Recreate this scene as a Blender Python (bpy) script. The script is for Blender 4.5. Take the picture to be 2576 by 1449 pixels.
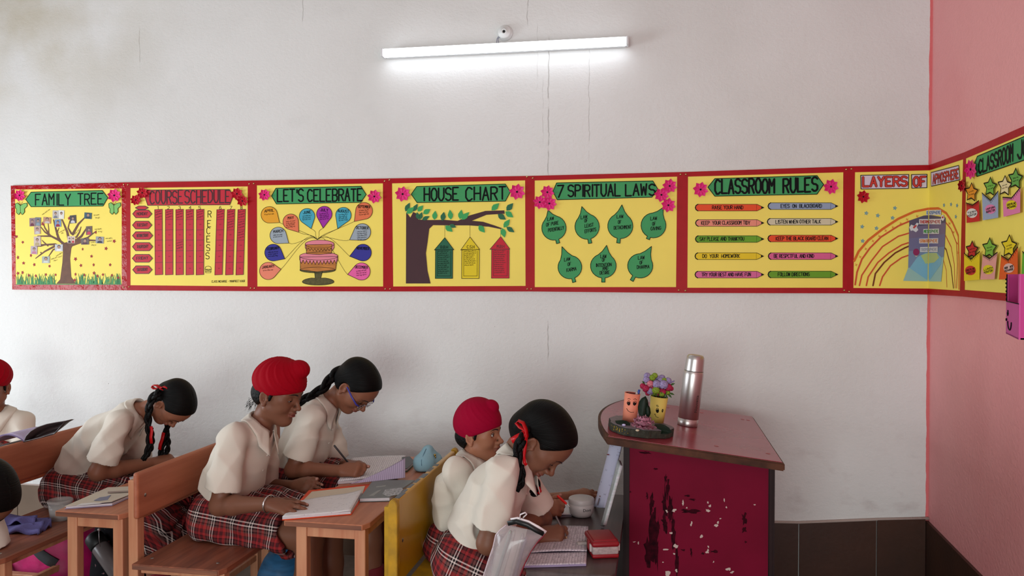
import bpy, bmesh, math, random
import numpy as np
from mathutils import Vector, Matrix
for o in list(bpy.data.objects):
    bpy.data.objects.remove(o)
SC = bpy.context.scene
COL = SC.collection
R_ = math.radians
rng = random.Random(7)

# ---------------------------------------------------------------- camera
H, D = 1.38, 3.7                      # eye height, distance to the long wall (wall plane y = 0)
FPX, YAW, PITCH, ROLL = 1994.4, 0.182515, -0.014759, 0.00134
_c, _s, _cp, _sp = math.cos(YAW), math.sin(YAW), math.cos(PITCH), math.sin(PITCH)
CR = np.array([_c, _s, 0.0])
_f0 = np.array([-_s, _c, 0.0]); _u0 = np.array([0, 0, 1.0])
CF = _f0 * _cp + _u0 * _sp
CU = _u0 * _cp - _f0 * _sp
cd = bpy.data.cameras.new('camera'); cam = bpy.data.objects.new('camera', cd); COL.objects.link(cam)
cd.sensor_fit = 'HORIZONTAL'; cd.sensor_width = 36.0; cd.lens = FPX / 2576 * 36.0
cd.clip_start = 0.02; cd.clip_end = 60
_cr, _sr = math.cos(ROLL), math.sin(ROLL)
_R2 = CR * _cr + CU * _sr; _U2 = CU * _cr - CR * _sr
M = Matrix([[_R2[0], _U2[0], -CF[0], 0], [_R2[1], _U2[1], -CF[1], -D], [_R2[2], _U2[2], -CF[2], H], [0, 0, 0, 1]])
cam.matrix_world = M
SC.camera = cam

def ray(u, v):
    x, y = u - 1288.0, v - 724.5
    x, y = x * _cr + y * _sr, -x * _sr + y * _cr
    return CR * x / FPX - CU * y / FPX + CF
def at(u, v, Y):                       # place measured at distance Y in front of the viewpoint
    r = ray(u, v); r = r / r[1] * Y
    return np.array([r[0], r[1] - D, r[2] + H])
def atz(u, v, z):
    r = ray(u, v); r = r / r[2] * (z - H)
    return np.array([r[0], r[1] - D, r[2] + H])
def atx(u, v, x):
    r = ray(u, v); r = r / r[0] * x
    return np.array([r[0], r[1] - D, r[2] + H])

# ---------------------------------------------------------------- light and exposure
SC.view_settings.view_transform = 'Standard'
SC.view_settings.look = 'None'
SC.view_settings.exposure = 0.15
SC.view_settings.gamma = 1.0
SC.view_settings.use_curve_mapping = False
SC.cycles.max_bounces = 5
SC.cycles.diffuse_bounces = 3
SC.cycles.glossy_bounces = 3
SC.cycles.transmission_bounces = 6
SC.cycles.transparent_max_bounces = 8
SC.cycles.caustics_reflective = False
SC.cycles.caustics_refractive = False
SC.cycles.sample_clamp_indirect = 6
SC.cycles.use_denoising = True
SC.cycles.adaptive_threshold = 0.025
w = bpy.data.worlds.new('World'); SC.world = w; w.use_nodes = True
w.node_tree.nodes['Background'].inputs[0].default_value = (0.75, 0.85, 1.0, 1)
w.node_tree.nodes['Background'].inputs[1].default_value = 0.6

def area(name, loc, target, sx, sy, power, col):
    l = bpy.data.lights.new(name, 'AREA'); l.shape = 'RECTANGLE'; l.size = sx; l.size_y = sy
    l.energy = power; l.color = col
    o = bpy.data.objects.new(name, l); COL.objects.link(o)
    o.location = loc
    d = Vector(target) - Vector(loc)
    o.rotation_euler = d.to_track_quat('-Z', 'Y').to_euler()
    return o
WL = -4.6                              # left wall of the room
XC = 1.1570                            # right wall of the room
area('window_daylight', (WL + 0.03, -2.0, 1.1), (0, -1.5, 0.85), 2.2, 1.1, 68, (0.88, 0.95, 1.0))
area('rear_fill_light', (-0.6, -6.6, 1.0), (0.2, 0, 0.7), 2.6, 1.5, 118, (0.93, 1.0, 0.985))  # fill lamp added behind the viewpoint to brighten the long wall

# ---------------------------------------------------------------- helpers
def lin(c):
    return tuple(((x / 255.0) / 12.92 if x / 255.0 <= 0.04045 else ((x / 255.0 + 0.055) / 1.055) ** 2.4) for x in c) + (1.0,)
MATS = {}
def mat(name, rgb, rough=0.6, metal=0.0, noise=0.0, nscale=8.0, bump=0.0, bscale=60.0, spec=0.5, coat=0.0, sheen=0.0,
        stretch=None, rgb2=None, sss=0.0, emit=0.0, alpha=1.0, trans=0.0, ior=1.45, detail=4.0):
    if name in MATS: return MATS[name]
    m = bpy.data.materials.new(name); MATS[name] = m; m.use_nodes = True
    nt = m.node_tree; b = nt.nodes['Principled BSDF']
    c = lin(rgb)
    b.inputs['Base Color'].default_value = c
    b.inputs['Roughness'].default_value = rough; b.inputs['Metallic'].default_value = metal
    b.inputs['Specular IOR Level'].default_value = spec
    b.inputs['Coat Weight'].default_value = coat; b.inputs['Coat Roughness'].default_value = 0.1
    b.inputs['Sheen Weight'].default_value = sheen
    b.inputs['Alpha'].default_value = alpha
    b.inputs['Transmission Weight'].default_value = trans; b.inputs['IOR'].default_value = ior
    if sss:
        b.inputs['Subsurface Weight'].default_value = sss
        b.inputs['Subsurface Radius'].default_value = (0.012, 0.005, 0.003); b.inputs['Subsurface Scale'].default_value = 1.0
    if emit:
        b.inputs['Emission Color'].default_value = c; b.inputs['Emission Strength'].default_value = emit
    tc = nt.nodes.new('ShaderNodeTexCoord'); vec = tc.outputs['Object']
    if stretch:
        mp = nt.nodes.new('ShaderNodeMapping'); mp.inputs['Scale'].default_value = stretch
        nt.links.new(vec, mp.inputs[0]); vec = mp.outputs[0]
    if noise or rgb2:
        n = nt.nodes.new('ShaderNodeTexNoise'); n.inputs['Scale'].default_value = nscale; n.inputs['Detail'].default_value = detail
        nt.links.new(vec, n.inputs['Vector'])
        rp = nt.nodes.new('ShaderNodeValToRGB')
        rp.color_ramp.elements[0].position = 0.35; rp.color_ramp.elements[1].position = 0.68
        c2 = lin(rgb2) if rgb2 else tuple(min(1, x * (1 - noise)) for x in c[:3]) + (1,)
        rp.color_ramp.elements[0].color = c; rp.color_ramp.elements[1].color = c2
        nt.links.new(n.outputs['Fac'], rp.inputs[0]); nt.links.new(rp.outputs[0], b.inputs['Base Color'])
    if bump:
        n = nt.nodes.new('ShaderNodeTexNoise'); n.inputs['Scale'].default_value = bscale; n.inputs['Detail'].default_value = 5
        nt.links.new(vec, n.inputs['Vector'])
        bp = nt.nodes.new('ShaderNodeBump'); bp.inputs['Strength'].default_value = bump; bp.inputs['Distance'].default_value = 0.01
        nt.links.new(n.outputs['Fac'], bp.inputs['Height']); nt.links.new(bp.outputs[0], b.inputs['Normal'])
    return m

def tag(o, label=None, cat=None, group=None, kind=None):
    if label: o['label'] = label
    if cat: o['category'] = cat
    if group: o['group'] = group
    if kind: o['kind'] = kind
    return o
def empty(name, loc, label=None, cat=None, group=None, rot=None):
    o = bpy.data.objects.new(name, None); COL.objects.link(o); o.location = loc
    o.empty_display_size = 0.05
    if rot is not None: o.rotation_euler = rot
    return tag(o, label, cat, group)
def wmat(o):
    m = Matrix.LocRotScale(o.location, o.rotation_euler, o.scale)
    return (wmat(o.parent) @ m) if o.parent else m
def link(name, me, m=None, parent=None, smooth=False, world=True):
    """one mesh object; mesh data is in world space (world=True) and is moved into the parent's space"""
    o = bpy.data.objects.new(name, me); COL.objects.link(o)
    if m: me.materials.append(m) if not isinstance(m, (list, tuple)) else [me.materials.append(x) for x in m]
    if smooth: me.polygons.foreach_set('use_smooth', [True] * len(me.polygons))
    if parent:
        o.parent = parent
        if world:
            me.transform(wmat(parent).inverted())
    elif world and len(me.vertices):
        # a top-level mesh: origin at its base centre
        n = len(me.vertices); co = np.empty(n * 3); me.vertices.foreach_get('co', co); co = co.reshape(-1, 3)
        c = (co.min(0) + co.max(0)) / 2; c[2] = co[:, 2].min()
        me.transform(Matrix.Translation(-Vector(c))); o.location = c
    return o
def fin(name, bm, m=None, parent=None, smooth=False):
    bmesh.ops.recalc_face_normals(bm, faces=bm.faces)
    me = bpy.data.meshes.new(name); bm.to_mesh(me); bm.free()
    return link(name, me, m, parent, smooth)
def V(p): return Vector((float(p[0]), float(p[1]), float(p[2])))

def box(bm, lo, hi, bev=0.0, rot=None, mi=0, seg=2):
    """axis box lo..hi, optional bevel, optional matrix"""
    lo, hi = np.array(lo, float), np.array(hi, float)
    g = bmesh.ops.create_cube(bm, size=1.0)
    vs = g['verts']
    c = (lo + hi) / 2; s = hi - lo
    for v in vs: v.co = Vector((v.co.x * s[0], v.co.y * s[1], v.co.z * s[2]))
    if bev:
        es = list({e for v in vs for e in v.link_edges})
        r = bmesh.ops.bevel(bm, geom=es, offset=bev, segments=seg, profile=0.5, affect='EDGES')
        vs = list({v for f in r['faces'] for v in f.verts} | {v for v in vs if v.is_valid})
    fs = {f for v in vs for f in v.link_faces}
    for f in fs: f.material_index = mi
    T = Matrix.Translation(V(c))
    if rot is not None: T = T @ rot.to_4x4()
    for v in vs: v.co = T @ v.co
    return vs
def frame_from(d, up=(0, 0, 1)):
    d = np.array(d, float); d /= np.linalg.norm(d)
    u = np.array(up, float)
    if abs(d @ u) > 0.98: u = np.array([1.0, 0, 0])
    a = np.cross(u, d); a /= np.linalg.norm(a)
    return a, np.cross(d, a), d
def tube(bm, pts, rad, n=10, cap=True, flat=None, mi=0, closed=False):
    """swept tube along pts with radius rad (scalar or list); flat = (wide, thin) factors"""
    pts = [np.array(p, float) for p in pts]; m = len(pts)
    rad = [rad] * m if np.isscalar(rad) else rad
    rings = []; pa = None
    for i, p in enumerate(pts):
        if closed: d = pts[(i + 1) % m] - pts[i - 1]
        else: d = pts[min(i + 1, m - 1)] - pts[max(i - 1, 0)]
        d = d / (np.linalg.norm(d) + 1e-12)
        if pa is None: a, b, _ = frame_from(d)
        else:
            a = pa - d * (pa @ d); a /= (np.linalg.norm(a) + 1e-12); b = np.cross(d, a)
        pa = a
        fa, fb = flat if flat else (1, 1)
        rings.append([bm.verts.new(V(p + rad[i] * (a * fa * math.cos(t) + b * fb * math.sin(t)))) for t in np.linspace(0, 2 * math.pi, n, endpoint=False)])
    k = m if closed else m - 1
    for i in range(k):
        r0, r1 = rings[i], rings[(i + 1) % m]
        for j in range(n):
            f = bm.faces.new((r0[j], r0[(j + 1) % n], r1[(j + 1) % n], r1[j])); f.material_index = mi; f.smooth = True
    if cap and not closed:
        bm.faces.new(rings[0][::-1]).material_index = mi; bm.faces.new(rings[-1]).material_index = mi
def lathe(bm, prof, c, axis=(0, 0, 1), n=32, mi=0, cap=True):
    """prof: list of (radius, height) along axis from c"""
    a, b, d = frame_from(axis); c = np.array(c, float); rings = []
    for r, h in prof:
        rings.append([bm.verts.new(V(c + d * h + r * (a * math.cos(t) + b * math.sin(t)))) for t in np.linspace(0, 2 * math.pi, n, endpoint=False)])
    for r0, r1 in zip(rings, rings[1:]):
        for j in range(n):
            f = bm.faces.new((r0[j], r0[(j + 1) % n], r1[(j + 1) % n], r1[j])); f.material_index = mi; f.smooth = True
    if cap:
        bm.faces.new(rings[0][::-1]).material_index = mi; bm.faces.new(rings[-1]).material_index = mi
def ball(bm, c, r, seg=10, sc=(1, 1, 1), R=None):
    g = bmesh.ops.create_uvsphere(bm, u_segments=seg, v_segments=max(4, seg * 2 // 3), radius=1.0)
    for v in g['verts']:
        q = np.array(v.co) * r * np.array(sc)
        if R is not None: q = R @ q
        v.co = V(q + np.array(c))
    for f in {f for v in g['verts'] for f in v.link_faces}: f.smooth = True
def prism(bm, pts, off):
    """extruded polygon; pts 3-D loop, off vector"""
    off = np.array(off, float)
    a = [bm.verts.new(V(p)) for p in pts]; b = [bm.verts.new(V(np.array(p) + off)) for p in pts]
    n = len(pts)
    bm.faces.new(a); bm.faces.new(b[::-1])
    for i in range(n): bm.faces.new((a[i], b[i], b[(i + 1) % n], a[(i + 1) % n]))
# ================================================================ the room
def plaster(name, rgb, rgb2, speck, cracks=False, bumpk=1.0, edge=None):
    m = bpy.data.materials.new(name); m.use_nodes = True; nt = m.node_tree; N = nt.nodes; L = nt.links
    b = N['Principled BSDF']; b.inputs['Roughness'].default_value = 0.75; b.inputs['Specular IOR Level'].default_value = 0.25
    g = N.new('ShaderNodeNewGeometry'); pos = g.outputs['Position']
    def noise(sc, det=4, stretch=None):
        n = N.new('ShaderNodeTexNoise'); n.inputs['Scale'].default_value = sc; n.inputs['Detail'].default_value = det
        v = pos
        if stretch:
            mp = N.new('ShaderNodeMapping'); mp.inputs['Scale'].default_value = stretch; L.new(pos, mp.inputs[0]); v = mp.outputs[0]
        L.new(v, n.inputs['Vector']); return n.outputs['Fac']
    def math_(op, a, bb=None, c=None):
        n = N.new('ShaderNodeMath'); n.operation = op
        for i, x in enumerate((a, bb, c)):
            if x is None: continue
            if isinstance(x, (int, float)): n.inputs[i].default_value = x
            else: L.new(x, n.inputs[i])
        return n.outputs[0]
    def mapr(x, a, bb, lo=0.0, hi=1.0):
        n = N.new('ShaderNodeMapRange'); L.new(x, n.inputs[0])
        n.inputs[1].default_value = a; n.inputs[2].default_value = bb; n.inputs[3].default_value = lo; n.inputs[4].default_value = hi
        return n.outputs[0]
    def mix(f, a, bb):
        n = N.new('ShaderNodeMix'); n.data_type = 'RGBA'
        L.new(f, n.inputs[0])
        for i, x in ((6, a), (7, bb)):
            if isinstance(x, tuple): n.inputs[i].default_value = x
            else: L.new(x, n.inputs[i])
        return n.outputs[2]
    col = mix(mapr(noise(1.3, 5), 0.42, 0.72), lin(rgb), lin(rgb2))
    smear = mapr(noise(6, 6, (0.8, 1, 1.1)), 0.6, 0.8, 0, 0.14)
    col = mix(smear, col, lin(tuple(x * 0.84 for x in rgb)))
    # small dents and dirt specks
    vo = N.new('ShaderNodeTexVoronoi'); vo.inputs['Scale'].default_value = 11; L.new(pos, vo.inputs['Vector'])
    gate = mapr(noise(2.1, 2), 0.5, 0.62)
    sp = math_('MULTIPLY', mapr(math_('ADD', vo.outputs['Distance'], math_('MULTIPLY', noise(50, 3), 0.12)), 0.06, 0.085, 1, 0), gate)
    col = mix(math_('MULTIPLY', sp, speck), col, lin((120, 105, 100)))
    sx = N.new('ShaderNodeSeparateXYZ'); L.new(pos, sx.inputs[0])
    h = math_('ADD', math_('MULTIPLY', noise(52, 6, (1, 1, 1.4)), 0.6), math_('MULTIPLY', noise(140, 3), 0.25))
    h = math_('SUBTRACT', h, math_('MULTIPLY', sp, 0.3))
    if cracks:
        wob = math_('MULTIPLY', math_('SUBTRACT', noise(14, 3, (0.01, 1, 1)), 0.5), 0.02)
        for x0, z0, z1, wd, k in CRACKS:
            dx = math_('ABSOLUTE', math_('SUBTRACT', math_('ADD', sx.outputs[0], wob), x0))
            f = mapr(dx, wd * 0.25, wd * 0.8, 1, 0)
            f = math_('MULTIPLY', f, mapr(sx.outputs[2], z0 - 0.02, z0 + 0.02))
            f = math_('MULTIPLY', f, mapr(sx.outputs[2], z1 - 0.02, z1 + 0.02, 1, 0))
            f = math_('MULTIPLY', f, mapr(noise(17 + x0, 2), 0.35, 0.5))
            col = mix(math_('MULTIPLY', f, k * 0.6), col, lin((128, 120, 114)))
            h = math_('SUBTRACT', h, math_('MULTIPLY', f, 0.15))
        # yellowish damp patch high on the left, scuffed dirt low on the wall
        f = math_('MULTIPLY', mapr(sx.outputs[0], -2.3, -3.3), mapr(sx.outputs[2], 2.1, 2.6))
        f = math_('MULTIPLY', f, mapr(noise(2.6, 6), 0.35, 0.6, 0, 0.6))
        col = mix(f, col, lin((196, 186, 160)))
        f = math_('MULTIPLY', mapr(sx.outputs[2], 1.0, 0.4), mapr(noise(9, 7, (1, 1, 1.6)), 0.54, 0.8, 0, 0.4))
        col = mix(f, col, lin((178, 160, 158)))
    if edge:
        f = math_('GREATER_THAN', math_('ADD', sx.outputs[0], math_('MULTIPLY', noise(9, 4), 0.016)), edge)
        col = mix(f, col, lin((226, 120, 122)))
    L.new(col, b.inputs['Base Color'])
    bp = N.new('ShaderNodeBump'); bp.inputs['Strength'].default_value = 0.55 * bumpk; bp.inputs['Distance'].default_value = 0.009
    L.new(h, bp.inputs['Height']); L.new(bp.outputs[0], b.inputs['Normal'])
    return m
def wall_x(u, v): return float(at(u, v, D)[0])
def wall_z(u, v): return float(at(u, v, D)[2])
CRACKS = [(wall_x(1380, 300), wall_z(1380, 440), wall_z(1380, 100), 0.0045, 0.8), (wall_x(1379, 840), wall_z(1379, 900), wall_z(1379, 800), 0.0045, 0.8),
          (wall_x(1482, 300), wall_z(1482, 400), wall_z(1482, 120), 0.0035, 0.5), (wall_x(1352, 130), wall_z(1352, 220), wall_z(1352, 60), 0.003, 0.4),
          (wall_x(1328, 20), wall_z(1328, 60), wall_z(1328, -20), 0.004, 0.7), (wall_x(352, 110), wall_z(352, 165), wall_z(352, 75), 0.004, 0.7),
          (wall_x(762, 20), wall_z(762, 60), wall_z(762, -20), 0.004, 0.6), (wall_x(1366, 300), wall_z(1366, 360), wall_z(1366, 200), 0.0025, 0.4)]
M_WALL = plaster('white_plaster', (231, 231, 229), (219, 218, 215), 0.75, True, 0.7, XC - 0.004)
M_PINK = plaster('pink_plaster', (242, 168, 168), (234, 152, 154), 0.5, False, 0.8)
M_PLAIN = plaster('plain_plaster', (205, 200, 195), (196, 190, 186), 0.2)
YF, ZC = -6.8, 3.3
def struct(name, boxes, m):
    bm = bmesh.new()
    for lo, hi in boxes: box(bm, lo, hi)
    return tag(fin(name, bm, m), kind='structure')
struct('wall_back', [((WL - 0.1, 0, 0), (XC + 0.1, 0.12, ZC))], M_WALL)
struct('wall_right', [((XC, YF, 0), (XC + 0.12, 0, ZC))], M_PINK)
struct('wall_left', [((WL - 0.12, YF, 0), (WL, -3.15, ZC)), ((WL - 0.12, -0.8, 0), (WL, 0, ZC)), ((WL - 0.12, -3.15, 0), (WL, -0.8, 0.45)), ((WL - 0.12, -3.15, 1.75), (WL, -0.8, ZC))], M_PLAIN)
struct('wall_front', [((WL, YF - 0.12, 0), (-2.3, YF, ZC)), ((0.5, YF - 0.12, 0), (XC, YF, ZC)), ((-2.3, YF - 0.12, 0), (0.5, YF, 0.2)), ((-2.3, YF - 0.12, 1.85), (0.5, YF, ZC))], M_PLAIN)
struct('floor', [((WL, YF, -0.1), (XC, 0, 0))], mat('terrazzo_floor', (122, 112, 104), 0.45, noise=0.2, nscale=30))
struct('ceiling', [((WL, YF, ZC), (XC, 0, ZC + 0.1))], mat('white_ceiling', (215, 213, 210), 0.8))
m_steel_paint = mat('window_frame_paint', (120, 118, 112), 0.5)
struct('window_1', [((WL - 0.08, -3.15, z), (WL - 0.03, -0.8, z + 0.04)) for z in (0.45, 1.1, 1.71)] + [((WL - 0.08, y, 0.45), (WL - 0.03, y + 0.04, 1.75)) for y in (-3.15, -2.4, -1.6, -0.84)], m_steel_paint)
struct('rear_fill_window', [((-2.3, YF - 0.08, z), (0.5, YF - 0.03, z + 0.04)) for z in (0.2, 1.81)] + [((x, YF - 0.08, 0.2), (x + 0.04, YF - 0.03, 1.85)) for x in (-2.3, -1.4, -0.5, 0.46)], m_steel_paint)  # unseen window frame, added around the rear fill lamp

# dado of stone tiles: window light painted left, shade painted on the rising right run
def dado(name, segs, m, axis='x'):
    bm = bmesh.new()
    for a, b_, za, zb in segs:
        g = 0.002
        if axis == 'x': pts = [(a + g, 0, 0), (b_ - g, 0, 0), (b_ - g, 0, zb), (a + g, 0, za)]; off = (0, -0.012, 0)
        else: pts = [(XC, a - g, 0), (XC, b_ + g, 0), (XC, b_ + g, zb), (XC, a - g, za)]; off = (-0.012, 0, 0)
        prism(bm, pts, off)
    return tag(fin(name, bm, m), kind='structure')
m_tile_lit = mat('lit_stone_tile', (126, 106, 90), 0.35, noise=0.18, nscale=5, bump=0.05)
m_tile_shade = mat('shaded_stone_tile', (66, 36, 22), 0.4, noise=0.35, nscale=4, bump=0.05)
zt = lambda x: 0.258 if x < 0.35 else 0.258 + (x - 0.35) / (XC - 0.35) * 0.071
dado('baseboard_back', [(x, min(x + 0.61, 0.05), 0.258, 0.258) for x in np.arange(WL, 0.0, 0.61)], m_tile_lit)
dado('baseboard_back_right', [(0.05, 0.62, 0.258, 0.28), (0.62, 0.945, 0.28, 0.312), (0.945, XC - 0.013, 0.316, 0.331)], m_tile_shade)
dado('baseboard_right', [(-0.0, -0.62, 0.322, 0.300), (-0.62, -1.24, 0.300, 0.290), (-1.24, -2.4, 0.290, 0.285)], m_tile_shade, 'y')
# mortar bead along the dado tops
bm = bmesh.new()
tube(bm, [(0.05, -0.006, 0.26), (0.62, -0.006, 0.283), (0.945, -0.006, 0.316), (XC, -0.006, 0.333)], 0.007, 6)
tube(bm, [(WL, -0.006, 0.26), (0.05, -0.006, 0.26)], 0.005, 6)
tag(fin('trim_1', bm, mat('mortar', (176, 158, 150), 0.9, bump=0.4)), kind='structure')

# tube lamp on the wall
p0, p1 = at(960, 134, D - 0.055), at(1582, 103, D - 0.055)
lamp = empty('tube_lamp', ((p0 + p1) / 2 + np.array([0, 0.055, 0])), 'lit white tube lamp mounted on the wall above the yellow charts', 'lamp')
d = (p1 - p0); L_ = np.linalg.norm(d); dx = d / L_
up = np.cross(dx, [0, 1, 0]); up = up if up[2] > 0 else -up
RM = Matrix([[dx[0], 0, up[0]], [dx[1], 1, up[1]], [dx[2], 0, up[2]]])
c = (p0 + p1) / 2
bm = bmesh.new(); box(bm, c - [L_ / 2 - 0.012, 0.019, 0.019], c + [L_ / 2 - 0.012, 0.019, 0.017], 0.008, RM, seg=3)
for v in bm.verts: pass
fin('diffuser', bm, mat('lamp_diffuser', (240, 247, 255), 0.4, emit=5.0), lamp, True)
for sgn in (-1, 1):
    q = c + dx * sgn * (L_ / 2 - 0.006)
    bm = bmesh.new(); box(bm, q - [0.006, 0.0195, 0.0195], q + [0.006, 0.03, 0.0195], 0.004, RM)
    fin('end_cap', bm, mat('lamp_cap_white', (228, 230, 232), 0.4), lamp)
bm = bmesh.new(); box(bm, c + [-L_ / 2 + 0.012, 0.020, -0.016], c + [L_ / 2 - 0.012, 0.050, 0.016], 0.003, RM)
fin('batten', bm, mat('lamp_cap_white', (228, 230, 232), 0.4), lamp)
bm = bmesh.new(); box(bm, c + [-L_ / 2 + 0.012, -0.004, 0.0168], c + [L_ / 2 - 0.012, 0.050, 0.0196], 0.001, RM)
fin('top_cover', bm, mat('lamp_cap_white', (228, 230, 232), 0.4), lamp)
# round ceiling rose above it
rc = at(1271, 84, D)
rose = empty('wall_rose', rc, 'round white plastic wiring rose on the wall just above the tube lamp', 'wiring rose')
mw = mat('white_plastic', (226, 226, 224), 0.4)
bm = bmesh.new(); lathe(bm, [(0.0365, 0), (0.0375, 0.006), (0.035, 0.010), (0.032, 0.012), (0.031, 0.026), (0.028, 0.030), (0.014, 0.030), (0.013, 0.036), (0.0085, 0.036), (0.008, 0.031)], rc, (0, -1, 0), 36)
fin('rose_body', bm, mw, rose, True)
bm = bmesh.new(); lathe(bm, [(0.0065, 0.031), (0.0065, 0.0325)], rc, (0, -1, 0), 16)
fin('cord_hole', bm, mat('black_plastic', (14, 14, 15), 0.5), rose)
for k in range(2):
    bm = bmesh.new(); a = at(1254 + 4 * k, 92, D - 0.012)
    tube(bm, [a, a + [-0.006 - 0.003 * k, -0.006, -0.012], at(1249 + 5 * k, 107, D - 0.02), at(1252 + 5 * k, 118, D - 0.03)], 0.0014, 6)
    fin('wire', bm, mat('grey_wire', (120, 122, 150), 0.5), rose)
# ================================================================ hand-made charts on the walls
c1 = lambda x, y: (x / 3.903, 430 + y / 3.903)
c2 = lambda x, y: (620 + x / 3.578, 430 + y / 3.578)
c3 = lambda x, y: (1300 + x / 2.995, 410 + y / 2.995)
c4 = lambda x, y: (2100 + x / 2.498, 280 + y / 2.498)
BT = 0.012                             # board thickness
def W3(p, w=0.0):
    """a spot on the chart band: on the long wall, or round the corner on the pink wall"""
    q = at(p[0], p[1], D - BT - w)
    if q[0] > XC - BT - w: q = atx(p[0], p[1], XC - BT - w)
    return q
def right_wall(p): return at(p[0], p[1], D - BT)[0] > XC - BT
def nrm(p): return np.array([-1.0, 0, 0]) if right_wall(p) else np.array([0, -1.0, 0])
G = {}
def flat(bm, pts, w, mi=0):
    vs = [bm.verts.new(V(W3(p, w))) for p in pts]
    n = len(vs)
    es = []
    f = bm.faces.new(vs)
    f.normal_update(); want = nrm(pts[0])
    if f.normal.dot(V(want)) < 0: f.normal_flip()
    f.material_index = mi
    r = bmesh.ops.triangulate(bm, faces=[f])
    for f in r['faces']: f.material_index = mi
_lift = [0]
def lift():
    _lift[0] = (_lift[0] + 1) % 29; return _lift[0] * 1.3e-5
def ribbon(bm, pts, wid, w, mi=0, taper=None, _r=0):
    """pen or paint stroke along pts (measured spots), wid metres"""
    sd = [right_wall(p) for p in pts]
    for i in range(len(pts) - 1):
        if sd[i] != sd[i + 1] and _r < 3:           # the stroke turns the wall corner
            a, b = pts[i], pts[i + 1]; k = 1.0 if sd[i + 1] else -1.0
            s = min(1, max(0, (foldu(a[1]) - a[0]) / ((b[0] - a[0]) or 1e-6))); v = a[1] + (b[1] - a[1]) * s; u = foldu(v)
            if i or abs(a[0] - u) > 1.0: ribbon(bm, list(pts[:i + 1]) + [(u + .9 if k < 0 else u - .5 - w * 600, v)], wid, w, mi, None, _r + 1)
            if i + 2 < len(pts) or abs(b[0] - u) > 1.0: ribbon(bm, [(u + .9 if k > 0 else u - .5 - w * 600, v)] + list(pts[i + 1:]), wid, w, mi, None, _r + 1)
            return
    P = [W3(p, w) for p in pts]
    n = nrm(pts[0])
    m = len(P)
    ws = [wid * (1 if taper is None else (1 + (taper - 1) * i / max(1, m - 1))) for i in range(m)]
    for i in range(m - 1):
        d = P[i + 1] - P[i]; L = np.linalg.norm(d)
        if L < 1e-6: continue
        s = np.cross(d / L, n)
        up_ = n * lift(); q = [P[i] + s * ws[i] / 2 + up_, P[i + 1] + s * ws[i + 1] / 2 + up_, P[i + 1] - s * ws[i + 1] / 2 + up_, P[i] - s * ws[i] / 2 + up_]
        f = bm.faces.new([bm.verts.new(V(x)) for x in q]); f.material_index = mi
        f.normal_update()
        if f.normal.dot(V(n)) < 0: f.normal_flip()
    for i in range(m):                  # round joints and ends
        a, b = frame_from(n)[:2]
        up_ = n * lift(); vs = [bm.verts.new(V(P[i] + up_ + ws[i] / 2 * (a * math.cos(t) + b * math.sin(t)))) for t in np.linspace(0, 2 * math.pi, 7, endpoint=False)]
        f = bm.faces.new(vs); f.material_index = mi
        f.normal_update()
        if f.normal.dot(V(n)) < 0: f.normal_flip()
def finp(name, bm, m, parent):
    me = bpy.data.meshes.new(name); bm.to_mesh(me); bm.free()
    return link(name, me, m, parent)
FONT = {'A': '00 38 60|13 53', 'B': '00 08 48 67 65 44 04|44 63 61 40 00', 'C': '67 48 28 06 02 20 40 61', 'D': '00 08 38 66 62 30 00',
 'E': '68 08 00 60|04 44', 'F': '68 08 00|04 44', 'G': '67 48 28 06 02 20 40 62 64 44', 'H': '08 00|68 60|04 64', 'I': '18 10', 'J': '58 52 40 20 02',
 'K': '08 00|68 04 60', 'L': '08 00 60', 'M': '00 08 34 68 60', 'N': '00 08 60 68', 'O': '28 06 02 20 40 62 66 48 28', 'P': '00 08 48 67 65 44 04',
 'Q': '28 06 02 20 40 62 66 48 28|42 60', 'R': '00 08 48 67 65 44 04|34 60', 'S': '67 48 28 07 05 24 44 63 61 40 20 01', 'T': '08 68|38 30',
 'U': '08 02 20 40 62 68', 'V': '08 30 68', 'W': '08 10 36 50 68', 'X': '08 60|68 00', 'Y': '08 34 68|34 30', 'Z': '08 68 00 60',
 '1': '17 28 20', '2': '07 28 48 66 64 00 60', '3': '07 28 48 66 44|44 63 61 40 20 01', '4': '50 58 03 63', '5': '68 08 05 45 63 61 40 01',
 '6': '57 28 03 01 20 40 61 63 44 04', '7': '08 68 10', '8': '24 06 28 48 66 44 24 02 20 40 62 44', "'": '18 16', '-': '04 54', '.': '10 11',
 '"': '27 24|57 54'}
ADV = {'I': 3, "'": 3, '.': 3, ' ': 4.5, 'M': 9, 'W': 9, '1': 5, 'J': 7.5}
def adv(ch): return ADV.get(ch, 8.2)
def lettering(bm, s, p0, p1, h, wid, w, mi=0, jit=0.0, up=None):
    """hand lettering between two measured spots, capital height h (pixels of the survey), pen width wid"""
    p0, p1 = np.array(p0, float), np.array(p1, float)
    tot = sum(adv(c) for c in s) - 2.2
    d = (p1 - p0) / max(tot, 1)
    u = np.array(up, float) if up is not None else np.array([0.0, -1.0])
    x = 0.0
    for ch in s:
        g = FONT.get(ch.upper())
        if g:
            j = rng.uniform(-jit, jit) * h; k = 1 + rng.uniform(-jit, jit)
            for st in g.split('|'):
                pts = [p0 + d * (x + int(q[0])) + u * (int(q[1]) / 8 * h * k + j) for q in st.split()]
                ribbon(bm, pts, wid, w, mi)
        x += adv(ch)
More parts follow.
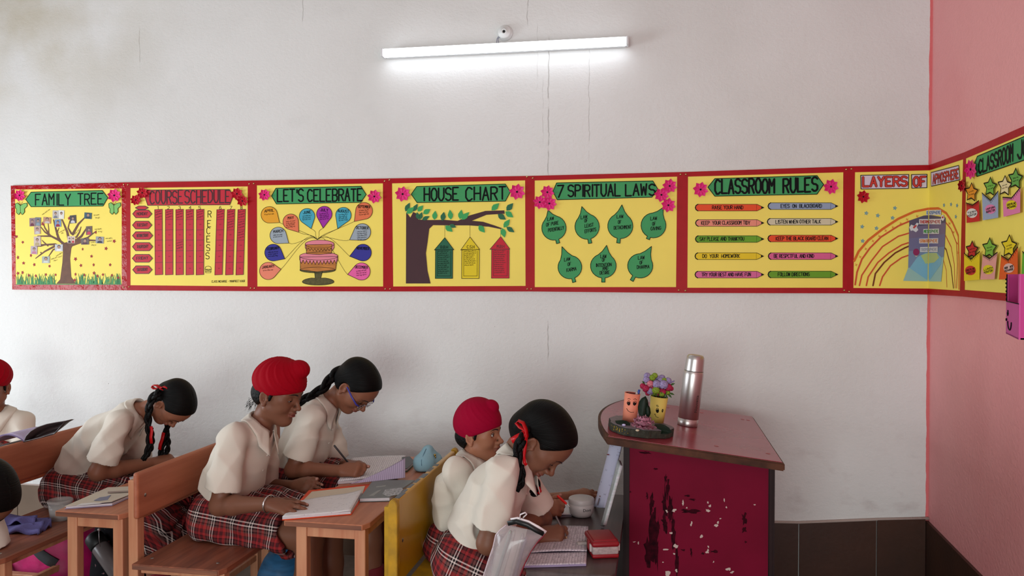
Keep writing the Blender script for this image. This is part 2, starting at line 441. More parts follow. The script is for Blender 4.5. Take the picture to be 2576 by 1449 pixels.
def scrawl(bm, p0, p1, h, wid, w, mi=0):
    """a line of small joined-up handwriting"""
    p0, p1 = np.array(p0, float), np.array(p1, float); L = np.linalg.norm(p1 - p0); n = max(4, int(L / (h * 0.42)))
    pts = []; gap = rng.randint(3, 6)
    for i in range(n + 1):
        q = p0 + (p1 - p0) * i / n
        y = (h * rng.uniform(0.2, 0.5) if i % 2 else -h * rng.uniform(0.2, 0.5)) * (1.5 if rng.random() < 0.2 else 1)
        pts.append(q + np.array([0, y]))
        gap -= 1
        if gap == 0:
            if len(pts) > 1: ribbon(bm, pts, wid, w, mi)
            pts = []; gap = rng.randint(4, 7)
    if len(pts) > 1: ribbon(bm, pts, wid, w, mi)

K_YEL = mat('yellow_chart_paper', (255, 232, 104), 0.6, noise=0.05, nscale=5, bump=0.05, bscale=9)
K_RED = mat('red_foil_tape', (176, 8, 22), 0.5, noise=0.12, nscale=14, bump=0.10, bscale=20, spec=0.25)
K_FOIL = mat('crumpled_red_foil_tape', (176, 8, 22), 0.24, noise=0.15, nscale=14, bump=0.9, bscale=22, spec=0.35)
K_GRN = mat('green_paper', (58, 158, 92), 0.6, noise=0.08, nscale=10)
K_INK = mat('black_marker', (11, 11, 13), 0.6, spec=0.15)
K_PINK = mat('pink_craft_paper', (235, 48, 134), 0.55)
K_REDP = mat('red_craft_paper', (198, 18, 44), 0.55)
K_BRN = mat('brown_paint', (112, 72, 50), 0.6, noise=0.3, nscale=30)
K_CARD = mat('board_edge', (196, 148, 100), 0.8)
def paper(rgb): return mat('paper_%d_%d_%d' % rgb, rgb, 0.6, noise=0.05, nscale=12)
def chart(label, tl, tr, br, bl, inner, tape):
    cx_ = (bl[0] + br[0]) / 2; cy_ = (bl[1] + br[1]) / 2
    t = empty('wall_chart', W3((cx_, cy_), 0) , label, 'wall chart', 'yellow charts with red borders along the wall')
    bm = bmesh.new()
    P = [W3(p, -0.0005) for p in (tl, tr, br, bl)]
    if right_wall(((tl[0] + bl[0]) / 2, (tl[1] + bl[1]) / 2)): prism(bm, P, (BT - 0.001, 0, 0))
    else: prism(bm, P, (0, BT - 0.001, 0))
    fin('backing_board', bm, K_CARD, t)
    return t
def sheet(t, inner, outer, tape):
    bm = bmesh.new(); flat(bm, inner, 0.0004); finp('chart_paper', bm, K_YEL, t)
    bm = bmesh.new(); n = len(inner)
    for i in range(n):
        a, b = np.array(outer[i]), np.array(outer[(i + 1) % n]); c, d = np.array(inner[(i + 1) % n]), np.array(inner[i])
        k = 14
        for j in range(k):              # tape laid in short runs, a little uneven
            f0, f1 = j / k, (j + 1) / k
            q = [a + (b - a) * f0, a + (b - a) * f1, d + (c - d) * f1, d + (c - d) * f0]
            flat(bm, [tuple(x) for x in q], 0.0012)
    finp('border_tape', bm, tape, t)
def strip(t, pts, words, m=None, ink=None, hw=0.0075, name='title_strip'):
    bm = bmesh.new(); flat(bm, pts, 0.0022); s = finp(name, bm, m or K_GRN, t)
    bm = bmesh.new(); ribbon(bm, pts + [pts[0]], 0.0030, 0.0028)
    for (tx, a, b, h) in words: lettering(bm, tx, a, b, h, hw, 0.0030, 0, 0.03)
    finp('lettering', bm, ink or K_INK, s)
    return s
def flower(t, c, r, m, n=8, rot=0.2):
    bm = bmesh.new(); c = np.array(c, float)
    sx = 0.62 if right_wall(tuple(c)) else 1.0
    for k in range(n):
        a = rot + k * 2 * math.pi / n + rng.uniform(-.08, .08)
        dirs = lambda ang, rr: c + np.array([math.cos(ang) * sx, math.sin(ang)]) * rr
        base = V(W3(c, 0.006)); tip = V(W3(dirs(a, r), 0.013 + rng.uniform(0, .007))); mid = V(W3(dirs(a, r * .55), 0.004))
        l = V(W3(dirs(a - .42, r * .72), 0.010)); rr_ = V(W3(dirs(a + .42, r * .72), 0.010))
        vs = [bm.verts.new(x) for x in (base, l, tip, rr_, mid)]
        for q in ((0, 1, 4), (1, 2, 4), (2, 3, 4), (3, 0, 4)): bm.faces.new([vs[i] for i in q])
    f = fin('paper_flower', bm, m, t)
    bm = bmesh.new(); flat(bm, [tuple(c + np.array([math.cos(x) * sx, math.sin(x)]) * r * .13) for x in np.linspace(0, 6.28, 9)[:-1]], 0.0075)
    finp('flower_center', bm, K_INK, f)
def leafshape(bm, tip, base, wd, w, mi=0):
    tip, base = np.array(tip, float), np.array(base, float); d = tip - base; s = np.array([-d[1], d[0]]) / np.linalg.norm(d) * wd
    L = [base, base + d * .25 + s * .8, base + d * .5 + s, base + d * .78 + s * .5, tip, base + d * .78 - s * .5, base + d * .5 - s, base + d * .25 - s * .8]
    flat(bm, [tuple(x) for x in L], w, mi)
    return [tuple(x) for x in L]
def star5(c, r, rot=0.0, sx=1.0, inner=.45):
    return [(c[0] + sx * math.sin(rot + k * math.pi / 5) * (r if k % 2 == 0 else r * inner), c[1] - math.cos(rot + k * math.pi / 5) * (r if k % 2 == 0 else r * inner)) for k in range(10)]
def P(c, *pts): return [c(*p) for p in pts]

TL = [(27, 467), (316.8, 458.8), (632.2, 454.2), (974, 449), (1331, 442.5), (1718.7, 432.7), (2135.5, 418.4)]
BL_ = [(30.7, 728.6), (319, 730.4), (635.4, 732.4), (975.2, 733.2), (1331.6, 733.2), (1716, 737), (2130.2, 738)]
INN = [P(c1, (145, 182), (1195, 172), (1195, 1112), (155, 1118)), P(c1, (1280, 168), (2432, 152), (2430, 1133), (1280, 1122)),
       P(c2, (93, 130), (1228, 112), (1230, 1040), (97, 1040)), P(c2, (1310, 112), (2508, 85), (2512, 1035), (1320, 1040)),
       P(c3, (135, 132), (1208, 103), (1200, 935), (135, 935)), P(c3, (1290, 103), (2460, 70), (2455, 940), (1285, 940))]
LAB = ['yellow chart headed FAMILY TREE with a brown painted tree and small photos', 'yellow chart headed COURSE SCHEDULE with red timetable columns',
       "yellow chart headed LET'S CELEBRATE with a cake and month balloons", 'yellow chart headed HOUSE CHART with a dark tree and three hanging houses',
       'yellow chart headed 7 SPIRITUAL LAWS with seven green leaves', 'yellow chart headed CLASSROOM RULES with ten coloured pencils']
CH = []
for i in range(6):
    outer = [TL[i], TL[i + 1], BL_[i + 1], BL_[i]]
    t = chart(LAB[i], *outer, INN[i], K_RED); CH.append(t)
    sheet(t, INN[i], outer, K_FOIL if i == 0 else K_RED)

# --- FAMILY TREE
t = CH[0]; c = c1
strip(t, P(c, (252, 280), (305, 208), (1003, 192), (1058, 262), (1010, 345), (305, 352)), [('FAMILY', c(348, 335), c(690, 332), 28), ('TREE', c(765, 330), c(1008, 326), 27)], hw=.0064)
flower(t, c(190, 240), 15.5, K_PINK); flower(t, c(1120, 240), 18, K_PINK)
m_bf = paper((128, 196, 104))
for bx, by in ((200, 365), (1118, 362)):
    bm = bmesh.new(); o_ = P(c, *[(bx + x, by + y) for x, y in ((0, -25), (-30, -52), (-52, -40), (-48, 0), (-38, 10), (-40, 45), (-15, 66), (0, 40), (18, 66), (40, 40), (38, 8), (66, -20), (64, -50), (30, -45))])
    flat(bm, o_, 0.003); f = finp('paper_butterfly', bm, m_bf, t)
    bm = bmesh.new(); ribbon(bm, o_ + [o_[0]], 0.002, 0.0035); ribbon(bm, P(c, (bx, by + 40), (bx - 2, by - 25), (bx - 12, by - 66)), 0.0018, 0.0035); ribbon(bm, P(c, (bx - 2, by - 25), (bx + 20, by - 62)), 0.0018, 0.0035)
    finp('outline', bm, K_INK, f)
bm = bmesh.new()
flat(bm, P(c, (552, 1108), (590, 1065), (612, 900), (620, 760), (600, 715), (650, 700), (735, 690), (700, 760), (688, 860), (700, 1040), (745, 1108)), 0.0012)
for wd, pts in ((24, ((660, 745), (580, 680), (500, 640), (370, 640))), (22, ((575, 665), (545, 560), (525, 480))), (16, ((590, 680), (555, 620), (578, 560))),
                (16, ((500, 640), (440, 600), (400, 550))), (16, ((495, 642), (440, 560), (420, 500))), (12, ((478, 620), (478, 570), (470, 500))), (28, ((690, 745), (660, 600), (610, 480))),
                (24, ((715, 620), (770, 520), (830, 460))), (16, ((700, 615), (668, 560), (685, 490))), (26, ((700, 720), (800, 640), (850, 560))), (16, ((750, 650), (780, 600), (795, 550))), (18, ((755, 690), (860, 655), (945, 590))),
                (22, ((700, 730), (850, 680), (1000, 685))), (24, ((640, 770), (540, 720), (360, 728))), (18, ((545, 735), (440, 790), (350, 858))), (16, ((610, 735), (520, 775), (470, 850))), (12, ((470, 735), (430, 700), (412, 680))), (12, ((440, 725), (400, 740), (350, 740))), (10, ((400, 800), (410, 815), (380, 830)))):
    pp = []
    for (a, b) in zip(pts, pts[1:]):
        for k in range(3): pp.append((a[0] + (b[0] - a[0]) * k / 3, a[1] + (b[1] - a[1]) * k / 3))
    ribbon(bm, P(c, *pp, pts[-1]), wd / 3.903 * 0.00205 * 1.25, 0.0013, 0, 0.4)
finp('painted_tree', bm, K_BRN, t)
bm = bmesh.new()
for k in range(130):
    x = rng.choice([rng.uniform(165, 545), rng.uniform(745, 1185)]); hh = rng.uniform(40, 105); l = rng.uniform(-22, 22)
    ribbon(bm, P(c, (x, 1108), (x + l * .4, 1108 - hh * .6), (x + l, 1108 - hh)), 0.0065, 0.0014, rng.choice((0, 0, 1)), 0.2)
ribbon(bm, P(c, (160, 1113), (1190, 1113)), 0.004, 0.0014)
finp('painted_grass', bm, [mat('green_paint', (70, 150, 90), 0.6), mat('deep_green_paint', (40, 120, 70), 0.6)], t)
m_ml = paper((158, 22, 34))
for x, y in ((160, 645), (222, 700), (420, 520), (680, 465), (810, 768), (1040, 762), (1120, 690), (940, 605), (740, 865), (897, 838), (793, 928), (918, 922), (1080, 922), (335, 920), (485, 935), (230, 905), (175, 850), (302, 830), (175, 1005), (220, 998), (282, 1025), (350, 1030), (450, 1018), (545, 1020), (740, 1015), (828, 1022), (922, 1003), (957, 1032), (1010, 1018), (1098, 1025), (1160, 1048), (733, 1072)):
    bm = bmesh.new(); flat(bm, star5(c(x, y), rng.uniform(4.2, 5.6), rng.uniform(0, 6), rng.uniform(.6, 1), .5), 0.0019); finp('maple_leaf', bm, m_ml, t)
skin_, dark_ = paper((176, 140, 120)), paper((58, 46, 50))
for (x, y, w_, h_, bg, cl) in ((316, 503, 56, 82, (150, 122, 124), (110, 40, 60)), (373, 498, 56, 84, (120, 120, 128), (130, 150, 165)), (463, 485, 75, 62, (190, 140, 110), (200, 190, 185)), (545, 428, 58, 80, (196, 190, 184), (120, 125, 135)), (602, 428, 58, 84, (226, 224, 218), (235, 232, 220)),
    (715, 475, 62, 80, (70, 66, 72), (205, 205, 210)), (865, 440, 72, 60, (60, 95, 110), (40, 60, 80)), (568, 512, 62, 75, (120, 150, 190), (150, 20, 50)), (365, 582, 62, 78, (188, 160, 150), (200, 196, 195)), (873, 585, 60, 85, (110, 90, 85), (200, 60, 90)), (365, 690, 68, 94, (206, 186, 176), (180, 160, 120)),
    (682, 675, 38, 68, (220, 200, 190), (50, 40, 50)), (717, 675, 38, 68, (225, 205, 190), (190, 50, 60)), (834, 692, 78, 62, (110, 96, 96), (90, 50, 70)), (980, 678, 78, 66, (160, 160, 165), (50, 55, 75)), (335, 778, 65, 78, (190, 172, 182), (190, 120, 150)), (578, 755, 78, 68, (196, 200, 205), (230, 230, 232)), (450, 872, 76, 66, (170, 178, 172), (205, 212, 205))):
    bm = bmesh.new(); k = rng.uniform(-3, 3)
    flat(bm, P(c, (x - w_ / 2, y - h_ / 2 + k), (x + w_ / 2, y - h_ / 2 - k), (x + w_ / 2 + k, y + h_ / 2 - k), (x - w_ / 2 + k, y + h_ / 2 + k)), 0.0024, 0)
    hx, hy, r = x, y - h_ * .12, w_ * .17
    flat(bm, P(c, (x - w_ * .34, y + h_ * .46), (x - w_ * .28, y + h_ * .2), (x, y + h_ * .1), (x + w_ * .28, y + h_ * .2), (x + w_ * .34, y + h_ * .46)), 0.0026, 1)
    flat(bm, P(c, *[(hx + math.cos(a) * r * 1.25, hy - 4 + math.sin(a) * r * 1.3) for a in np.linspace(0, 6.28, 11)[:-1]]), 0.0027, 3)
    flat(bm, P(c, *[(hx + math.cos(a) * r, hy + 2 + math.sin(a) * r * 1.2) for a in np.linspace(0, 6.28, 11)[:-1]]), 0.0029, 2)
    finp('photo', bm, [paper(bg), paper(cl), skin_, dark_], t)
bm = bmesh.new()
for a, b in (((412, 430), (488, 378)), ((918, 435), (978, 430)), ((935, 462), (975, 460)), ((928, 575), (1000, 568)), ((962, 595), (1000, 595)), ((1035, 665), (1100, 660)), ((1050, 690), (1095, 688)), ((890, 705), (935, 700)), ((895, 728), (940, 728)), ((575, 605), (640, 575)), ((600, 612), (625, 606)), ((735, 620), (775, 575)), ((500, 868), (560, 850)), ((525, 882), (560, 875)), ((550, 838), (612, 800)), ((570, 850), (605, 835))):
    scrawl(bm, c(*a), c(*b), 3.4, 0.0012, 0.003)
finp('name_writing', bm, K_INK, t)

# --- COURSE SCHEDULE
t = CH[1]; m_dk = mat('dark_marker_on_red', (52, 18, 22), 0.5)
strip(t, P(c, (1418, 240), (1448, 188), (2250, 182), (2290, 240), (2255, 332), (1450, 338)), [('COURSE', c(1472, 322), c(1790, 318), 32), ('SCHEDULE', c(1815, 318), c(2255, 312), 32)], K_REDP, m_dk, 0.0060)
for x, y, r in ((1330, 285, 14), (1395, 215, 15), (2325, 225, 16), (2378, 295, 15)): flower(t, c(x, y), r, K_REDP)
for x0, x1, y, hh, tx in ((1302, 1490, 422, 38, 'MONDAY'), (1300, 1490, 532, 38, 'TUESDAY'), (1300, 1498, 635, 38, 'WEDNESDAY'), (1300, 1498, 744, 40, 'THURSDAY'), (1298, 1496, 858, 38, 'FRIDAY'), (1302, 1492, 970, 38, 'SATURDAY'), (1328, 1455, 362, 17, '')):
    strip(t, P(c, (x0, y), (x0 + 32, y - hh), (x1 - 34, y - hh), (x1, y), (x1 - 34, y + hh), (x0 + 32, y + hh)), [(tx, c(x0 + 42, y + 14), c(x1 - 44, y + 10), 7.2)] if tx else [], K_REDP, m_dk, 0.0022, 'day_tag')
for k, (xt, xb) in enumerate(((1555, 1560), (1660, 1660), (1762, 1763), (1862, 1862), (1965, 1962), (2165, 2145), (2268, 2250), (2372, 2352))):
    X = lambda y, o: c(xt + (xb - xt) * (y - 380) / 640 + o, y)
    bm = bmesh.new(); flat(bm, [X(380, -37), X(376, 37), X(1018, 37), X(1022, -37)], 0.002); f = finp('schedule_column', bm, K_REDP, t)
    bm = bmesh.new(); ribbon(bm, [X(380, -37), X(376, 37), X(1018, 37), X(1022, -37), X(380, -37)], 0.002, 0.0026)
    ys = (380, 478, 580, 680, 785, 900, 1020)
    for y in ys[1:-1]: ribbon(bm, [X(y, -37), X(y - 3, 37)], 0.0016, 0.0026)
    for j in range(6):
        ym = (ys[j] + ys[j + 1]) / 2
        if j == 0 or (k == 7 and j < 3) or (k == 6 and j == 1) or (k == 2 and j == 3):
            for q in (-30, -5, 22): scrawl(bm, X(ym + q + 8, -28), X(ym + q - 8, 28), 3.2, 0.0012, 0.0026)
        else: lettering(bm, '"', X(ym + 10, -10), X(ym + 10, 10), 5, 0.0014, 0.0026)
    finp('writing', bm, m_dk, f)
bm = bmesh.new()
for k, x in enumerate((1549, 1652, 1762, 1865, 1960, 2163, 2268, 2370)): lettering(bm, str(k + 1), c(x - 10, 376), c(x + 10, 376), 7.5, 0.002, 0.0012)
for ch, x, y in zip('RECESS', (2058, 2054, 2046, 2046, 2044, 2038), (455, 548, 618, 700, 785, 865)): lettering(bm, ch, c(x - 17, y), c(x + 15, y), 16, 0.0032, 0.0012)
lettering(bm, 'CLASS INCHARGE - MANPREET KAUR', c(2078, 1096), c(2403, 1091), 5.2, 0.0014, 0.0012)
for pts in (((2012, 965), (2018, 942), (2043, 934), (2068, 942), (2076, 965), (2012, 965)), ((2012, 972), (2030, 968), (2045, 974), (2060, 968), (2076, 972)), ((2014, 980), (2074, 980)), ((2016, 986), (2020, 1000), (2068, 1000), (2073, 986), (2016, 986))): ribbon(bm, P(c, *pts), 0.002, 0.0012)
finp('marker_writing', bm, K_INK, t)

# --- LET'S CELEBRATE
t = CH[2]; c = c2
strip(t, P(c, (225, 225), (265, 155), (1030, 138), (1077, 212), (1028, 283), (270, 298)), [("LET'S", c(278, 277), c(510, 274), 30), ('CELEBRATE', c(550, 274), c(1040, 268), 30)], hw=0.0072)
flower(t, c(160, 215), 15.5, K_PINK); flower(t, c(1150, 230), 18, K_PINK)
top = (638, 618)
def bez(a, b, c_, d, n=10): return [tuple((1 - s) ** 3 * np.array(a) + 3 * s * (1 - s) ** 2 * np.array(b) + 3 * s * s * (1 - s) * np.array(c_) + s ** 3 * np.array(d)) for s in np.linspace(0, 1, n)]
bs = bmesh.new()
for (mo, x, y, r, tx, ty, rgb, nl) in (('APRIL', 205, 395, 74, 297, 465, (238, 166, 18), 1), ('MAY', 398, 458, 70, 470, 552, (236, 120, 78), 4), ('JUNE', 545, 408, 70, 582, 520, (66, 172, 196), 3), ('JULY', 700, 388, 70, 690, 515, (164, 30, 166), 4),
    ('AUGUST', 872, 398, 70, 820, 520, (66, 172, 196), 4), ('SEPTEMBER', 1058, 360, 76, 970, 455, (234, 118, 72), 3), ('MARCH', 285, 580, 74, 380, 650, (160, 172, 182), 2), ('OCTOBER', 1042, 550, 76, 928, 620, (160, 172, 182), 5),
    ('FEBRUARY', 240, 735, 76, 345, 792, (44, 40, 148), 3), ('NOVEMBER', 1048, 735, 76, 928, 768, (44, 40, 148), 0), ('JANUARY', 195, 900, 78, 310, 885, (240, 134, 104), 1), ('DECEMBER', 1035, 905, 78, 910, 932, (240, 98, 168), 3)):
    ang = math.atan2(ty - y, tx - x); pts = [(x + r * math.cos(ang + a), y + r * math.sin(ang + a)) for a in np.linspace(.85, 2 * math.pi - .85, 22)] + [(tx, ty)]
    pts = P(c, *pts)
    bm = bmesh.new(); flat(bm, pts, 0.0022); f = finp('paper_balloon', bm, paper(rgb), t)
    bm = bmesh.new(); ribbon(bm, pts + [pts[0]], 0.002, 0.0028)
    hw_ = min(r * .72, len(mo) * 8.5); sl = -0.12 if x < 640 else 0.05
    lettering(bm, mo, c(x - hw_, y - r * .35 + hw_ * -sl), c(x + hw_, y - r * .35 + hw_ * sl), 6.5, 0.0021, 0.003)
    for k in range(nl): scrawl(bm, c(x - r * .6, y - r * .1 + k * r * .24 + 6), c(x + r * .55, y - r * .1 + k * r * .24 - 2), 3.2, 0.0012, 0.003)
    finp('lettering', bm, K_INK, f)
    up = -60 if y < 600 else -110
    mid = (tx + (top[0] - tx) * .6, ty + (20 if y < 600 else -190))
    sgn = 1 if tx < top[0] else -1
    ribbon(bs, P(c, *bez((tx, ty), (tx + sgn * 70, ty + (35 if y < 700 else -60)), (top[0] - sgn * (30 + .15 * abs(tx - top[0])), top[1] + up), top)), 0.0014, 0.0016)
finp('string_lines', bs, K_INK, t)
def ell(x, y, rx, ry, n=28): return [(x + rx * math.cos(a), y + ry * math.sin(a)) for a in np.linspace(0, 2 * math.pi, n, endpoint=False)]
m_cake = mat('orange_brown_crayon', (206, 130, 56), 0.7, noise=0.35, nscale=60, stretch=(0.3, 1, 2)); m_ice = paper((232, 134, 150)); m_std = mat('olive_pencil', (98, 92, 46), 0.7, noise=0.4, nscale=70)
def inked(name, pts, m, w):
    bm = bmesh.new(); flat(bm, P(c, *pts), w); f = finp(name, bm, m, t)
    bm = bmesh.new(); ribbon(bm, P(c, *pts, pts[0]), 0.002, w + 0.0004); finp('outline', bm, K_INK, f)
inked('cake_stand', ell(645, 998, 143, 30)[0:15] + ell(645, 998, 143, 38)[15:20] + [(618, 965), (612, 905), (684, 905), (668, 965)] + ell(645, 998, 143, 38)[23:], m_std, 0.0014)
inked('cake_stand', ell(640, 892, 160, 26), m_std, 0.0016)
inked('cake_tier', [(483, 775), (818, 770), (802, 890), (640, 908), (484, 890)], m_cake, 0.002)
def icing(x, y, rx, ry, dz, n):
    e = ell(x, y, rx, ry, 40); zz = [(x + rx - 2 * rx * k / (2 * n), y + 28 + (dz if k % 2 else 4) + 10 * math.sin(math.pi * k / (2 * n))) for k in range(2 * n + 1)]
    inked('icing', e[20:40] + [e[0]] + zz, m_ice, 0.0024)
    bm = bmesh.new(); ribbon(bm, P(c, *e[0:21]), 0.0018, 0.003); finp('outline', bm, K_INK, t)
icing(650, 766, 172, 36, 38, 11)
inked('cake_tier', [(536, 665), (770, 660), (764, 742), (650, 752), (540, 745)], m_cake, 0.0028)
icing(658, 658, 130, 36, 28, 9)

# --- HOUSE CHART
t = CH[3]
strip(t, P(c, (1483, 210), (1532, 140), (2330, 118), (2375, 188), (2330, 272), (1535, 285)), [('HOUSE', c(1600, 266), c(1905, 262), 31), ('CHART', c(1975, 264), c(2330, 254), 32)], hw=0.0078)
flower(t, c(1405, 208), 20, K_PINK); flower(t, c(2435, 188), 21, K_PINK)
bm = bmesh.new()
flat(bm, P(c, (1435, 1013), (1437, 370), (1475, 420), (1500, 370), (1535, 385), (1548, 438), (1650, 442), (1780, 440), (1900, 450), (2010, 400), (2150, 360), (2320, 355), (2325, 385), (2160, 395), (2030, 448), (2130, 458), (2230, 490), (2300, 515), (2290, 524), (2180, 502), (2000, 490), (1830, 490), (1680, 488), (1645, 520), (1630, 640), (1615, 740), (1630, 900), (1657, 1013)), 0.002)
finp('paper_tree', bm, mat('dark_maroon_paper', (66, 30, 38), 0.6, noise=0.06), t)
g1, g2 = paper((58, 168, 90)), paper((28, 104, 68))
for tx, ty, bx, by, wd, g in ((1470, 285, 1430, 365, 22, 1), (1540, 295, 1500, 365, 20, 1), (1510, 325, 1440, 385, 24, 0), (1590, 310, 1540, 365, 22, 0), (1655, 345, 1590, 385, 24, 0), (1535, 370, 1545, 435, 18, 1), (1580, 370, 1555, 440, 20, 1), (1648, 408, 1580, 440, 18, 1), (1700, 358, 1690, 440, 24, 0), (1778, 368, 1762, 450, 24, 1), (1830, 348, 1840, 438, 24, 0), (1935, 348, 1922, 435, 24, 0), (2005, 370, 1935, 440, 24, 0), (2275, 290, 2205, 355, 26, 0), (2400, 290, 2340, 358, 26, 1), (2402, 418, 2330, 365, 26, 0), (2335, 438, 2262, 390, 26, 1), (2370, 435, 2315, 510, 24, 0), (2412, 552, 2340, 505, 22, 1), (2325, 600, 2300, 515, 26, 0), (1855, 548, 1790, 492, 26, 0), (1888, 508, 1828, 484, 18, 1), (2145, 555, 2090, 490, 26, 0)):
    bm = bmesh.new(); leafshape(bm, c(tx, ty), c(bx, by), wd / 3.578, 0.003 + rng.uniform(0, .002)); finp('paper_leaf', bm, (g1, g2)[g], t)
bm = bmesh.new()
for a, b in (((1785, 490), (1785, 600)), ((2012, 490), (2012, 595)), ((2288, 515), (2288, 590))): ribbon(bm, P(c, a, b), 0.0012, 0.0012)
finp('string_lines', bm, K_INK, t)
for (rp, x0, x1, y0, y1, rgb, tx, nl, ink) in (([(1690, 712), (1785, 600), (1867, 710)], 1701, 1857, 710, 968, (26, 100, 70), 'B.B.H', 12, K_INK), ([(1928, 712), (2012, 595), (2098, 706)], 1938, 2096, 708, 968, (236, 210, 16), 'C.S.H', 8, K_INK), ([(2190, 706), (2288, 590), (2370, 702)], 2206, 2366, 704, 966, (204, 14, 44), 'M.B.H', 12, m_dk)):
    bm = bmesh.new(); flat(bm, P(c, (x0, y0), (x1, y0), (x1 - 2, y1), (x0 - 2, y1)), 0.002); flat(bm, P(c, *rp), 0.0024); f = finp('paper_house', bm, paper(rgb), t)
    bm = bmesh.new(); ribbon(bm, P(c, *rp, rp[0]), 0.002, 0.003); ribbon(bm, P(c, (x0, y0), (x1, y0), (x1 - 2, y1), (x0 - 2, y1), (x0, y0)), 0.002, 0.003)
    ribbon(bm, P(c, (x0 + 18, y0 + 12), (x0 + 16, y1 - 22), (x1 - 20, y1 - 22), (x1 - 18, y0 + 12)), 0.0015, 0.003)
    mx = (x0 + x1) / 2; lettering(bm, tx, c(mx - 32, y0 - 12), c(mx + 34, y0 - 12), 7, 0.0018, 0.003)
    for k in range(nl): scrawl(bm, c(x0 + 24, y0 + 14 + k * 18), c(x1 - 30 - rng.uniform(0, 25), y0 + 12 + k * 18), 3.0, 0.0012, 0.003)
    finp('lettering', bm, ink, f)

# --- 7 SPIRITUAL LAWS
t = CH[4]; c = c3
strip(t, P(c, (272, 215), (300, 150), (1025, 135), (1062, 195), (1018, 258), (305, 277)), [('7', c(308, 260), c(352, 258), 30), ('SPIRITUAL', c(388, 254), c(778, 246), 29), ('LAWS', c(820, 247), c(1040, 240), 28)], hw=0.0075)
for x, y, r in ((230, 220, 18), (173, 295, 18), (245, 305, 19), (1152, 173, 19), (1090, 240, 19), (1142, 318, 19)): flower(t, c(x, y), r, K_PINK)
for tip, ce, rx, ry, st, lines in (((235, 355), (280, 490), 92, 92, (312, 605), (('LAW', 255, 432, 24), ('OF PURE', 268, 470, 46), ('POTENTIALLY', 295, 510, 58))), ((490, 328), (530, 480), 92, 95, (553, 605), (('LAW', 507, 418, 24), ('OF', 522, 446, 12), ('LEAST', 545, 482, 32), ('EFFORTS', 555, 520, 42))),
    ((792, 315), (780, 475), 95, 95, (765, 603), (('LAW', 778, 416, 24), ('OF', 775, 457, 12), ('DETACHMENT', 797, 497, 65))), ((1103, 335), (1030, 470), 94, 94, (988, 574), (('LAW', 1032, 430, 24), ('OF', 1034, 470, 12), ('GIVING', 1048, 505, 38))),
    ((340, 630), (400, 785), 90, 88, (433, 898), (('LAW', 380, 737, 22), ('OF', 396, 774, 12), ('KARMA', 412, 814, 36))), ((677, 620), (652, 775), 97, 92, (652, 898), (('LAW', 653, 715, 22), ('OF', 655, 742, 12), ('INTENTION', 655, 780, 58), ('AND', 666, 805, 20), ('DESIRE', 662, 838, 36))),
    ((1015, 628), (930, 775), 95, 92, (866, 887), (('LAW', 938, 726, 24), ('OF', 938, 762, 12), ('DHARMA', 952, 795, 46)))):
    tip, ce, st = np.array(tip, float), np.array(ce, float), np.array(st, float)
    a0 = math.atan2(*(tip - ce)[::-1]); a1 = math.atan2(*(st - ce)[::-1])
    def arc(s, e, sg):
        e2 = e
        while sg * (e2 - s) < 0: e2 += sg * 2 * math.pi
        return [ce + np.array([rx * math.cos(x), ry * math.sin(x)]) for x in np.linspace(s, e2, 11)]
    A = arc(a0 + .55, a1 - .13, 1); B = arc(a0 - .55, a1 + .13, -1)
    k1 = tip + (A[0] - tip) * .5 + (ce - tip) * .06; k2 = tip + (B[0] - tip) * .5 + (ce - tip) * .06
    sd = (st - ce) / np.linalg.norm(st - ce); sp = np.array([-sd[1], sd[0]]) * 13
    pts = P(c, *[tuple(x) for x in [tip, k1] + A + [st + (sp if np.dot(A[-1] - st, sp) > 0 else -sp), st - (sp if np.dot(A[-1] - st, sp) > 0 else -sp)] + B[::-1] + [k2]])
    bm = bmesh.new(); flat(bm, pts, 0.0022); f = finp('paper_leaf', bm, K_GRN, t)
    bm = bmesh.new(); ribbon(bm, pts + [pts[0]], 0.0026, 0.0028)
    for tx, x, y, hwd in lines:
        sl = -.18 if tip[0] < ce[0] - 20 else -.06
        lettering(bm, tx, c(x - hwd, y - sl * hwd), c(x + hwd, y + sl * hwd), 8.2, 0.0024, 0.003, 0, .03)
    finp('lettering', bm, K_INK, f)

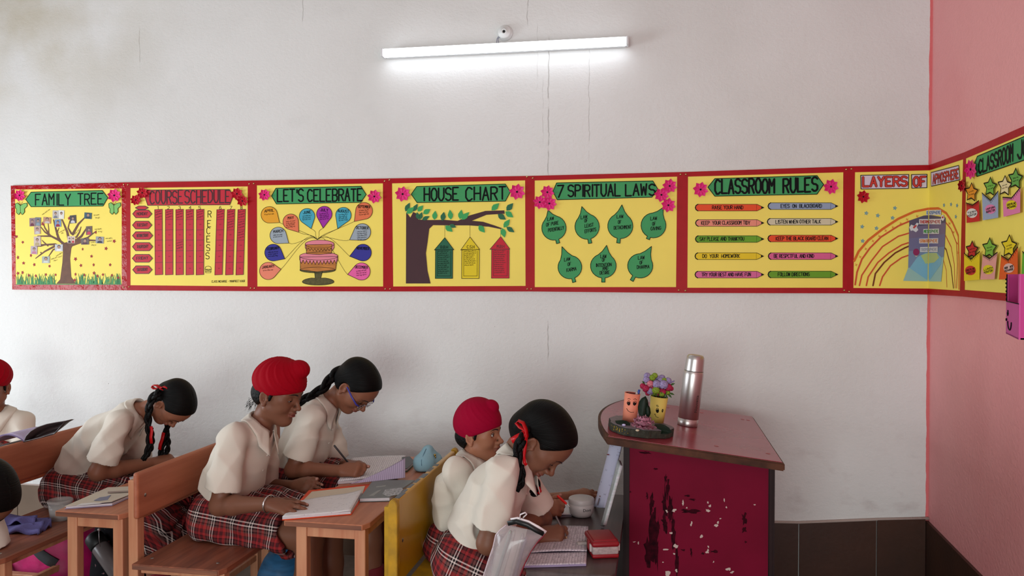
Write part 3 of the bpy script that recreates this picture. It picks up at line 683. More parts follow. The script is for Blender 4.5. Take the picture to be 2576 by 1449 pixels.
# --- CLASSROOM RULES
t = CH[5]
strip(t, P(c, (1440, 182), (1492, 118), (2262, 95), (2312, 162), (2262, 235), (1492, 250)), [('CLASSROOM', c(1494, 231), c(1945, 224), 35), ('RULES', c(2008, 226), c(2265, 212), 35)], hw=0.0088)
flower(t, c(1385, 200), 20, K_PINK); flower(t, c(2368, 178), 20, K_PINK)
for (x0, x1, y, rgb, tx, a, b) in ((1345, 1862, 336, (240, 76, 20), 'RAISE YOUR HAND', 1473, 1705), (1347, 1862, 452, (242, 146, 124), 'KEEP  YOUR CLASSROOM TIDY', 1391, 1757), (1346, 1862, 573, (106, 166, 22), 'SAY PLEASE AND THANKYOU', 1379, 1712), (1343, 1860, 702, (240, 206, 10), 'DO  YOUR  HOMEWORK', 1400, 1680), (1343, 1862, 841, (222, 104, 156), 'TRY YOUR BEST AND HAVE FUN', 1393, 1762),
    (1893, 2420, 325, (150, 164, 192), 'EYES  ON  BLACKBOARD', 1990, 2297), (1888, 2420, 443, (216, 206, 176), 'LISTEN WHEN OTHER TALK', 1951, 2290), (1892, 2420, 569, (240, 72, 18), 'KEEP THE BLACK BOARD CLEAN', 1953, 2345), (1895, 2420, 702, (224, 96, 148), 'BE RESPCTFUL AND KIND', 1938, 2238), (1893, 2420, 840, (104, 160, 20), 'FOLLOW DIRECTIONS', 1968, 2205)):
    hh = 25
    body = [(x0, y), (x0 + 6, y - 16), (x0 + 20, y - hh), (x1 - 52, y - hh), (x1 - 30, y - 12), (x1 - 30, y + 12), (x1 - 52, y + hh), (x0 + 20, y + hh), (x0 + 6, y + 16)]
    bm = bmesh.new(); flat(bm, P(c, *body), 0.0022); flat(bm, P(c, (x1 - 30, y - 13), (x1, y), (x1 - 30, y + 13)), 0.0022)
    f = finp('paper_pencil', bm, paper(rgb), t)
    bm = bmesh.new(); ribbon(bm, P(c, *[(x0 + 20, y - hh), (x0 + 6, y - 16), (x0, y), (x0 + 6, y + 16), (x0 + 20, y + hh)]), 0.004, 0.0028)
    ribbon(bm, P(c, (x0 + 20, y - hh), (x1 - 52, y - hh), (x1, y), (x1 - 52, y + hh), (x0 + 20, y + hh)), 0.0018, 0.0028)
    flat(bm, P(c, (x1 - 20, y - 9), (x1, y), (x1 - 20, y + 9)), 0.003)
    ribbon(bm, P(c, (x1 - 54, y - hh), (x1 - 56, y + hh)), 0.0008, 0.0028)
    lettering(bm, tx, c(a, y + 13), c(b, y + 11), 8.8, 0.0024, 0.003, 0, .04)
    finp('lettering', bm, K_INK, f)

# --- LAYERS OF ATMOSPHERE, folded round the corner
c = c4
def proj(p):
    q = np.array(p) - np.array([0, -D, H]); a, b, w_ = q @ np.array(_R2), q @ np.array(_U2), q @ CF
    return (1288 + FPX * a / w_, 724.5 - FPX * b / w_)
_fa, _fb = proj((XC - BT, -BT, H + .45)), proj((XC - BT, -BT, H - .05))
def foldu(v): return _fa[0] + (_fb[0] - _fa[0]) * (v - _fa[1]) / (_fb[1] - _fa[1])
cu, cl_ = (foldu(415), 415.0), (foldu(741), 741.0)
tr7, br7 = (2426, 383), (2421, 746)
in7 = P(c, (127, 383)); cin_u, cin_l = (foldu(428.5), 280 + 371 / 2.498), (foldu(726), 280 + 1114 / 2.498)
trn, brn = c(806, 302), c(786, 1127); bln = c(117, 1110)
t7 = empty('wall_chart', W3((2240, 740)), 'yellow chart headed LAYERS OF APMOSPHERE folded round the wall corner', 'wall chart', 'yellow charts with red borders along the wall')
bm = bmesh.new()
prism(bm, [W3(p, -0.0005) for p in (TL[6], cu, cl_, BL_[6])], (0, BT - 0.001, 0))
Pq = [W3(p, -0.0005) for p in (tr7, br7)]
prism(bm, [np.array([XC - BT + .0005, -BT, Pq[0][2] * 0 + W3(cu)[2]]), Pq[0], Pq[1], np.array([XC - BT + .0005, -BT, W3(cl_)[2]])], (BT - 0.001, 0, 0))
fin('backing_board', bm, K_CARD, t7)
bm = bmesh.new(); eps = 0.7
L7 = [in7[0], (cin_u[0] - eps, cin_u[1]), (cin_l[0] - eps, cin_l[1]), bln]; R7 = [(cin_u[0] + eps, cin_u[1]), trn, brn, (cin_l[0] + eps, cin_l[1])]
flat(bm, L7, 0.0004); flat(bm, R7, 0.0004); flat(bm, [(cin_u[0] - eps, cin_u[1]), (cin_u[0] + eps, cin_u[1]), (cin_l[0] + eps, cin_l[1]), (cin_l[0] - eps, cin_l[1])], 0.0004)
finp('chart_paper', bm, K_YEL, t7)
bm = bmesh.new()
for q in ([TL[6], (cu[0] - eps, cu[1]), L7[1], L7[0]], [(cu[0] - eps, cu[1]), (cu[0] + eps, cu[1]), R7[0], L7[1]], [(cu[0] + eps, cu[1]), tr7, R7[1], R7[0]], [tr7, br7, R7[2], R7[1]], [br7, (cl_[0] + eps, cl_[1]), R7[3], R7[2]], [(cl_[0] + eps, cl_[1]), (cl_[0] - eps, cl_[1]), L7[2], R7[3]], [(cl_[0] - eps, cl_[1]), BL_[6], L7[3], L7[2]], [BL_[6], TL[6], L7[0], L7[3]]): flat(bm, q, 0.0012)
finp('border_tape', bm, K_RED, t7)
m_lil = paper((222, 208, 226)); m_rl = mat('red_marker', (212, 52, 40), 0.5)
for pts, tx, a, b, h in (((((163, 402), (465, 397), (463, 485), (165, 488))), 'LAYERS', (178, 472), (452, 468), 23), ((((482, 398), (580, 396), (579, 480), (484, 483))), 'OF', (496, 472), (570, 468), 23), ((((604, 385), (778, 340), (785, 430), (606, 471))), 'APMOSPHERE', (616, 456), (776, 418), 22)):
    s = strip(t7, P(c, *pts), [], m_lil, K_INK, name='title_strip')
    bm = bmesh.new(); lettering(bm, tx, c(*a), c(*b), h, 0.011 if tx != 'APMOSPHERE' else 0.0085, 0.0034); 
    finp('lettering', bm, mat('red_outline_marker', (110, 16, 18), 0.5), s)
    bm = bmesh.new(); lettering(bm, tx, c(*a), c(*b), h, 0.006 if tx != 'APMOSPHERE' else 0.0045, 0.0038); finp('letter_fill', bm, m_rl, s)
flower(t7, c(180, 537), 17, K_REDP); flower(t7, c(796, 468), 17, K_REDP)
m_cr = mat('orange_crayon', (224, 108, 40), 0.8); m_crb = mat('brown_crayon', (120, 52, 20), 0.8); m_crr = mat('red_crayon', (214, 84, 48), 0.8)
for pts, wd, m in ((((122, 940), (150, 880), (210, 810), (300, 740), (400, 675), (500, 630), (590, 612), (650, 610), (700, 640), (740, 700), (775, 780), (780, 940), (780, 1115)), .010, m_cr), (((128, 1090), (140, 1010), (170, 930), (220, 860), (290, 790), (400, 720), (470, 690)), .007, m_crr), (((690, 690), (730, 740), (765, 830), (770, 960), (765, 1110)), .005, m_crr),
    (((155, 1095), (170, 1030), (230, 940), (300, 850), (400, 785), (468, 765)), .006, m_crr), (((198, 1095), (210, 1040), (270, 950), (340, 890), (420, 840), (462, 826)), .006, m_crr), (((240, 1095), (255, 1020), (310, 950), (380, 890), (440, 858), (520, 825), (600, 812), (660, 820), (700, 870), (730, 980), (745, 1110)), .0065, m_crb), (((282, 1095), (300, 1040), (350, 970), (420, 920), (462, 905)), .006, m_crr), (((690, 770), (730, 850), (750, 960), (755, 1110)), .0045, m_crr), (((670, 890), (700, 1000), (704, 1105)), .0035, m_crr)):
    bm = bmesh.new(); ribbon(bm, P(c, *pts), wd, 0.0013); finp('crayon_arc', bm, m, t7)
bm = bmesh.new()
for x, y in ((198, 640), (270, 655), (378, 608), (363, 670), (172, 725), (262, 735), (175, 815), (686, 590), (730, 585), (768, 592), (760, 662)): 
    p_ = star5(c(x, y), 5, 0.2, 1 if x < 590 else .55); ribbon(bm, p_[::2][::2] + p_[2::4][:2] + [p_[0]], 0.0018, 0.0013)
finp('blue_stars', bm, paper((70, 150, 190)), t7)
bm = bmesh.new()
for x, y in ((135, 965), (160, 915), (195, 865), (240, 815), (280, 785), (320, 750), (365, 730), (415, 705), (455, 680), (518, 660), (720, 705), (745, 760), (770, 830), (776, 890)): ribbon(bm, P(c, (x - 5, y - 8), (x + 4, y + 8)), 0.0018, 0.0014); ribbon(bm, P(c, (x - 7, y + 4), (x + 7, y - 4)), 0.0018, 0.0014)
finp('orange_ticks', bm, m_cr, t7)
# painted picture of the layers, pasted over the fold
fold = lambda y: (foldu(280 + y / 2.498) - 2100) * 2.498
def band(pts, w, mi, bm):
    """split a polygon at the wall corner"""
    for side in (-1, 1):
        out = []
        for (a, b) in zip(pts, pts[1:] + pts[:1]):
            ia, ib = side * (a[0] - fold(a[1])) >= 0, side * (b[0] - fold(b[1])) >= 0
            if ia: out.append(a)
            if ia != ib:
                s = (fold(a[1]) - a[0]) / ((b[0] - a[0]) or 1e-6); y = a[1] + (b[1] - a[1]) * s; out.append((fold(y) + (1.2 if side > 0 else -1.0 - w * 1500), y))
        if len(out) > 2: flat(bm, P(c, *out), w, mi)
bm = bmesh.new()
band([(468, 687), (560, 655), (600, 652), (695, 668), (697, 700), (468, 730)], .0018, 0, bm)
band([(466, 730), (697, 700), (694, 770), (466, 800)], .0018, 1, bm)
band([(466, 800), (694, 770), (690, 850), (464, 880)], .0018, 2, bm)
band([(464, 880), (690, 850), (684, 915), (461, 985)], .0018, 3, bm)
band([(461, 985), (684, 915), (668, 1070), (430, 1065)], .0018, 4, bm)
band([(470, 985), (520, 915), (570, 890), (640, 888), (672, 920), (668, 960), (600, 1055), (580, 1060)], .0022, 5, bm)
band([(540, 905), (590, 890), (640, 890), (655, 920), (625, 950), (570, 958)], .0025, 6, bm)
finp('layers_picture', bm, [paper((88, 78, 104)), paper((120, 104, 134)), paper((116, 112, 150)), paper((122, 140, 172)), paper((158, 196, 190)), paper((130, 184, 208)), paper((186, 200, 130))], t7)
for x0, x1, y0, y1, tx, rgb in ((575, 668, 622, 652, 'EXOSPHERE', (30, 110, 190)), (530, 668, 678, 710, 'THERMOSPHERE', (190, 50, 40)), (556, 655, 740, 770, 'MESOSPHERE', (60, 150, 50)), (530, 650, 800, 830, 'STRATOSPHERE', (230, 130, 30)), (536, 646, 853, 884, 'TROPOSPHERE', (170, 170, 180))):
    bm = bmesh.new(); band([(x0, y0), (x1, y0 - 3), (x1, y1), (x0, y1)], .003, 0, bm); f = finp('layer_label', bm, paper((226, 220, 220)), t7)
    bm = bmesh.new(); lettering(bm, tx, c(x0 + 5, y1 - 6), c(x1 - 5, y1 - 8), 7, .0024, .0037); finp('lettering', bm, paper(rgb), f)
m_bl = paper((150, 30, 90))
bm = bmesh.new(); flat(bm, P(c, *ell(512, 885, 20, 22)), .003, 0); flat(bm, P(c, (503, 905), (521, 905), (517, 914), (507, 914)), .003, 1); finp('balloon_sticker', bm, [m_bl, paper((200, 190, 180))], t7)
bm = bmesh.new(); flat(bm, P(c, (468, 730), (480, 712), (500, 720), (515, 700), (528, 705), (515, 728), (525, 745), (510, 760), (490, 748), (478, 752)), .003, 0); flat(bm, P(c, (490, 728), (510, 712), (516, 720), (498, 738)), .0034, 1); finp('satellite_sticker', bm, [paper((224, 222, 226)), paper((200, 60, 60))], t7)
bm = bmesh.new(); flat(bm, P(c, (668, 655), (682, 650), (690, 675), (680, 690), (668, 680)), .003, 0); flat(bm, P(c, (672, 662), (682, 660), (682, 672), (674, 672)), .0034, 1); finp('rocket_sticker', bm, [paper((224, 222, 226)), paper((190, 40, 40))], t7)

# --- CLASSROOM JOBS on the pink wall (runs on past the picture edge)
tl8, bl8 = (2426, 383), (2421, 746)
e_t, e_b = W3(tl8), W3(bl8)
far = lambda v, du: None
X8 = XC - BT
def rw(y, z): return np.array([X8, y, z])
yl = e_t[1]; yr = yl - 0.709
zt8, zb8 = (e_t[2] + 0.0), e_b[2]
top_edge = W3((2576, 317)); bot_edge = W3((2530, 757))
kt = (top_edge[2] - zt8) / (top_edge[1] - yl); kb = (bot_edge[2] - zb8) / (bot_edge[1] - yl)
tr8 = proj(rw(yr, zt8 + kt * (yr - yl))); br8 = proj(rw(yr, zb8 + kb * (yr - yl)))
lb8 = 'yellow chart headed CLASSROOM JOBS with star tags in paper pockets on the pink wall'
t8 = chart(lb8, tl8, tr8, br8, bl8, None, K_RED)
def ins(a, dy, dz): return proj(np.array(a) + np.array([0, dy, dz]))
A8, B8, C8, D8 = rw(yl, zt8), rw(yr, zt8 + kt * (yr - yl)), rw(yr, zb8 + kb * (yr - yl)), rw(yl, zb8)
in8 = [ins(A8, -.016, -.026), ins(B8, .016, -.026), ins(C8, .016, .026), ins(D8, -.016, .026)]
sheet(t8, in8, [tl8, tr8, br8, bl8], K_RED)
s8 = strip(t8, P(c, (878, 325), (895, 283), (1300, 112), (1345, 130), (1310, 265), (892, 410)), [], K_GRN)
bm = bmesh.new()
for tx, a, b, h0, h1 in (('CLASSROOM', (905, 390), (1122, 308), 32, 42), ('JOBS', (1148, 300), (1290, 245), 43, 50)):
    n = len(tx); wds = [adv(x) for x in tx]; tot = sum(wds) - 2.2; x = 0
    for ch in tx:
        f0 = x / tot; f1 = (x + 6) / tot
        lettering(bm, ch, c(a[0] + (b[0] - a[0]) * f0, a[1] + (b[1] - a[1]) * f0), c(a[0] + (b[0] - a[0]) * f1, a[1] + (b[1] - a[1]) * f1), h0 + (h1 - h0) * f0, .0085, .0032); x += adv(ch)
finp('lettering', bm, K_INK, s8)
flower(t8, c(852, 365), 26, K_PINK, 9)
for pk, rgb, ov, orgb, tx, stars in (([(825, 575), (865, 590), (905, 560), (911, 690), (828, 702)], (206, 16, 34), (862, 640), (235, 228, 222), ('TERM', 'MONITOR'), [((858, 510), 62, (238, 150, 30))]), ([(925, 512), (978, 560), (1027, 500), (1027, 668), (930, 685)], (160, 174, 202), (978, 615), (238, 130, 180), ('UNIFORM', 'INSPECTOR'), [((976, 475), 62, (120, 186, 68))]),
    ([(1055, 540), (1110, 545), (1166, 478), (1165, 636), (1060, 664)], (240, 130, 178), (1110, 588), (240, 216, 20), ('DISCIPLINE', 'INCHARGE'), [((1135, 425), 68, (100, 172, 74)), ((1068, 470), 66, (246, 226, 170))]), ([(813, 890), (855, 930), (911, 880), (910, 1058), (812, 1066)], (244, 214, 20), (852, 1000), (208, 22, 32), ('DISCIPLINE', 'INSPECTOR'), [((862, 872), 58, (202, 14, 36))]),
    ([(930, 900), (972, 925), (1022, 885), (1004, 1055), (914, 1057)], (242, 166, 156), (964, 995), (240, 220, 20), ('LUNCH', 'MONITOR'), [((972, 862), 68, (128, 190, 64))]), ([(1046, 905), (1090, 935), (1150, 850), (1150, 1050), (1030, 1058)], (238, 94, 20), (1094, 985), (235, 190, 180), ('BOOK & NOTE', 'INCHARGE'), [((1095, 850), 74, (244, 216, 24))]), ([(1180, 880), (1230, 930), (1290, 860), (1290, 1050), (1172, 1060)], (96, 184, 40), (1232, 990), (240, 220, 200), ('MONITOR',), [])):
    for sc, r, srgb in stars:
        bm = bmesh.new(); sp = P(c, *star5(sc, r, 0.06, .68, .55)); flat(bm, sp, .006); f = finp('paper_star', bm, paper(srgb), t8)
        bm = bmesh.new(); ribbon(bm, sp + [sp[0]], .004, .0066)
        for k in (-8, 10): scrawl(bm, c(sc[0] - 16, sc[1] + k + 6), c(sc[0] + 18, sc[1] + k - 4), 3.5, .0012, .0066)
        finp('outline', bm, K_INK, f)
    bm = bmesh.new(); flat(bm, P(c, *pk), .009); f = finp('paper_pocket', bm, paper(rgb), t8)
    bm = bmesh.new(); flat(bm, P(c, *ell(ov[0], ov[1], 34, 30, 14)), .0096); finp('pocket_label', bm, paper(orgb), f)
    bm = bmesh.new(); pm = [np.array(x) for x in pk[:3]]; up_ = [pm[0] + (pm[1] - pm[0]) * s for s in np.linspace(0, 1, 7)] + [pm[1] + (pm[2] - pm[1]) * s for s in np.linspace(0, 1, 7)[1:]]
    ribbon(bm, P(c, *[tuple(x) for x in up_]), .0035, .0098)
    for x in up_[::1]: ribbon(bm, P(c, tuple(x), (x[0] + 3, x[1] + 16)), .0018, .0098)
    for k, wd in enumerate(tx): lettering(bm, wd, c(ov[0] - 27, ov[1] + 2 + 18 * k + 5), c(ov[0] + 27, ov[1] - 4 + 18 * k - 3), 4.6, .0017, .010)
    finp('lettering', bm, K_INK, f)

# --- brass push pins at the seams
m_brass = mat('brass', (206, 180, 120), 0.25, 1.0)
names = ['FAMILY TREE', 'COURSE SCHEDULE', "LET'S CELEBRATE", 'HOUSE CHART', '7 SPIRITUAL LAWS', 'CLASSROOM RULES', 'LAYERS OF APMOSPHERE']
PINS = [(1, 'top', [c1(1215, 133), c1(1256, 135)]), (1, 'bottom', [c1(1213, 1142), c1(1268, 1137)]), (2, 'top', [c1(2447, 127), c1(2492, 124)]), (2, 'bottom', [c1(2462, 1150), c1(2500, 1151)]),
        (3, 'top', [c2(1244, 91), c2(1287, 82)]), (3, 'bottom', [c2(1250, 1062), c2(1293, 1061)]), (4, 'top', [c3(77, 104), c3(121, 114)]), (4, 'bottom', [c3(80, 949), c3(110, 949)]), (5, 'top', [c3(1234, 86), c3(1274, 86)]), (5, 'bottom', [c3(1221, 958), c3(1271, 961)]), (6, 'top', [c3(2482, 49), c3(2522, 45)]), (6, 'bottom', [c3(2468, 959), c3(2505, 969)])]
for i, tb, ps in PINS:
    for k, p in enumerate(ps):
        q = W3(p, 0.001); bm = bmesh.new()
        lathe(bm, [(0.0012, -0.006), (0.0012, 0), (0.0046, 0), (0.0042, 0.0016), (0.0026, 0.003), (0.0006, 0.0036)], q, (0, -1, 0), 12)
        o = fin('push_pin', bm, m_brass, None, True)
        tag(o, 'brass push pin at the %s %s corner of the %s chart' % (tb, 'right' if k == 0 else 'left', names[i - 1 + k]), 'push pin', 'brass push pins holding the charts')

# --- pink paper box at the picture edge
q0 = at(2532, 690, 2.42)
fd = np.array([math.sin(R_(15)), math.cos(R_(15)), 0]); fd = -fd
fn = np.array([-fd[1] * -1, fd[0] * -1, 0]); fn = np.array([-math.cos(R_(15)), math.sin(R_(15)), 0])
LX, HZ, DP = 0.24, 0.165, 0.0
bx = empty('paper_box', q0 + fd * LX / 2 + np.array([0, 0, -HZ]), 'bright pink paper box with a smiling face and dark opening beside the CLASSROOM JOBS chart', 'box')
def bq(a, z, o=0.0): return q0 + fd * a + np.array([0, 0, z]) + fn * o
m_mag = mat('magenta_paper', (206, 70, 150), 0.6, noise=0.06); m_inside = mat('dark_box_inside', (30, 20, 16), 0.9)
bm = bmesh.new(); prism(bm, [bq(0, -.075), bq(LX, -.075), bq(LX, -HZ), bq(0, -HZ)], -fn * .004); fin('front_panel', bm, m_mag, bx)
bm = bmesh.new()
for pts in ([bq(0, 0), bq(.016, 0), bq(.016, -.076), bq(0, -.076)], [bq(LX - .016, 0), bq(LX, 0), bq(LX, -.076), bq(LX - .016, -.076)]): prism(bm, pts, -fn * .004)
fin('front_post', bm, m_mag, bx)
bkx = XC - 0.002
def back(p): return np.array([bkx, p[1], p[2]])
bm = bmesh.new()
for pts in ([bq(0, 0), back(bq(0, 0)), back(bq(0, -HZ)), bq(0, -HZ)],): prism(bm, pts, fd * .004)
fin('side_panel', bm, m_mag, bx)
bm = bmesh.new(); prism(bm, [bq(LX, 0), back(bq(LX, 0)), back(bq(LX, -HZ)), bq(LX, -HZ)], -fd * .004); fin('side_panel', bm, m_mag, bx)
bm = bmesh.new(); prism(bm, [bq(0, -HZ), bq(LX, -HZ), back(bq(LX, -HZ)), back(bq(0, -HZ))], (0, 0, .004)); fin('bottom_panel', bm, m_mag, bx)
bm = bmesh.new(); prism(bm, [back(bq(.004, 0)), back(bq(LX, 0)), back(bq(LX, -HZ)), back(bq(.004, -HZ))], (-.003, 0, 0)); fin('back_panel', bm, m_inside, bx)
bm = bmesh.new()
def bst(pts, wd): tube(bm, [bq(a, z, .001) for a, z in pts], wd, 6)
bst([(0.035, -.105), (.042, -.113), (.055, -.106)], .0016); bst([(.04, -.098), (.043, -.108)], .0012); bst([(.05, -.098), (.05, -.108)], .0012)
bst([(.046 + .035 * (1 - math.cos(a)), -.128 - .022 * math.sin(a)) for a in np.linspace(0, 3.14, 12)], .0018); bst([(.022, -.122), (.024, -.128)], .003)
bst([(0.018, 0), (.018, -.075), (LX, -.075)], .0014)
for k in range(6): bst([(.007, -.012 - .011 * k), (.008, -.016 - .011 * k)], .0028 - .0003 * k)
fin('face_drawing', bm, K_INK, bx)
# ================================================================ desks, benches, lectern
def wood(name, rgb, rgb2, axis, rough=0.45):
    st = {'y': (14, 1.2, 14), 'z': (14, 14, 1.2), 'x': (1.2, 14, 14)}[axis]
    return mat(name, rgb, rough, rgb2=rgb2, nscale=3.2, stretch=st, bump=0.04, bscale=9, detail=6)
W_TOP = wood('orange_varnished_top', (194, 126, 94), (174, 108, 80), 'y')
W_SEAT = wood('worn_orange_seat', (152, 90, 66), (112, 64, 48), 'y')
W_BACK = wood('orange_painted_plank', (178, 106, 76), (162, 92, 64), 'y')
W_LEG = wood('orange_painted_leg', (206, 148, 112), (188, 122, 90), 'z')
W_EDGE = wood('raw_board_edge', (150, 96, 70), (104, 66, 54), 'x', 0.7)
W_YEL = mat('yellow_gloss_paint', (204, 152, 8), 0.33, rgb2=(190, 138, 6), nscale=7, bump=0.03, bscale=14, coat=0.15)
W_YELD = mat('worn_yellow_paint', (196, 148, 12), 0.5, rgb2=(166, 126, 18), nscale=26, bump=0.05)
W_DK = wood('dark_brown_laminate', (92, 76, 74), (70, 58, 58), 'y', 0.35)
M_SCREW = mat('steel_screw', (170, 165, 160), 0.35, 1.0)
def slab(name, x0, x1, y0, y1, z0, z1, m, par, bev=.004, cut=0.0):
    """board with clipped near corner"""
    bm = bmesh.new()
    if cut:
        pts = [(x0, y0, z0), (x1 - cut, y0, z0), (x1, y0 + cut * 2.4, z0), (x1, y1, z0), (x0, y1, z0)]
        prism(bm, pts, (0, 0, z1 - z0)); bmesh.ops.bevel(bm, geom=list(bm.edges), offset=.0018, segments=1, affect='EDGES')
    else: box(bm, (x0, y0, z0), (x1, y1, z1), bev)
    return fin(name, bm, m, par)
def leg(par, x, y, w, d, z1, m, z0=0.0, name='leg'):
    bm = bmesh.new(); box(bm, (x, y, z0), (x + w, y + d, z1), .003); return fin(name, bm, m, par)
def desk(label, x0, x1, y0, y1, T, top, lm, cut=0.014, inset=.035):
    t = empty('school_desk', ((x0 + x1) / 2, (y0 + y1) / 2, 0), label, 'desk', 'school desks in a row')
    slab('desk_top', x0, x1, y0, y1, T - .018, T, top, t, cut=cut)
    b = bmesh.new(); box(b, (x0 + .004, y0 - .0012, T - .0165), (x1 - cut - .003, y0 + .0005, T - .003)); fin('raw_edge', b, W_EDGE if top is W_TOP else W_DK, t)
    for x in (x0 + inset, x1 - .045):
        for y in (y0 + .012, y1 - .05): leg(t, x, y, .036, .034, T - .018, lm)
    for y in (y0 + .016, y1 - .04):
        b = bmesh.new(); box(b, (x0 + inset + .036, y, T - .052), (x1 - .045, y + .022, T - .018), .002); fin('apron_rail', b, lm, t)
    for x in (x0 + inset + .008, x1 - .036):
        b = bmesh.new(); box(b, (x, y0 + .046, T - .05), (x + .02, y1 - .05, T - .018), .002); fin('apron_rail', b, lm, t)
        b = bmesh.new(); box(b, (x, y0 + .046, .13), (x + .022, y1 - .05, .155), .002); fin('foot_rail', b, lm, t)
    b = bmesh.new(); box(b, (x0 + inset + .03, (y0 + y1) / 2 - .015, .128), (x1 - .036, (y0 + y1) / 2 + .015, .15), .002); fin('cross_rail', b, lm, t)
    return t
def bench(label, xb, x1, y0, y1, S, zb0, zb1, seat, back, lm):
    t = empty('school_bench', ((xb + x1) / 2, (y0 + y1) / 2, 0), label, 'bench', 'school benches in a row')
    xs = xb + .022
    slab('seat', xs, x1, y0 - .03, y1, S - .018, S, seat, t, cut=.012)
    b = bmesh.new(); box(b, (xs + .004, y0 - .0312, S - .016), (x1 - .016, y0 - .0295, S - .003)); fin('raw_edge', b, W_EDGE if seat is W_SEAT else W_YELD, t)
    b = bmesh.new(); box(b, (xb, y0 + .006, zb0), (xb + .019, y1, zb1), .009 if back is not W_YEL else .006, seg=3); bk = fin('backrest', b, back, t)
    for y in (y0 + .045, y1 - .07):
        leg(t, xb - .03 if back is not W_YEL else xb - .034, y - .02, .034, .036, zb1 - .03, lm, 0, 'back_post')
        leg(t, x1 - .055, y - .03, .036, .034, S - .018, lm, 0, 'leg')
        b = bmesh.new(); box(b, (xs - .006, y - .02, S - .05), (x1 - .055, y + .004, S - .018), .002); fin('seat_rail', b, lm, t)
        b = bmesh.new(); lathe(b, [(.0001, .0015), (.005, .001), (.0062, 0)], (xb + .019, y + .0, (zb0 + zb1) / 2 - .005), (1, 0, 0), 12, cap=False); fin('screw', b, M_SCREW, bk, True)
    for x in (xs + .03, x1 - .05):
        b = bmesh.new(); lathe(b, [(.0065, 0), (.005, .001), (.0001, .0014)], (x, y0 + .03, S), (0, 0, 1), 12, cap=False); fin('screw', b, M_SCREW, t, True)
        b = bmesh.new(); box(b, (x - .01, y0 + .03, S - .048), (x + .012, y1 - .03, S - .018), .002); fin('seat_rail', b, lm, t)
    b = bmesh.new(); box(b, (xs, y0 + .03, .12), (x1 - .03, y0 + .055, .145), .002); fin('foot_rail', b, lm, t)
    return t, bk
SEAT, DESK_T, BACK0, BACK1 = .46, .60, .59, .742
bench('orange wooden bench of the girl with the red bow and plaits', -2.42, -2.09, -1.47, -.42, SEAT, BACK0, BACK1, W_SEAT, W_BACK, W_LEG)
desk('orange wooden desk under the school book in front of the plaited girl', -1.965, -1.715, -1.40, -.45, DESK_T, W_TOP, W_LEG)
bench('orange wooden bench of the boy in the scarlet turban', -1.672, -1.335, -1.415, -.42, SEAT, BACK0, BACK1, W_SEAT, W_BACK, W_LEG)
desk('orange wooden desk holding the orange folder and the blue pouch', -1.172, -.895, -1.355, -.42, DESK_T, W_TOP, W_LEG)
# yellow bench: leaning plank back on two slanted end posts
t, bk = bench('low yellow painted bench of the boy in the crimson turban', -.789, -.531, -1.42, -.73, .432, .442, .704, W_YELD, W_YEL, W_YELD)
pts = [(-.818, 0, .0), (-.79, 0, .0), (-.79, 0, .692), (-.794, 0, .706), (-.804, 0, .712), (-.814, 0, .708), (-.818, 0, .692)]
for y in (-1.446, -.725):
    b = bmesh.new(); prism(b, [(x + .026, y, z) for x, _, z in pts], (0, .026, 0)); bmesh.ops.bevel(b, geom=list(b.edges), offset=.002, segments=2, affect='EDGES'); fin('end_post', b, W_YELD, t)
b = bmesh.new(); y = -1.40
while y < -.95:
    l = rng.uniform(.02, .07); box(b, (-.7885, y, .7005), (-.7715 - rng.uniform(.0, .006), y + l, .7045)); y += l + rng.uniform(-.004, .03)
fin('grey_worn_edge', b, mat('grey_primer', (112, 120, 126), 0.7), bk)
desk('low dark brown desk with the white jar and red lunch box', -.365, -.114, -1.50, -.67, .55, W_DK, wood('dark_brown_leg', (64, 44, 42), (48, 34, 34), 'z'), 0.012)
# taller desk behind the first bench, where the boy at the picture edge sits
desk('orange wooden desk behind the first bench, under the dark covered book', -2.80, -2.475, -1.30, -.42, .60, W_TOP, W_LEG)

# ---- lectern: sloping red top with curved front
LX0, LX1, LY0, LY1 = -.112, .372, -1.05, -.30
ZL = lambda x: .8585 - (x + .179) * .1135
lec = empty('lectern', ((LX0 + LX1) / 2, (LY0 + LY1) / 2, 0), 'maroon lectern with a sloping red top and scuffed side', 'lectern')
M_LTOP = mat('red_laminate_sheen_top', (160, 60, 76), 0.24, rgb2=(150, 52, 66), nscale=6, bump=0.012, bscale=30, spec=.5)  # top colour lifted pinker than the sides to carry its reflected sheen
M_LSIDE = mat('maroon_laminate', (116, 6, 42), 0.6, rgb2=(104, 4, 36), nscale=5, spec=.12)
M_LDK = mat('dark_varnished_post', (40, 20, 20), 0.5, rgb2=(30, 14, 16), nscale=6, spec=.2)
M_EDGEB = mat('worn_brown_edging', (92, 56, 38), 0.6, rgb2=(58, 34, 24), nscale=18, spec=.2)
ax0, ax1, ay0, ay1 = -.176, .394, -1.10, -.25
out = [(ax1, ay0), (ax1, ay1)]
nn = 18
out += [(ax0 + .03 + (0.0), ay1)]
for k in range(nn + 1):
    s = k / nn; y = ay1 - .02 + (ay0 + .03 - (ay1 - .02)) * s
    x = ax0 + .012 - .058 * math.sin(math.pi * s) ** .8 + .03 * (1 - s) ** 3
    out.append((x, y))
out += [(ax0 + .010, ay0)]
def lt(name, zo0, zo1, ins_, m):
    cx_, cy_ = .11, -.68
    b = bmesh.new(); pts = []
    for x, y in out:
        d = np.array([cx_ - x, cy_ - y]); L = np.linalg.norm(d); x2, y2 = np.array([x, y]) + d / L * ins_; pts.append((x2, y2, ZL(x2) + zo0))
    prism(b, pts, (0, 0, zo1 - zo0)); bmesh.ops.bevel(b, geom=[e for e in b.edges if e.calc_face_angle(0) > .9 or True], offset=min(.004, abs(zo1 - zo0) * .3), segments=2, affect='EDGES')
    return fin(name, b, m, lec)
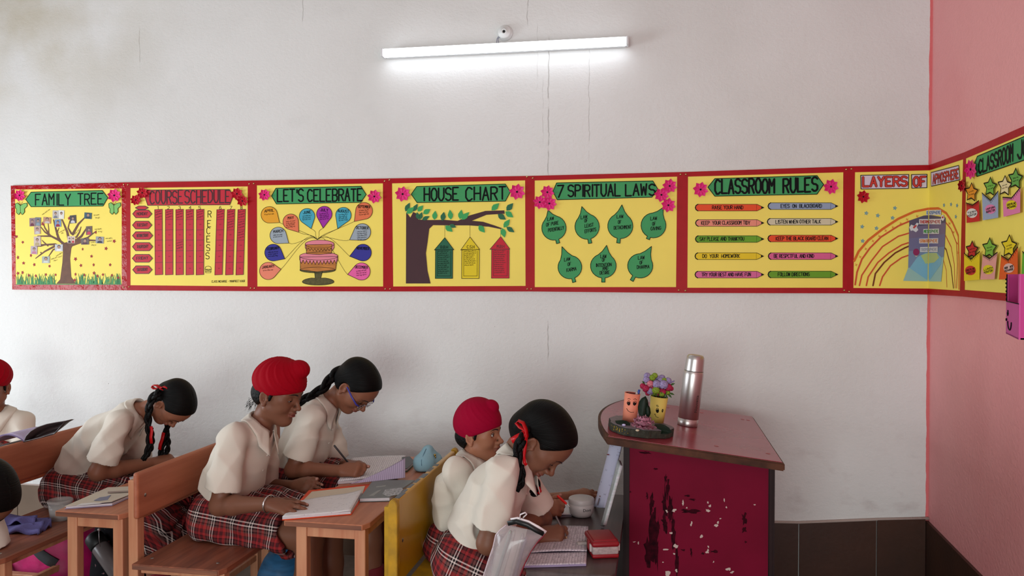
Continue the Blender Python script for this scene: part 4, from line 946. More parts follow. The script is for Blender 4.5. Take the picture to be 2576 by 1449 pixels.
lt('top_panel', -.004, 0.0, .010, M_LTOP)
lt('top_edging', -.027, -.0015, 0.0, M_EDGEB)
zt_ = lambda x: ZL(x) - .026
def lprism(name, pts, off, m, par=lec, bev=.003):
    b = bmesh.new(); prism(b, pts, off)
    if bev: bmesh.ops.bevel(b, geom=list(b.edges), offset=bev, segments=2, affect='EDGES')
    return fin(name, b, m, par)
side = lprism('side_panel', [(LX0 + .02, LY0 + .006, .05), (LX1 - .02, LY0 + .006, .05), (LX1 - .02, LY0 + .006, zt_(LX1)), (LX0 + .02, LY0 + .006, zt_(LX0 + .02))], (0, .016, 0), M_LSIDE, bev=0)
for x0, x1 in ((LX0, LX0 + .028), (LX1 - .026, LX1)):
    lprism('corner_post', [(x0, LY0, 0), (x1, LY0, 0), (x1, LY0, zt_(x1)), (x0, LY0, zt_(x0))], (0, .03, 0), M_LDK, bev=.008)
    lprism('corner_post', [(x0, LY1 - .03, 0), (x1, LY1 - .03, 0), (x1, LY1 - .03, zt_(x1)), (x0, LY1 - .03, zt_(x0))], (0, .03, 0), M_LDK, bev=.008)
lprism('front_panel', [(LX0 + .006, LY0 + .03, .05), (LX0 + .006, LY1 - .03, .05), (LX0 + .006, LY1 - .03, zt_(LX0)), (LX0 + .006, LY0 + .03, zt_(LX0))], (.014, 0, 0), M_LSIDE, bev=0)
lprism('side_panel', [(LX0 + .02, LY1 - .02, .05), (LX1 - .02, LY1 - .02, .05), (LX1 - .02, LY1 - .02, zt_(LX1)), (LX0 + .02, LY1 - .02, zt_(LX0 + .02))], (0, .014, 0), M_LSIDE, bev=0)
lprism('base_rail', [(LX0 + .02, LY0 + .008, .02), (LX1 - .02, LY0 + .008, .02), (LX1 - .02, LY0 + .008, .06), (LX0 + .02, LY0 + .008, .06)], (0, .02, 0), M_LDK)
lprism('shelf', [(LX0 + .03, LY0 + .03, .42), (LX1 - .03, LY0 + .03, .42), (LX1 - .03, LY1 - .03, .42), (LX0 + .03, LY1 - .03, .42)], (0, 0, .016), M_LSIDE, bev=0)
# scuffs: laminate worn to the dark core, and pale chips of plaster
def lat(u, v, w=0.0): 
    q = at(u, v, D + LY0 + .006 - w); return q
def blot(bm, cu_, cv, ru, rv, n=11, jag=.45, w=.0006):
    vs = []; w += lift()
    for a in np.linspace(0, 2 * math.pi, n, endpoint=False):
        k = 1 + rng.uniform(-jag, jag); vs.append(bm.verts.new(V(lat(cu_ + math.cos(a) * ru * k, cv + math.sin(a) * rv * k, w))))
    bm.faces.new(vs)
cs = lambda x, y: (1480 + x / 2.502, 870 + y / 2.502)
bmd = bmesh.new()
for x, y, rx, ry in ((405, 1180, 36, 190), (395, 1000, 14, 60), (380, 1330, 30, 110), (430, 1270, 20, 130), (480, 1000, 18, 120), (500, 900, 16, 60), (485, 1130, 22, 60), (515, 1010, 14, 80), (535, 1190, 12, 120), (560, 1330, 12, 110), (485, 830, 12, 40), (425, 775, 20, 10), (365, 675, 40, 14), (640, 1035, 55, 20), (650, 970, 28, 12), (625, 940, 24, 10), (985, 1090, 20, 40), (975, 1170, 16, 40), (790, 1298, 36, 14), (600, 1285, 24, 12), (645, 1290, 10, 30), (365, 950, 10, 30), (440, 1120, 9, 60), (265, 918, 10, 8), (985, 1235, 10, 10), (715, 1310, 10, 16)):
    for q in range(3 if ry > 50 else 1):
        u, v = cs(x + rng.uniform(-6, 6), y + rng.uniform(-ry, ry) * .4); blot(bmd, u, v, rx / 2.5 * rng.uniform(.5, .9), ry / 2.5 * rng.uniform(.4, .8), 14, .6)
finp('worn_scuff', bmd, mat('dark_worn_core', (34, 8, 16), 0.85, rgb2=(62, 10, 24), nscale=60, spec=.08), side)
bmd = bmesh.new()
for x, y, rx, ry in ((545, 1040, 18, 14), (600, 985, 9, 22), (618, 1020, 10, 10), (490, 1040, 10, 10), (745, 1035, 20, 12), (765, 1010, 12, 12), (752, 985, 7, 14), (858, 975, 6, 14), (866, 1015, 8, 10), (648, 1115, 8, 16), (830, 1085, 10, 6), (800, 1135, 16, 14), (818, 1110, 10, 12), (712, 1200, 14, 14), (520, 1180, 14, 14), (545, 1265, 22, 18), (540, 1310, 10, 10), (745, 1295, 16, 18), (756, 1262, 5, 16), (885, 1400, 22, 16), (905, 1425, 12, 10), (515, 1432, 36, 24), (550, 1420, 10, 16), (480, 1285, 26, 8), (318, 1245, 7, 16), (290, 1235, 16, 4), (790, 1360, 6, 6), (1046, 1002, 8, 6), (470, 1362, 6, 6)):
    for q in range(2):
        u, v = cs(x + rng.uniform(-rx, rx) * .5, y + rng.uniform(-ry, ry) * .5); blot(bmd, u, v, rx / 2.5 * .55, ry / 2.5 * .55, 8, .55, .0009)
finp('pale_chip', bmd, mat('pale_plaster_chip', (196, 178, 170), 0.8), side)
b = bmesh.new()
for u, v in ((1680, 1025), (1765, 1038), (1868, 1055), (1882, 1057), (1802, 1122), (1932, 1141)):
    q = at(u, v, 3.0); 
    r = ray(u, v); s = (ZL(.1) + .0 - H); 
    # meet the sloping plane z = ZL(x)
    t_ = (.8585 - .179 * .1135 - H) / (r[2] + .1135 * r[0]); q = np.array([r[0] * t_, r[1] * t_ - D, H + r[2] * t_])
    lathe(b, [(.008, .0004), (.005, .0012), (.0001, .0012)], q, (.113, 0, 1), 12, cap=False)
fin('screw_cover', b, mat('pinkish_plug', (176, 96, 104), .5), lec, True)
# ================================================================ smooth solid modelling (bodies, cloth, hair)
f4 = np.float32
def nz(v): v = np.array(v, float); return v / np.linalg.norm(v)
def smin(a, b, k):
    if k <= 0: return np.minimum(a, b)
    h = np.maximum(k - np.abs(a - b), 0) / k
    return np.minimum(a, b) - h * h * k * 0.25
def smax(a, b, k): return -smin(-a, -b, k)
class Sh:
    """a list of solids blended in order: (op, fn, centre, reach, k)"""
    def __init__(s): s.L = []; s.post = []; s.final = []
    def add(s, fn, c, R, k=.02, op='+'): s.L.append((op, fn, np.array(c, f4), R, k)); return s
    def cone(s, a, b, r1, r2, k=.02, op='+'):
        a, b = np.array(a, float), np.array(b, float); ab = b - a; L2 = ab @ ab
        A, AB = a.astype(f4), (ab / L2).astype(f4); ABf = ab.astype(f4)
        def fn(p):
            q = p - A; t = np.clip(q @ AB, 0, 1)[:, None]
            return np.linalg.norm(q - t * ABf, axis=1) - (r1 + (r2 - r1) * t[:, 0])
        return s.add(fn, (a + b) / 2, math.sqrt(L2) / 2 + max(r1, r2), k, op)
    def ball(s, c, r, k=.02, op='+'): return s.cone(np.array(c), np.array(c) + [0, 0, 1e-4], r, r, k, op)
    def ell(s, c, rad, R=None, k=.02, op='+'):
        C = np.array(c, f4); Q = (np.array(R, float) if R is not None else np.eye(3)).astype(f4); rd = np.array(rad, f4)
        def fn(p):
            q = (p - C) @ Q
            k0 = np.linalg.norm(q / rd, axis=1); k1 = np.linalg.norm(q / (rd * rd), axis=1) + 1e-9
            return k0 * (k0 - 1) / k1
        return s.add(fn, c, max(rad), k, op)
    def ring(s, c, axis, R, r, k=.003):
        C = np.array(c, f4); ax = nz(axis).astype(f4)
        def fn(p):
            q = p - C; z = q @ ax; rad = np.linalg.norm(q - z[:, None] * ax, axis=1); return np.hypot(rad - R, z) - r
        return s.add(fn, c, R + r, k)
    def rcone(s, a, b, lat, wa, wb, ta, tb, k=.03, op='+'):
        """oval limb from a to b; lat = wide direction, w* half widths, t* half thicknesses"""
        a, b = np.array(a, float), np.array(b, float); ax = nz(b - a); L = np.linalg.norm(b - a)
        l = nz(np.array(lat) - ax * (np.array(lat) @ ax)); f = np.cross(l, ax)
        A = a.astype(f4); Q = np.stack([l, f, ax], 1).astype(f4)
        def fn(p):
            q = (p - A) @ Q; t = np.clip(q[:, 2] / L, 0, 1); w_ = wa + (wb - wa) * t; th = ta + (tb - ta) * t
            dz = q[:, 2] - t * L; m = np.minimum(w_, th)
            x, y = q[:, 0] / w_, q[:, 1] / th; zz = dz / m
            k0 = np.sqrt(x * x + y * y + zz * zz); k1 = np.sqrt((x / w_) ** 2 + (y / th) ** 2 + (zz / m) ** 2) + 1e-9
            return k0 * (k0 - 1) / k1
        return s.add(fn, (a + b) / 2, L / 2 + max(wa, wb, ta, tb), k, op)
    def half(s, n, p0, k=.004, keep=None, reach=9.):
        """cut away everything on the side n points to (only near keep=(c,R) if given)"""
        n = nz(n).astype(f4); o = f4(np.array(p0, float) @ n)
        return s.add(lambda p: p @ n - o, keep[0] if keep else (0, 0, 1), keep[1] if keep else reach, k, 'x')
    def trim(s, n, p0, k=.003, keep=None):
        n = nz(n).astype(f4); o = f4(np.array(p0, float) @ n)
        s.final.append((lambda p: p @ n - o, k)); return s
    def carve(s, a, b, r1, r2, k=.003):
        a, b = np.array(a, float), np.array(b, float); ab = b - a; A, AB = a.astype(f4), (ab / (ab @ ab)).astype(f4); ABf = ab.astype(f4)
        def fn(p):
            q = p - A; t = np.clip(q @ AB, 0, 1)[:, None]; return -(np.linalg.norm(q - t * ABf, axis=1) - (r1 + (r2 - r1) * t[:, 0]))
        s.final.append((fn, k)); return s
    def __call__(s, p):
        p = p.astype(f4); d = np.full(len(p), .5, f4)
        for op, fn, c, R, k in s.L:
            if R < 5:
                q = p - c; m = np.flatnonzero((q * q).sum(1) < (R + .05 + k) ** 2)
                if len(m) == 0: continue
                e = fn(p[m]).astype(f4)
                if op == '+': d[m] = smin(d[m], e, k)
                elif op == '-': d[m] = smax(d[m], -e, k)
                elif op == 'x': d[m] = smax(d[m], e, k)
            else:
                e = fn(p).astype(f4)
                if op == '+': d = smin(d, e, k)
                elif op == '-': d = smax(d, -e, k)
                else: d = smax(d, e, k)
        for fn in s.post: d = d + fn(p).astype(f4)
        for fn, k in s.final: d = smax(d, fn(p).astype(f4), k)
        return d
    def bounds(s):
        lo = np.min([c - R for op, f, c, R, k in s.L if op == '+'], 0); hi = np.max([c + R for op, f, c, R, k in s.L if op == '+'], 0)
        return lo - .012, hi + .012
def solid(sh, h=.004, lo=None, hi=None):
    """surface-net mesh of the zero level; returns verts, quads"""
    b0, b1 = sh.bounds() if lo is None else (np.array(lo), np.array(hi))
    nb = np.maximum(1, np.ceil((b1 - b0) / (4 * h)).astype(int))
    I = np.stack(np.meshgrid(*[np.arange(n) for n in nb], indexing='ij'), -1).reshape(-1, 3)
    cen = b0 + (I * 4 + 1.5) * h
    dc = np.concatenate([sh(x) for x in np.array_split(cen, max(1, len(cen) // 200000))])
    act = np.abs(dc) < 3.46 * h * 1.5 + .004
    N = nb * 4
    Dg = np.repeat(np.repeat(np.repeat(np.where(dc < 0, f4(-1), f4(1)).reshape(nb), 4, 0), 4, 1), 4, 2)
    off = np.stack(np.meshgrid(*[np.arange(4)] * 3, indexing='ij'), -1).reshape(-1, 3)
    Ia = (I[act][:, None, :] * 4 + off[None]).reshape(-1, 3)
    vals = np.concatenate([sh(b0 + x * h) for x in np.array_split(Ia, max(1, len(Ia) // 250000))])
    Dg[Ia[:, 0], Ia[:, 1], Ia[:, 2]] = vals
    S = Dg < 0
    cnt = np.zeros(tuple(N - 1), np.uint8)
    for a in (0, 1):
        for b in (0, 1):
            for c in (0, 1): cnt += S[a:N[0] - 1 + a, b:N[1] - 1 + b, c:N[2] - 1 + c]
    cells = np.argwhere((cnt > 0) & (cnt < 8))
    idx = np.full(tuple(N - 1), -1, np.int32); idx[cells[:, 0], cells[:, 1], cells[:, 2]] = np.arange(len(cells))
    acc = np.zeros((len(cells), 3)); num = np.zeros(len(cells))
    cor = [(a, b, c) for a in (0, 1) for b in (0, 1) for c in (0, 1)]
    for i, A in enumerate(cor):
        for B in cor[i + 1:]:
            if sum(abs(x - y) for x, y in zip(A, B)) != 1: continue
            da = Dg[cells[:, 0] + A[0], cells[:, 1] + A[1], cells[:, 2] + A[2]]; db = Dg[cells[:, 0] + B[0], cells[:, 1] + B[1], cells[:, 2] + B[2]]
            m = (da < 0) != (db < 0); t = np.where(m, da / (da - db + 1e-12), 0)
            acc += m[:, None] * (np.array(A) + t[:, None] * (np.array(B) - np.array(A))); num += m
    verts = b0 + (cells + acc / num[:, None]) * h
    quads = []
    for ax in range(3):
        sl0 = [slice(None)] * 3; sl1 = [slice(None)] * 3; sl0[ax] = slice(0, N[ax] - 1); sl1[ax] = slice(1, N[ax])
        s0, s1 = S[tuple(sl0)], S[tuple(sl1)]
        e = np.argwhere(s0 != s1); u, v = [(1, 2), (2, 0), (0, 1)][ax]
        e = e[(e[:, u] > 0) & (e[:, v] > 0) & (e[:, u] < N[u] - 1) & (e[:, v] < N[v] - 1)]
        ins = s0[e[:, 0], e[:, 1], e[:, 2]]
        def at_(du, dv):
            q = e.copy(); q[:, u] -= du; q[:, v] -= dv; return idx[q[:, 0], q[:, 1], q[:, 2]]
        q = np.stack([at_(1, 1), at_(0, 1), at_(0, 0), at_(1, 0)], 1)
        q[~ins] = q[~ins][:, ::-1]
        quads.append(q)
    Q = np.concatenate(quads); Q = Q[(Q >= 0).all(1)]
    return verts, Q
def np_mesh(name, verts, quads):
    me = bpy.data.meshes.new(name)
    n = len(verts); k = quads.shape[1]; m = len(quads)
    me.vertices.add(n); me.vertices.foreach_set('co', verts.astype(f4).ravel())
    me.loops.add(m * k); me.loops.foreach_set('vertex_index', quads.astype(np.int32).ravel())
    me.polygons.add(m); me.polygons.foreach_set('loop_start', np.arange(0, m * k, k, dtype=np.int32))
    me.update(calc_edges=True); me.validate()
    return me
def relax(verts, quads, it=1, w=.5):
    n = len(verts)
    for _ in range(it):
        acc = np.zeros_like(verts); cnt = np.zeros(n)
        for i in range(4):
            a, b = quads[:, i], quads[:, (i + 1) % 4]
            np.add.at(acc, a, verts[b]); np.add.at(cnt, a, 1)
        verts = verts * (1 - w) + w * acc / np.maximum(cnt, 1)[:, None]
    return verts
def sdf_obj(name, sh, m, parent, h=.004, it=1, attrs=None, uv=None):
    v, q = solid(sh, h)
    if it: v = relax(v, q, it)
    me = np_mesh(name, v, q)
    for an, fn in (attrs or {}).items():
        a = me.attributes.new(an, 'FLOAT', 'POINT'); a.data.foreach_set('value', fn(v).astype(f4))
    if uv is not None:
        c = uv(v).astype(f4)
        for i, an in enumerate(('cu', 'cv')):
            a = me.attributes.new(an, 'FLOAT', 'POINT'); a.data.foreach_set('value', np.ascontiguousarray(c[:, i]))
    return link(name, me, m, parent, True)

def head_frame(heading, pitch, roll=0.0):
    """columns: forward, left, up"""
    h = np.array([math.cos(heading), math.sin(heading), 0]); z = np.array([0, 0, 1.0])
    f = math.cos(pitch) * h - math.sin(pitch) * z; u = math.cos(pitch) * z + math.sin(pitch) * h
    l = np.cross(u, f)
    l2 = l * math.cos(roll) + u * math.sin(roll); u2 = u * math.cos(roll) - l * math.sin(roll)
    return np.stack([f, l2, u2], 1)
class Head:
    def __init__(s, ear, heading, pitch, roll=0, sc=1.0, look=-.006, open_=.0022, near=-1):
        """ear: the near ear's centre; near -1 = right ear towards the viewpoint"""
        s.R = head_frame(heading, pitch, roll); s.sc = sc
        s.C = np.array(ear) - s.R @ (np.array([-.012, near * .074, -.012]) * sc)
        s.look, s.open = look, open_
    def P(s, x, y, z): return s.C + s.R @ (np.array([x, y, z]) * s.sc)
    def d(s, x, y, z): return s.R @ np.array([x, y, z], float)
    def skin(s, S):
        P, sc, R = s.P, s.sc, s.R
        E = lambda c, r, k, op='+', Q=R: S.ell(P(*c), np.array(r) * sc, Q, k * sc, op)
        Cn = lambda a, b, r1, r2, k, op='+': S.cone(P(*a), P(*b), r1 * sc, r2 * sc, k * sc, op)
        E((-.014, 0, .034), (.092, .072, .078), .02)
        E((.022, 0, -.025), (.056, .058, .072), .03)
        E((.044, 0, .030), (.042, .056, .048), .03)                     # forehead
        Cn((.050, 0, -.094), (.0605, 0, -.092), .0145, .0145, .024)         # chin
        for y in (-1, 1):
            Cn((.050, y * .012, -.093), (-.004, y * .048, -.054), .012, .016, .03)   # jaw
            E((.050, y * .035, -.030), (.023, .020, .023), .02)         # cheek
            E((.040, y * .044, -.008), (.022, .018, .014), .02)         # cheekbone
            Cn((.0765, y * .010, .014), (.061, y * .047, .012), .0075, .0075, .016)  # brow
        Cn((.030, 0, -.085), (-.02, 0, -.075), .026, .034, .03)         # under the chin
        for y in (-1, 1):
            S.ball(P(.081, y * .031, -.002), .0125 * sc, .012 * sc, '-')
        Cn((.0770, 0, .004), (.0975, 0, -.031), .0064, .0080, .010)     # nose
        S.ball(P(.0995, 0, -.0335), .0090 * sc, .006 * sc)
        for y in (-1, 1): E((.0875, y * .0118, -.0375), (.0105, .0066, .0075), .006)
        E((.078, 0, -.050), (.010, .012, .014), .012)                   # philtrum
        E((.0805, 0, -.0575), (.0100, .020, .0054), .005)               # lips
        E((.0790, 0, -.0678), (.0100, .0165, .0060), .005)
        E((.092, 0, -.0625), (.014, .021, .0011), .002, '-')
        E((.085, 0, -.0785), (.007, .016, .004), .008, '-')
        for y in (-1, 1):
            S.ball(P(.0935, y * .0062, -.0432), .0028 * sc, .003 * sc, '-')
            ec = (.0655, y * .031, -.001)
            S.ball(P(*ec), .0138 * sc, .006 * sc)                       # lids
            E((ec[0] + .0125, ec[1] + y * .001, ec[2] + s.look), (.010, .0125, s.open), .0015, '-')
            S.ball(P(.0655, y * .031, -.001), .0123 * sc, 0, '-') if s.open > .003 else None
            # ear
            Q = R @ np.stack([nz([.94, y * -.28, .18]), nz([.28 * y * 1, .96, 0]) if y > 0 else nz([-.28, .96, 0]), nz([-.2, 0, 1])], 1)
            E((-.012, y * .0745, -.012), (.0165, .0062, .0270), .006, '+', Q)
            E((-.010, y * .0808, -.008), (.0102, .0062, .0180), .003, '-', Q)
            E((-.009, y * .0775, -.017), (.0060, .005, .0075), .004, '-', Q)
            S.ball(P(.004, y * .073, -.016), .005 * sc, .006 * sc)
            S.ball(P(-.006, y * .0745, -.038), .0068 * sc, .006 * sc)
    def tint(s, v):
        """natural lip colour"""
        q = (v - s.C) @ s.R / s.sc
        a = np.exp(-(((q[:, 0] - .084) / .016) ** 2 + (q[:, 1] / .019) ** 4 + ((q[:, 2] + .0627) / .0088) ** 4))
        return a
    def eyes(s, par, iris=(36, 22, 16)):
        for y in (-1, 1):
            c = s.P(.0655, y * .031, -.001)
            bm = bmesh.new(); ball(bm, c, .0122 * s.sc, 16); e = fin('eye', bm, mat('eye_white', (214, 206, 200), .25), par, True)
            g = s.d(.96, 0, -.28 if s.open < .003 else -.05); bm = bmesh.new()
            lathe(bm, [(.0056 * s.sc, .0112 * s.sc), (.0040 * s.sc, .0122 * s.sc), (.0001, .0128 * s.sc)], c, g, 16, cap=False); fin('iris', bm, mat('dark_iris', iris, .15, coat=.5), e, True)
            # lashes along the upper lid, and the eyebrow
            pts = []
            for t in np.linspace(-1, 1, 11):
                yy = t * .0125 + y * .001; zz = s.look + s.open * 1.05 * math.sqrt(max(0, 1 - t * t)) - .0006; xx = math.sqrt(max(1e-6, .0143 ** 2 - (yy * .95) ** 2 - zz ** 2))
                pts.append(s.P(.0655 + xx, y * .031 + yy, -.001 + zz))
            bm = bmesh.new(); tube(bm, pts, [(.0005 + .0007 * math.sin(math.pi * (i + .5) / 11)) * s.sc for i in range(11)], 6); fin('eyelashes', bm, mat('black_hair', (13, 11, 12), .35), par)
    def brows(s, par, body):
        for y in (-1, 1):
            pts = []
            for t in np.linspace(0, 1, 12):
                yy = y * (.010 + .040 * t); zz = .0165 + .0075 * math.sin(math.pi * min(1, t * 1.15) * .62) - .006 * t * t
                xs = np.linspace(.11, .03, 160); pp = np.array([s.P(x, yy, zz) for x in xs]); dd = body(pp); i = int(np.argmax(dd < .0003)); pts.append(pp[i])
            bm = bmesh.new(); tube(bm, pts, [(.0032 if 0 < i < 9 else .0018) * s.sc * (1 - .05 * i) for i in range(12)], 8, flat=(.55, 1.0)); fin('eyebrow', bm, mat('black_hair', (13, 11, 12), .35), par)
def hand(S, W, fw, dorsal, thumb_side, s=1.0, curls=((.3, .4, .25),) * 4, spread=.10, thumb=(.62, .62, -.45), thumb_bend=.35, nails=None):
    """palm, five separate fingers; W wrist, fw towards the knuckles, dorsal = back of the hand, thumb_side = towards the thumb"""
    fw = nz(fw); dn = nz(np.array(dorsal) - fw * (np.array(dorsal) @ fw)); sd = np.cross(fw, dn)
    if sd @ np.array(thumb_side) < 0: sd = -sd
    W = np.array(W, float)
    offs = (.0235, .0078, -.0080, -.0225); dist = (.070, .073, .069, .062); Ls = (.062, .069, .064, .049); rs = (.0080, .0082, .0077, .0068)
    K = [W + (fw * dist[i] + sd * offs[i] + dn * (.003 if i in (1, 2) else 0)) * s for i in range(4)]
    for i in range(4): S.cone(W + (sd * offs[i] * .55 + fw * .006) * s, K[i], .0125 * s, .0098 * s, .014 * s)
    S.ell(W + (fw * .030 + sd * .018 - dn * .006) * s, (.024 * s, .014 * s, .013 * s), np.stack([nz(fw + sd * .3), np.cross(dn, nz(fw + sd * .3)), dn], 1), .012 * s)
    for i in range(4):
        c = curls[i]; a = 0.0; p = K[i]; sp = spread * (1.2, .3, -.5, -1.4)[i]; base = nz(fw + sd * sp)
        for j, (fr, cu_) in enumerate(zip((.44, .31, .25), c)):
            a += cu_; d = base * math.cos(a) - dn * math.sin(a); q = p + d * Ls[i] * fr * s
            S.cone(p, q, rs[i] * s * (1, .93, .84)[j], rs[i] * s * (.93, .84, .74)[j], (.010, .004, .003)[j] * s)
            if j < 2: S.ball(p + dn * .0008 * s, rs[i] * s * (1.06, 1.0)[j], .004 * s)
            p = q
        if nails is not None: nails.append((p - d * .004 * s + (dn * math.cos(a) + base * math.sin(a)) * rs[i] * s * .72, .0052 * s))
    t0 = W + (fw * .020 + sd * .022 - dn * .004) * s; td = nz(fw * thumb[0] + sd * thumb[1] + dn * thumb[2])
    t1 = t0 + td * .034 * s; td2 = nz(td + fw * thumb_bend - sd * thumb_bend * .6); t2 = t1 + td2 * .030 * s; t3 = t2 + nz(td2 + (fw - sd * .5) * thumb_bend * .5) * .023 * s
    S.cone(t0, t1, .0125 * s, .0098 * s, .012 * s); S.cone(t1, t2, .0096 * s, .0088 * s, .005 * s); S.cone(t2, t3, .0088 * s, .0070 * s, .004 * s)
    if nails is not None: nails.append((t3 + dn * .005 * s, .0055 * s))
    return K, (t1, t2, t3), sd, dn
# ================================================================ the children
def skin_mat(name, rgb):
    m = mat(name, rgb, .5, sss=.06, bump=.02, bscale=220, spec=.35); nt = m.node_tree; b = nt.nodes['Principled BSDF']
    prev = None
    for an, c in (('lip', (124, 62, 56)), ('nail', (196, 148, 136))):
        a = nt.nodes.new('ShaderNodeAttribute'); a.attribute_name = an
        mx = nt.nodes.new('ShaderNodeMix'); mx.data_type = 'RGBA'; nt.links.new(a.outputs['Fac'], mx.inputs[0])
        if prev: nt.links.new(prev, mx.inputs[6])
        else: mx.inputs[6].default_value = lin(rgb)
        mx.inputs[7].default_value = lin(c); prev = mx.outputs[2]
    nt.links.new(prev, b.inputs['Base Color']); return m
M_SHIRT = mat('cream_white_cotton', (216, 207, 194), .8, bump=.06, bscale=500, spec=.2, sheen=.15)
M_HAIR = mat('black_braided_hair', (8, 7, 7), .5, bump=.5, bscale=120, spec=.16)
def hair_mat():
    m = mat('black_combed_hair', (7, 6, 6), .5, spec=.14); nt = m.node_tree; b = nt.nodes['Principled BSDF']
    a = nt.nodes.new('ShaderNodeAttribute'); a.attribute_name = 'cu'
    w_ = nt.nodes.new('ShaderNodeTexNoise'); w_.noise_dimensions = '1D'; w_.inputs['Scale'].default_value = 90; w_.inputs['Detail'].default_value = 3
    nt.links.new(a.outputs['Fac'], w_.inputs['W'])
    bp = nt.nodes.new('ShaderNodeBump'); bp.inputs['Strength'].default_value = .5; bp.inputs['Distance'].default_value = .004
    nt.links.new(w_.outputs['Fac'], bp.inputs['Height']); nt.links.new(bp.outputs[0], b.inputs['Normal']); return m
M_COMB = hair_mat()
def plaid():
    m = bpy.data.materials.new('maroon_tartan'); m.use_nodes = True; nt = m.node_tree; N = nt.nodes; L = nt.links; b = N['Principled BSDF']
    b.inputs['Roughness'].default_value = .85; b.inputs['Specular IOR Level'].default_value = .15
    outs = []
    for an, per in (('cu', .070), ('cv', .076)):
        a = N.new('ShaderNodeAttribute'); a.attribute_name = an
        d = N.new('ShaderNodeMath'); d.operation = 'DIVIDE'; L.new(a.outputs['Fac'], d.inputs[0]); d.inputs[1].default_value = per
        f = N.new('ShaderNodeMath'); f.operation = 'FRACT'; L.new(d.outputs[0], f.inputs[0])
        r = N.new('ShaderNodeValToRGB'); r.color_ramp.interpolation = 'CONSTANT'
        st = [(0, (80, 32, 36)), (.14, (158, 48, 48)), (.26, (104, 62, 60)), (.31, (22, 14, 18)), (.35, (112, 76, 72)), (.44, (24, 14, 18)), (.50, (222, 206, 200)), (.545, (24, 14, 18)), (.62, (226, 208, 202)), (.665, (24, 14, 18)), (.74, (92, 40, 42)), (.86, (22, 14, 18)), (.90, (150, 44, 48))]
        e = r.color_ramp.elements
        e[0].position, e[0].color = 0, lin(st[0][1]); e[1].position, e[1].color = st[1][0], lin(st[1][1])
        for p, c in st[2:]:
            x = e.new(p); x.color = lin(c)
        L.new(f.outputs[0], r.inputs[0]); outs.append(r.outputs[0])
    mx = N.new('ShaderNodeMix'); mx.data_type = 'RGBA'; mx.inputs[0].default_value = .5; L.new(outs[0], mx.inputs[6]); L.new(outs[1], mx.inputs[7])
    L.new(mx.outputs[2], b.inputs['Base Color']); return m
M_PLAID = plaid()
M_RIB = mat('red_satin_ribbon', (182, 4, 16), .38, spec=.4)
M_SHOE = mat('black_shoe', (20, 19, 20), .4); M_SOCK = mat('maroon_sock', (120, 26, 36), .8)
BELT = [mat('belt_black', (22, 22, 22), .6), mat('belt_red', (190, 30, 30), .6), mat('belt_yellow', (226, 190, 50), .6), mat('belt_green', (30, 96, 60), .6)]
def creases(seed, amp, lam=.075, dirs=4):
    r = np.random.RandomState(seed); ns = [nz(r.normal(size=3) * [1, .7, 1]) for _ in range(dirs)]; ms = [r.normal(size=3) * 14 for _ in range(dirs)]; ph = r.uniform(0, 6, dirs)
    def fn(p):
        d = 0
        for n, m, h in zip(ns, ms, ph):
            x = p @ (n * 2 * math.pi / lam).astype(f4) + 1.5 * np.sin(p @ m.astype(f4)) + h
            d = d + (np.abs(np.sin(x * .5)) - .6) * (.55 + .45 * np.sin(p @ (m[::-1] * .8).astype(f4) + h))
        return amp * d
    return fn
def sleeve_fn(a, b, r1, r2):
    a, b = np.array(a, float), np.array(b, float); L = np.linalg.norm(b - a); ax = ((b - a) / L).astype(f4); A = a.astype(f4)
    def fn(p):
        q = p - A; z = q @ ax; t = np.clip(z, 0, None); rad = np.linalg.norm(q - t[:, None] * ax, axis=1)
        return np.maximum(rad - (r1 + (r2 - r1) * np.clip(z / L, 0, 1)), z - L)
    return fn, (a + b) / 2, L / 2 + max(r1, r2) + .01
def calm(fn, ends, R=.075):
    def g(p):
        k = np.ones(len(p), f4)
        for e, d in ends: k = np.minimum(k, np.clip((np.linalg.norm(p - np.array(e, f4), axis=1) - R * .5) / (R * .6), .0, 1))
        return fn(p) * k
    return g
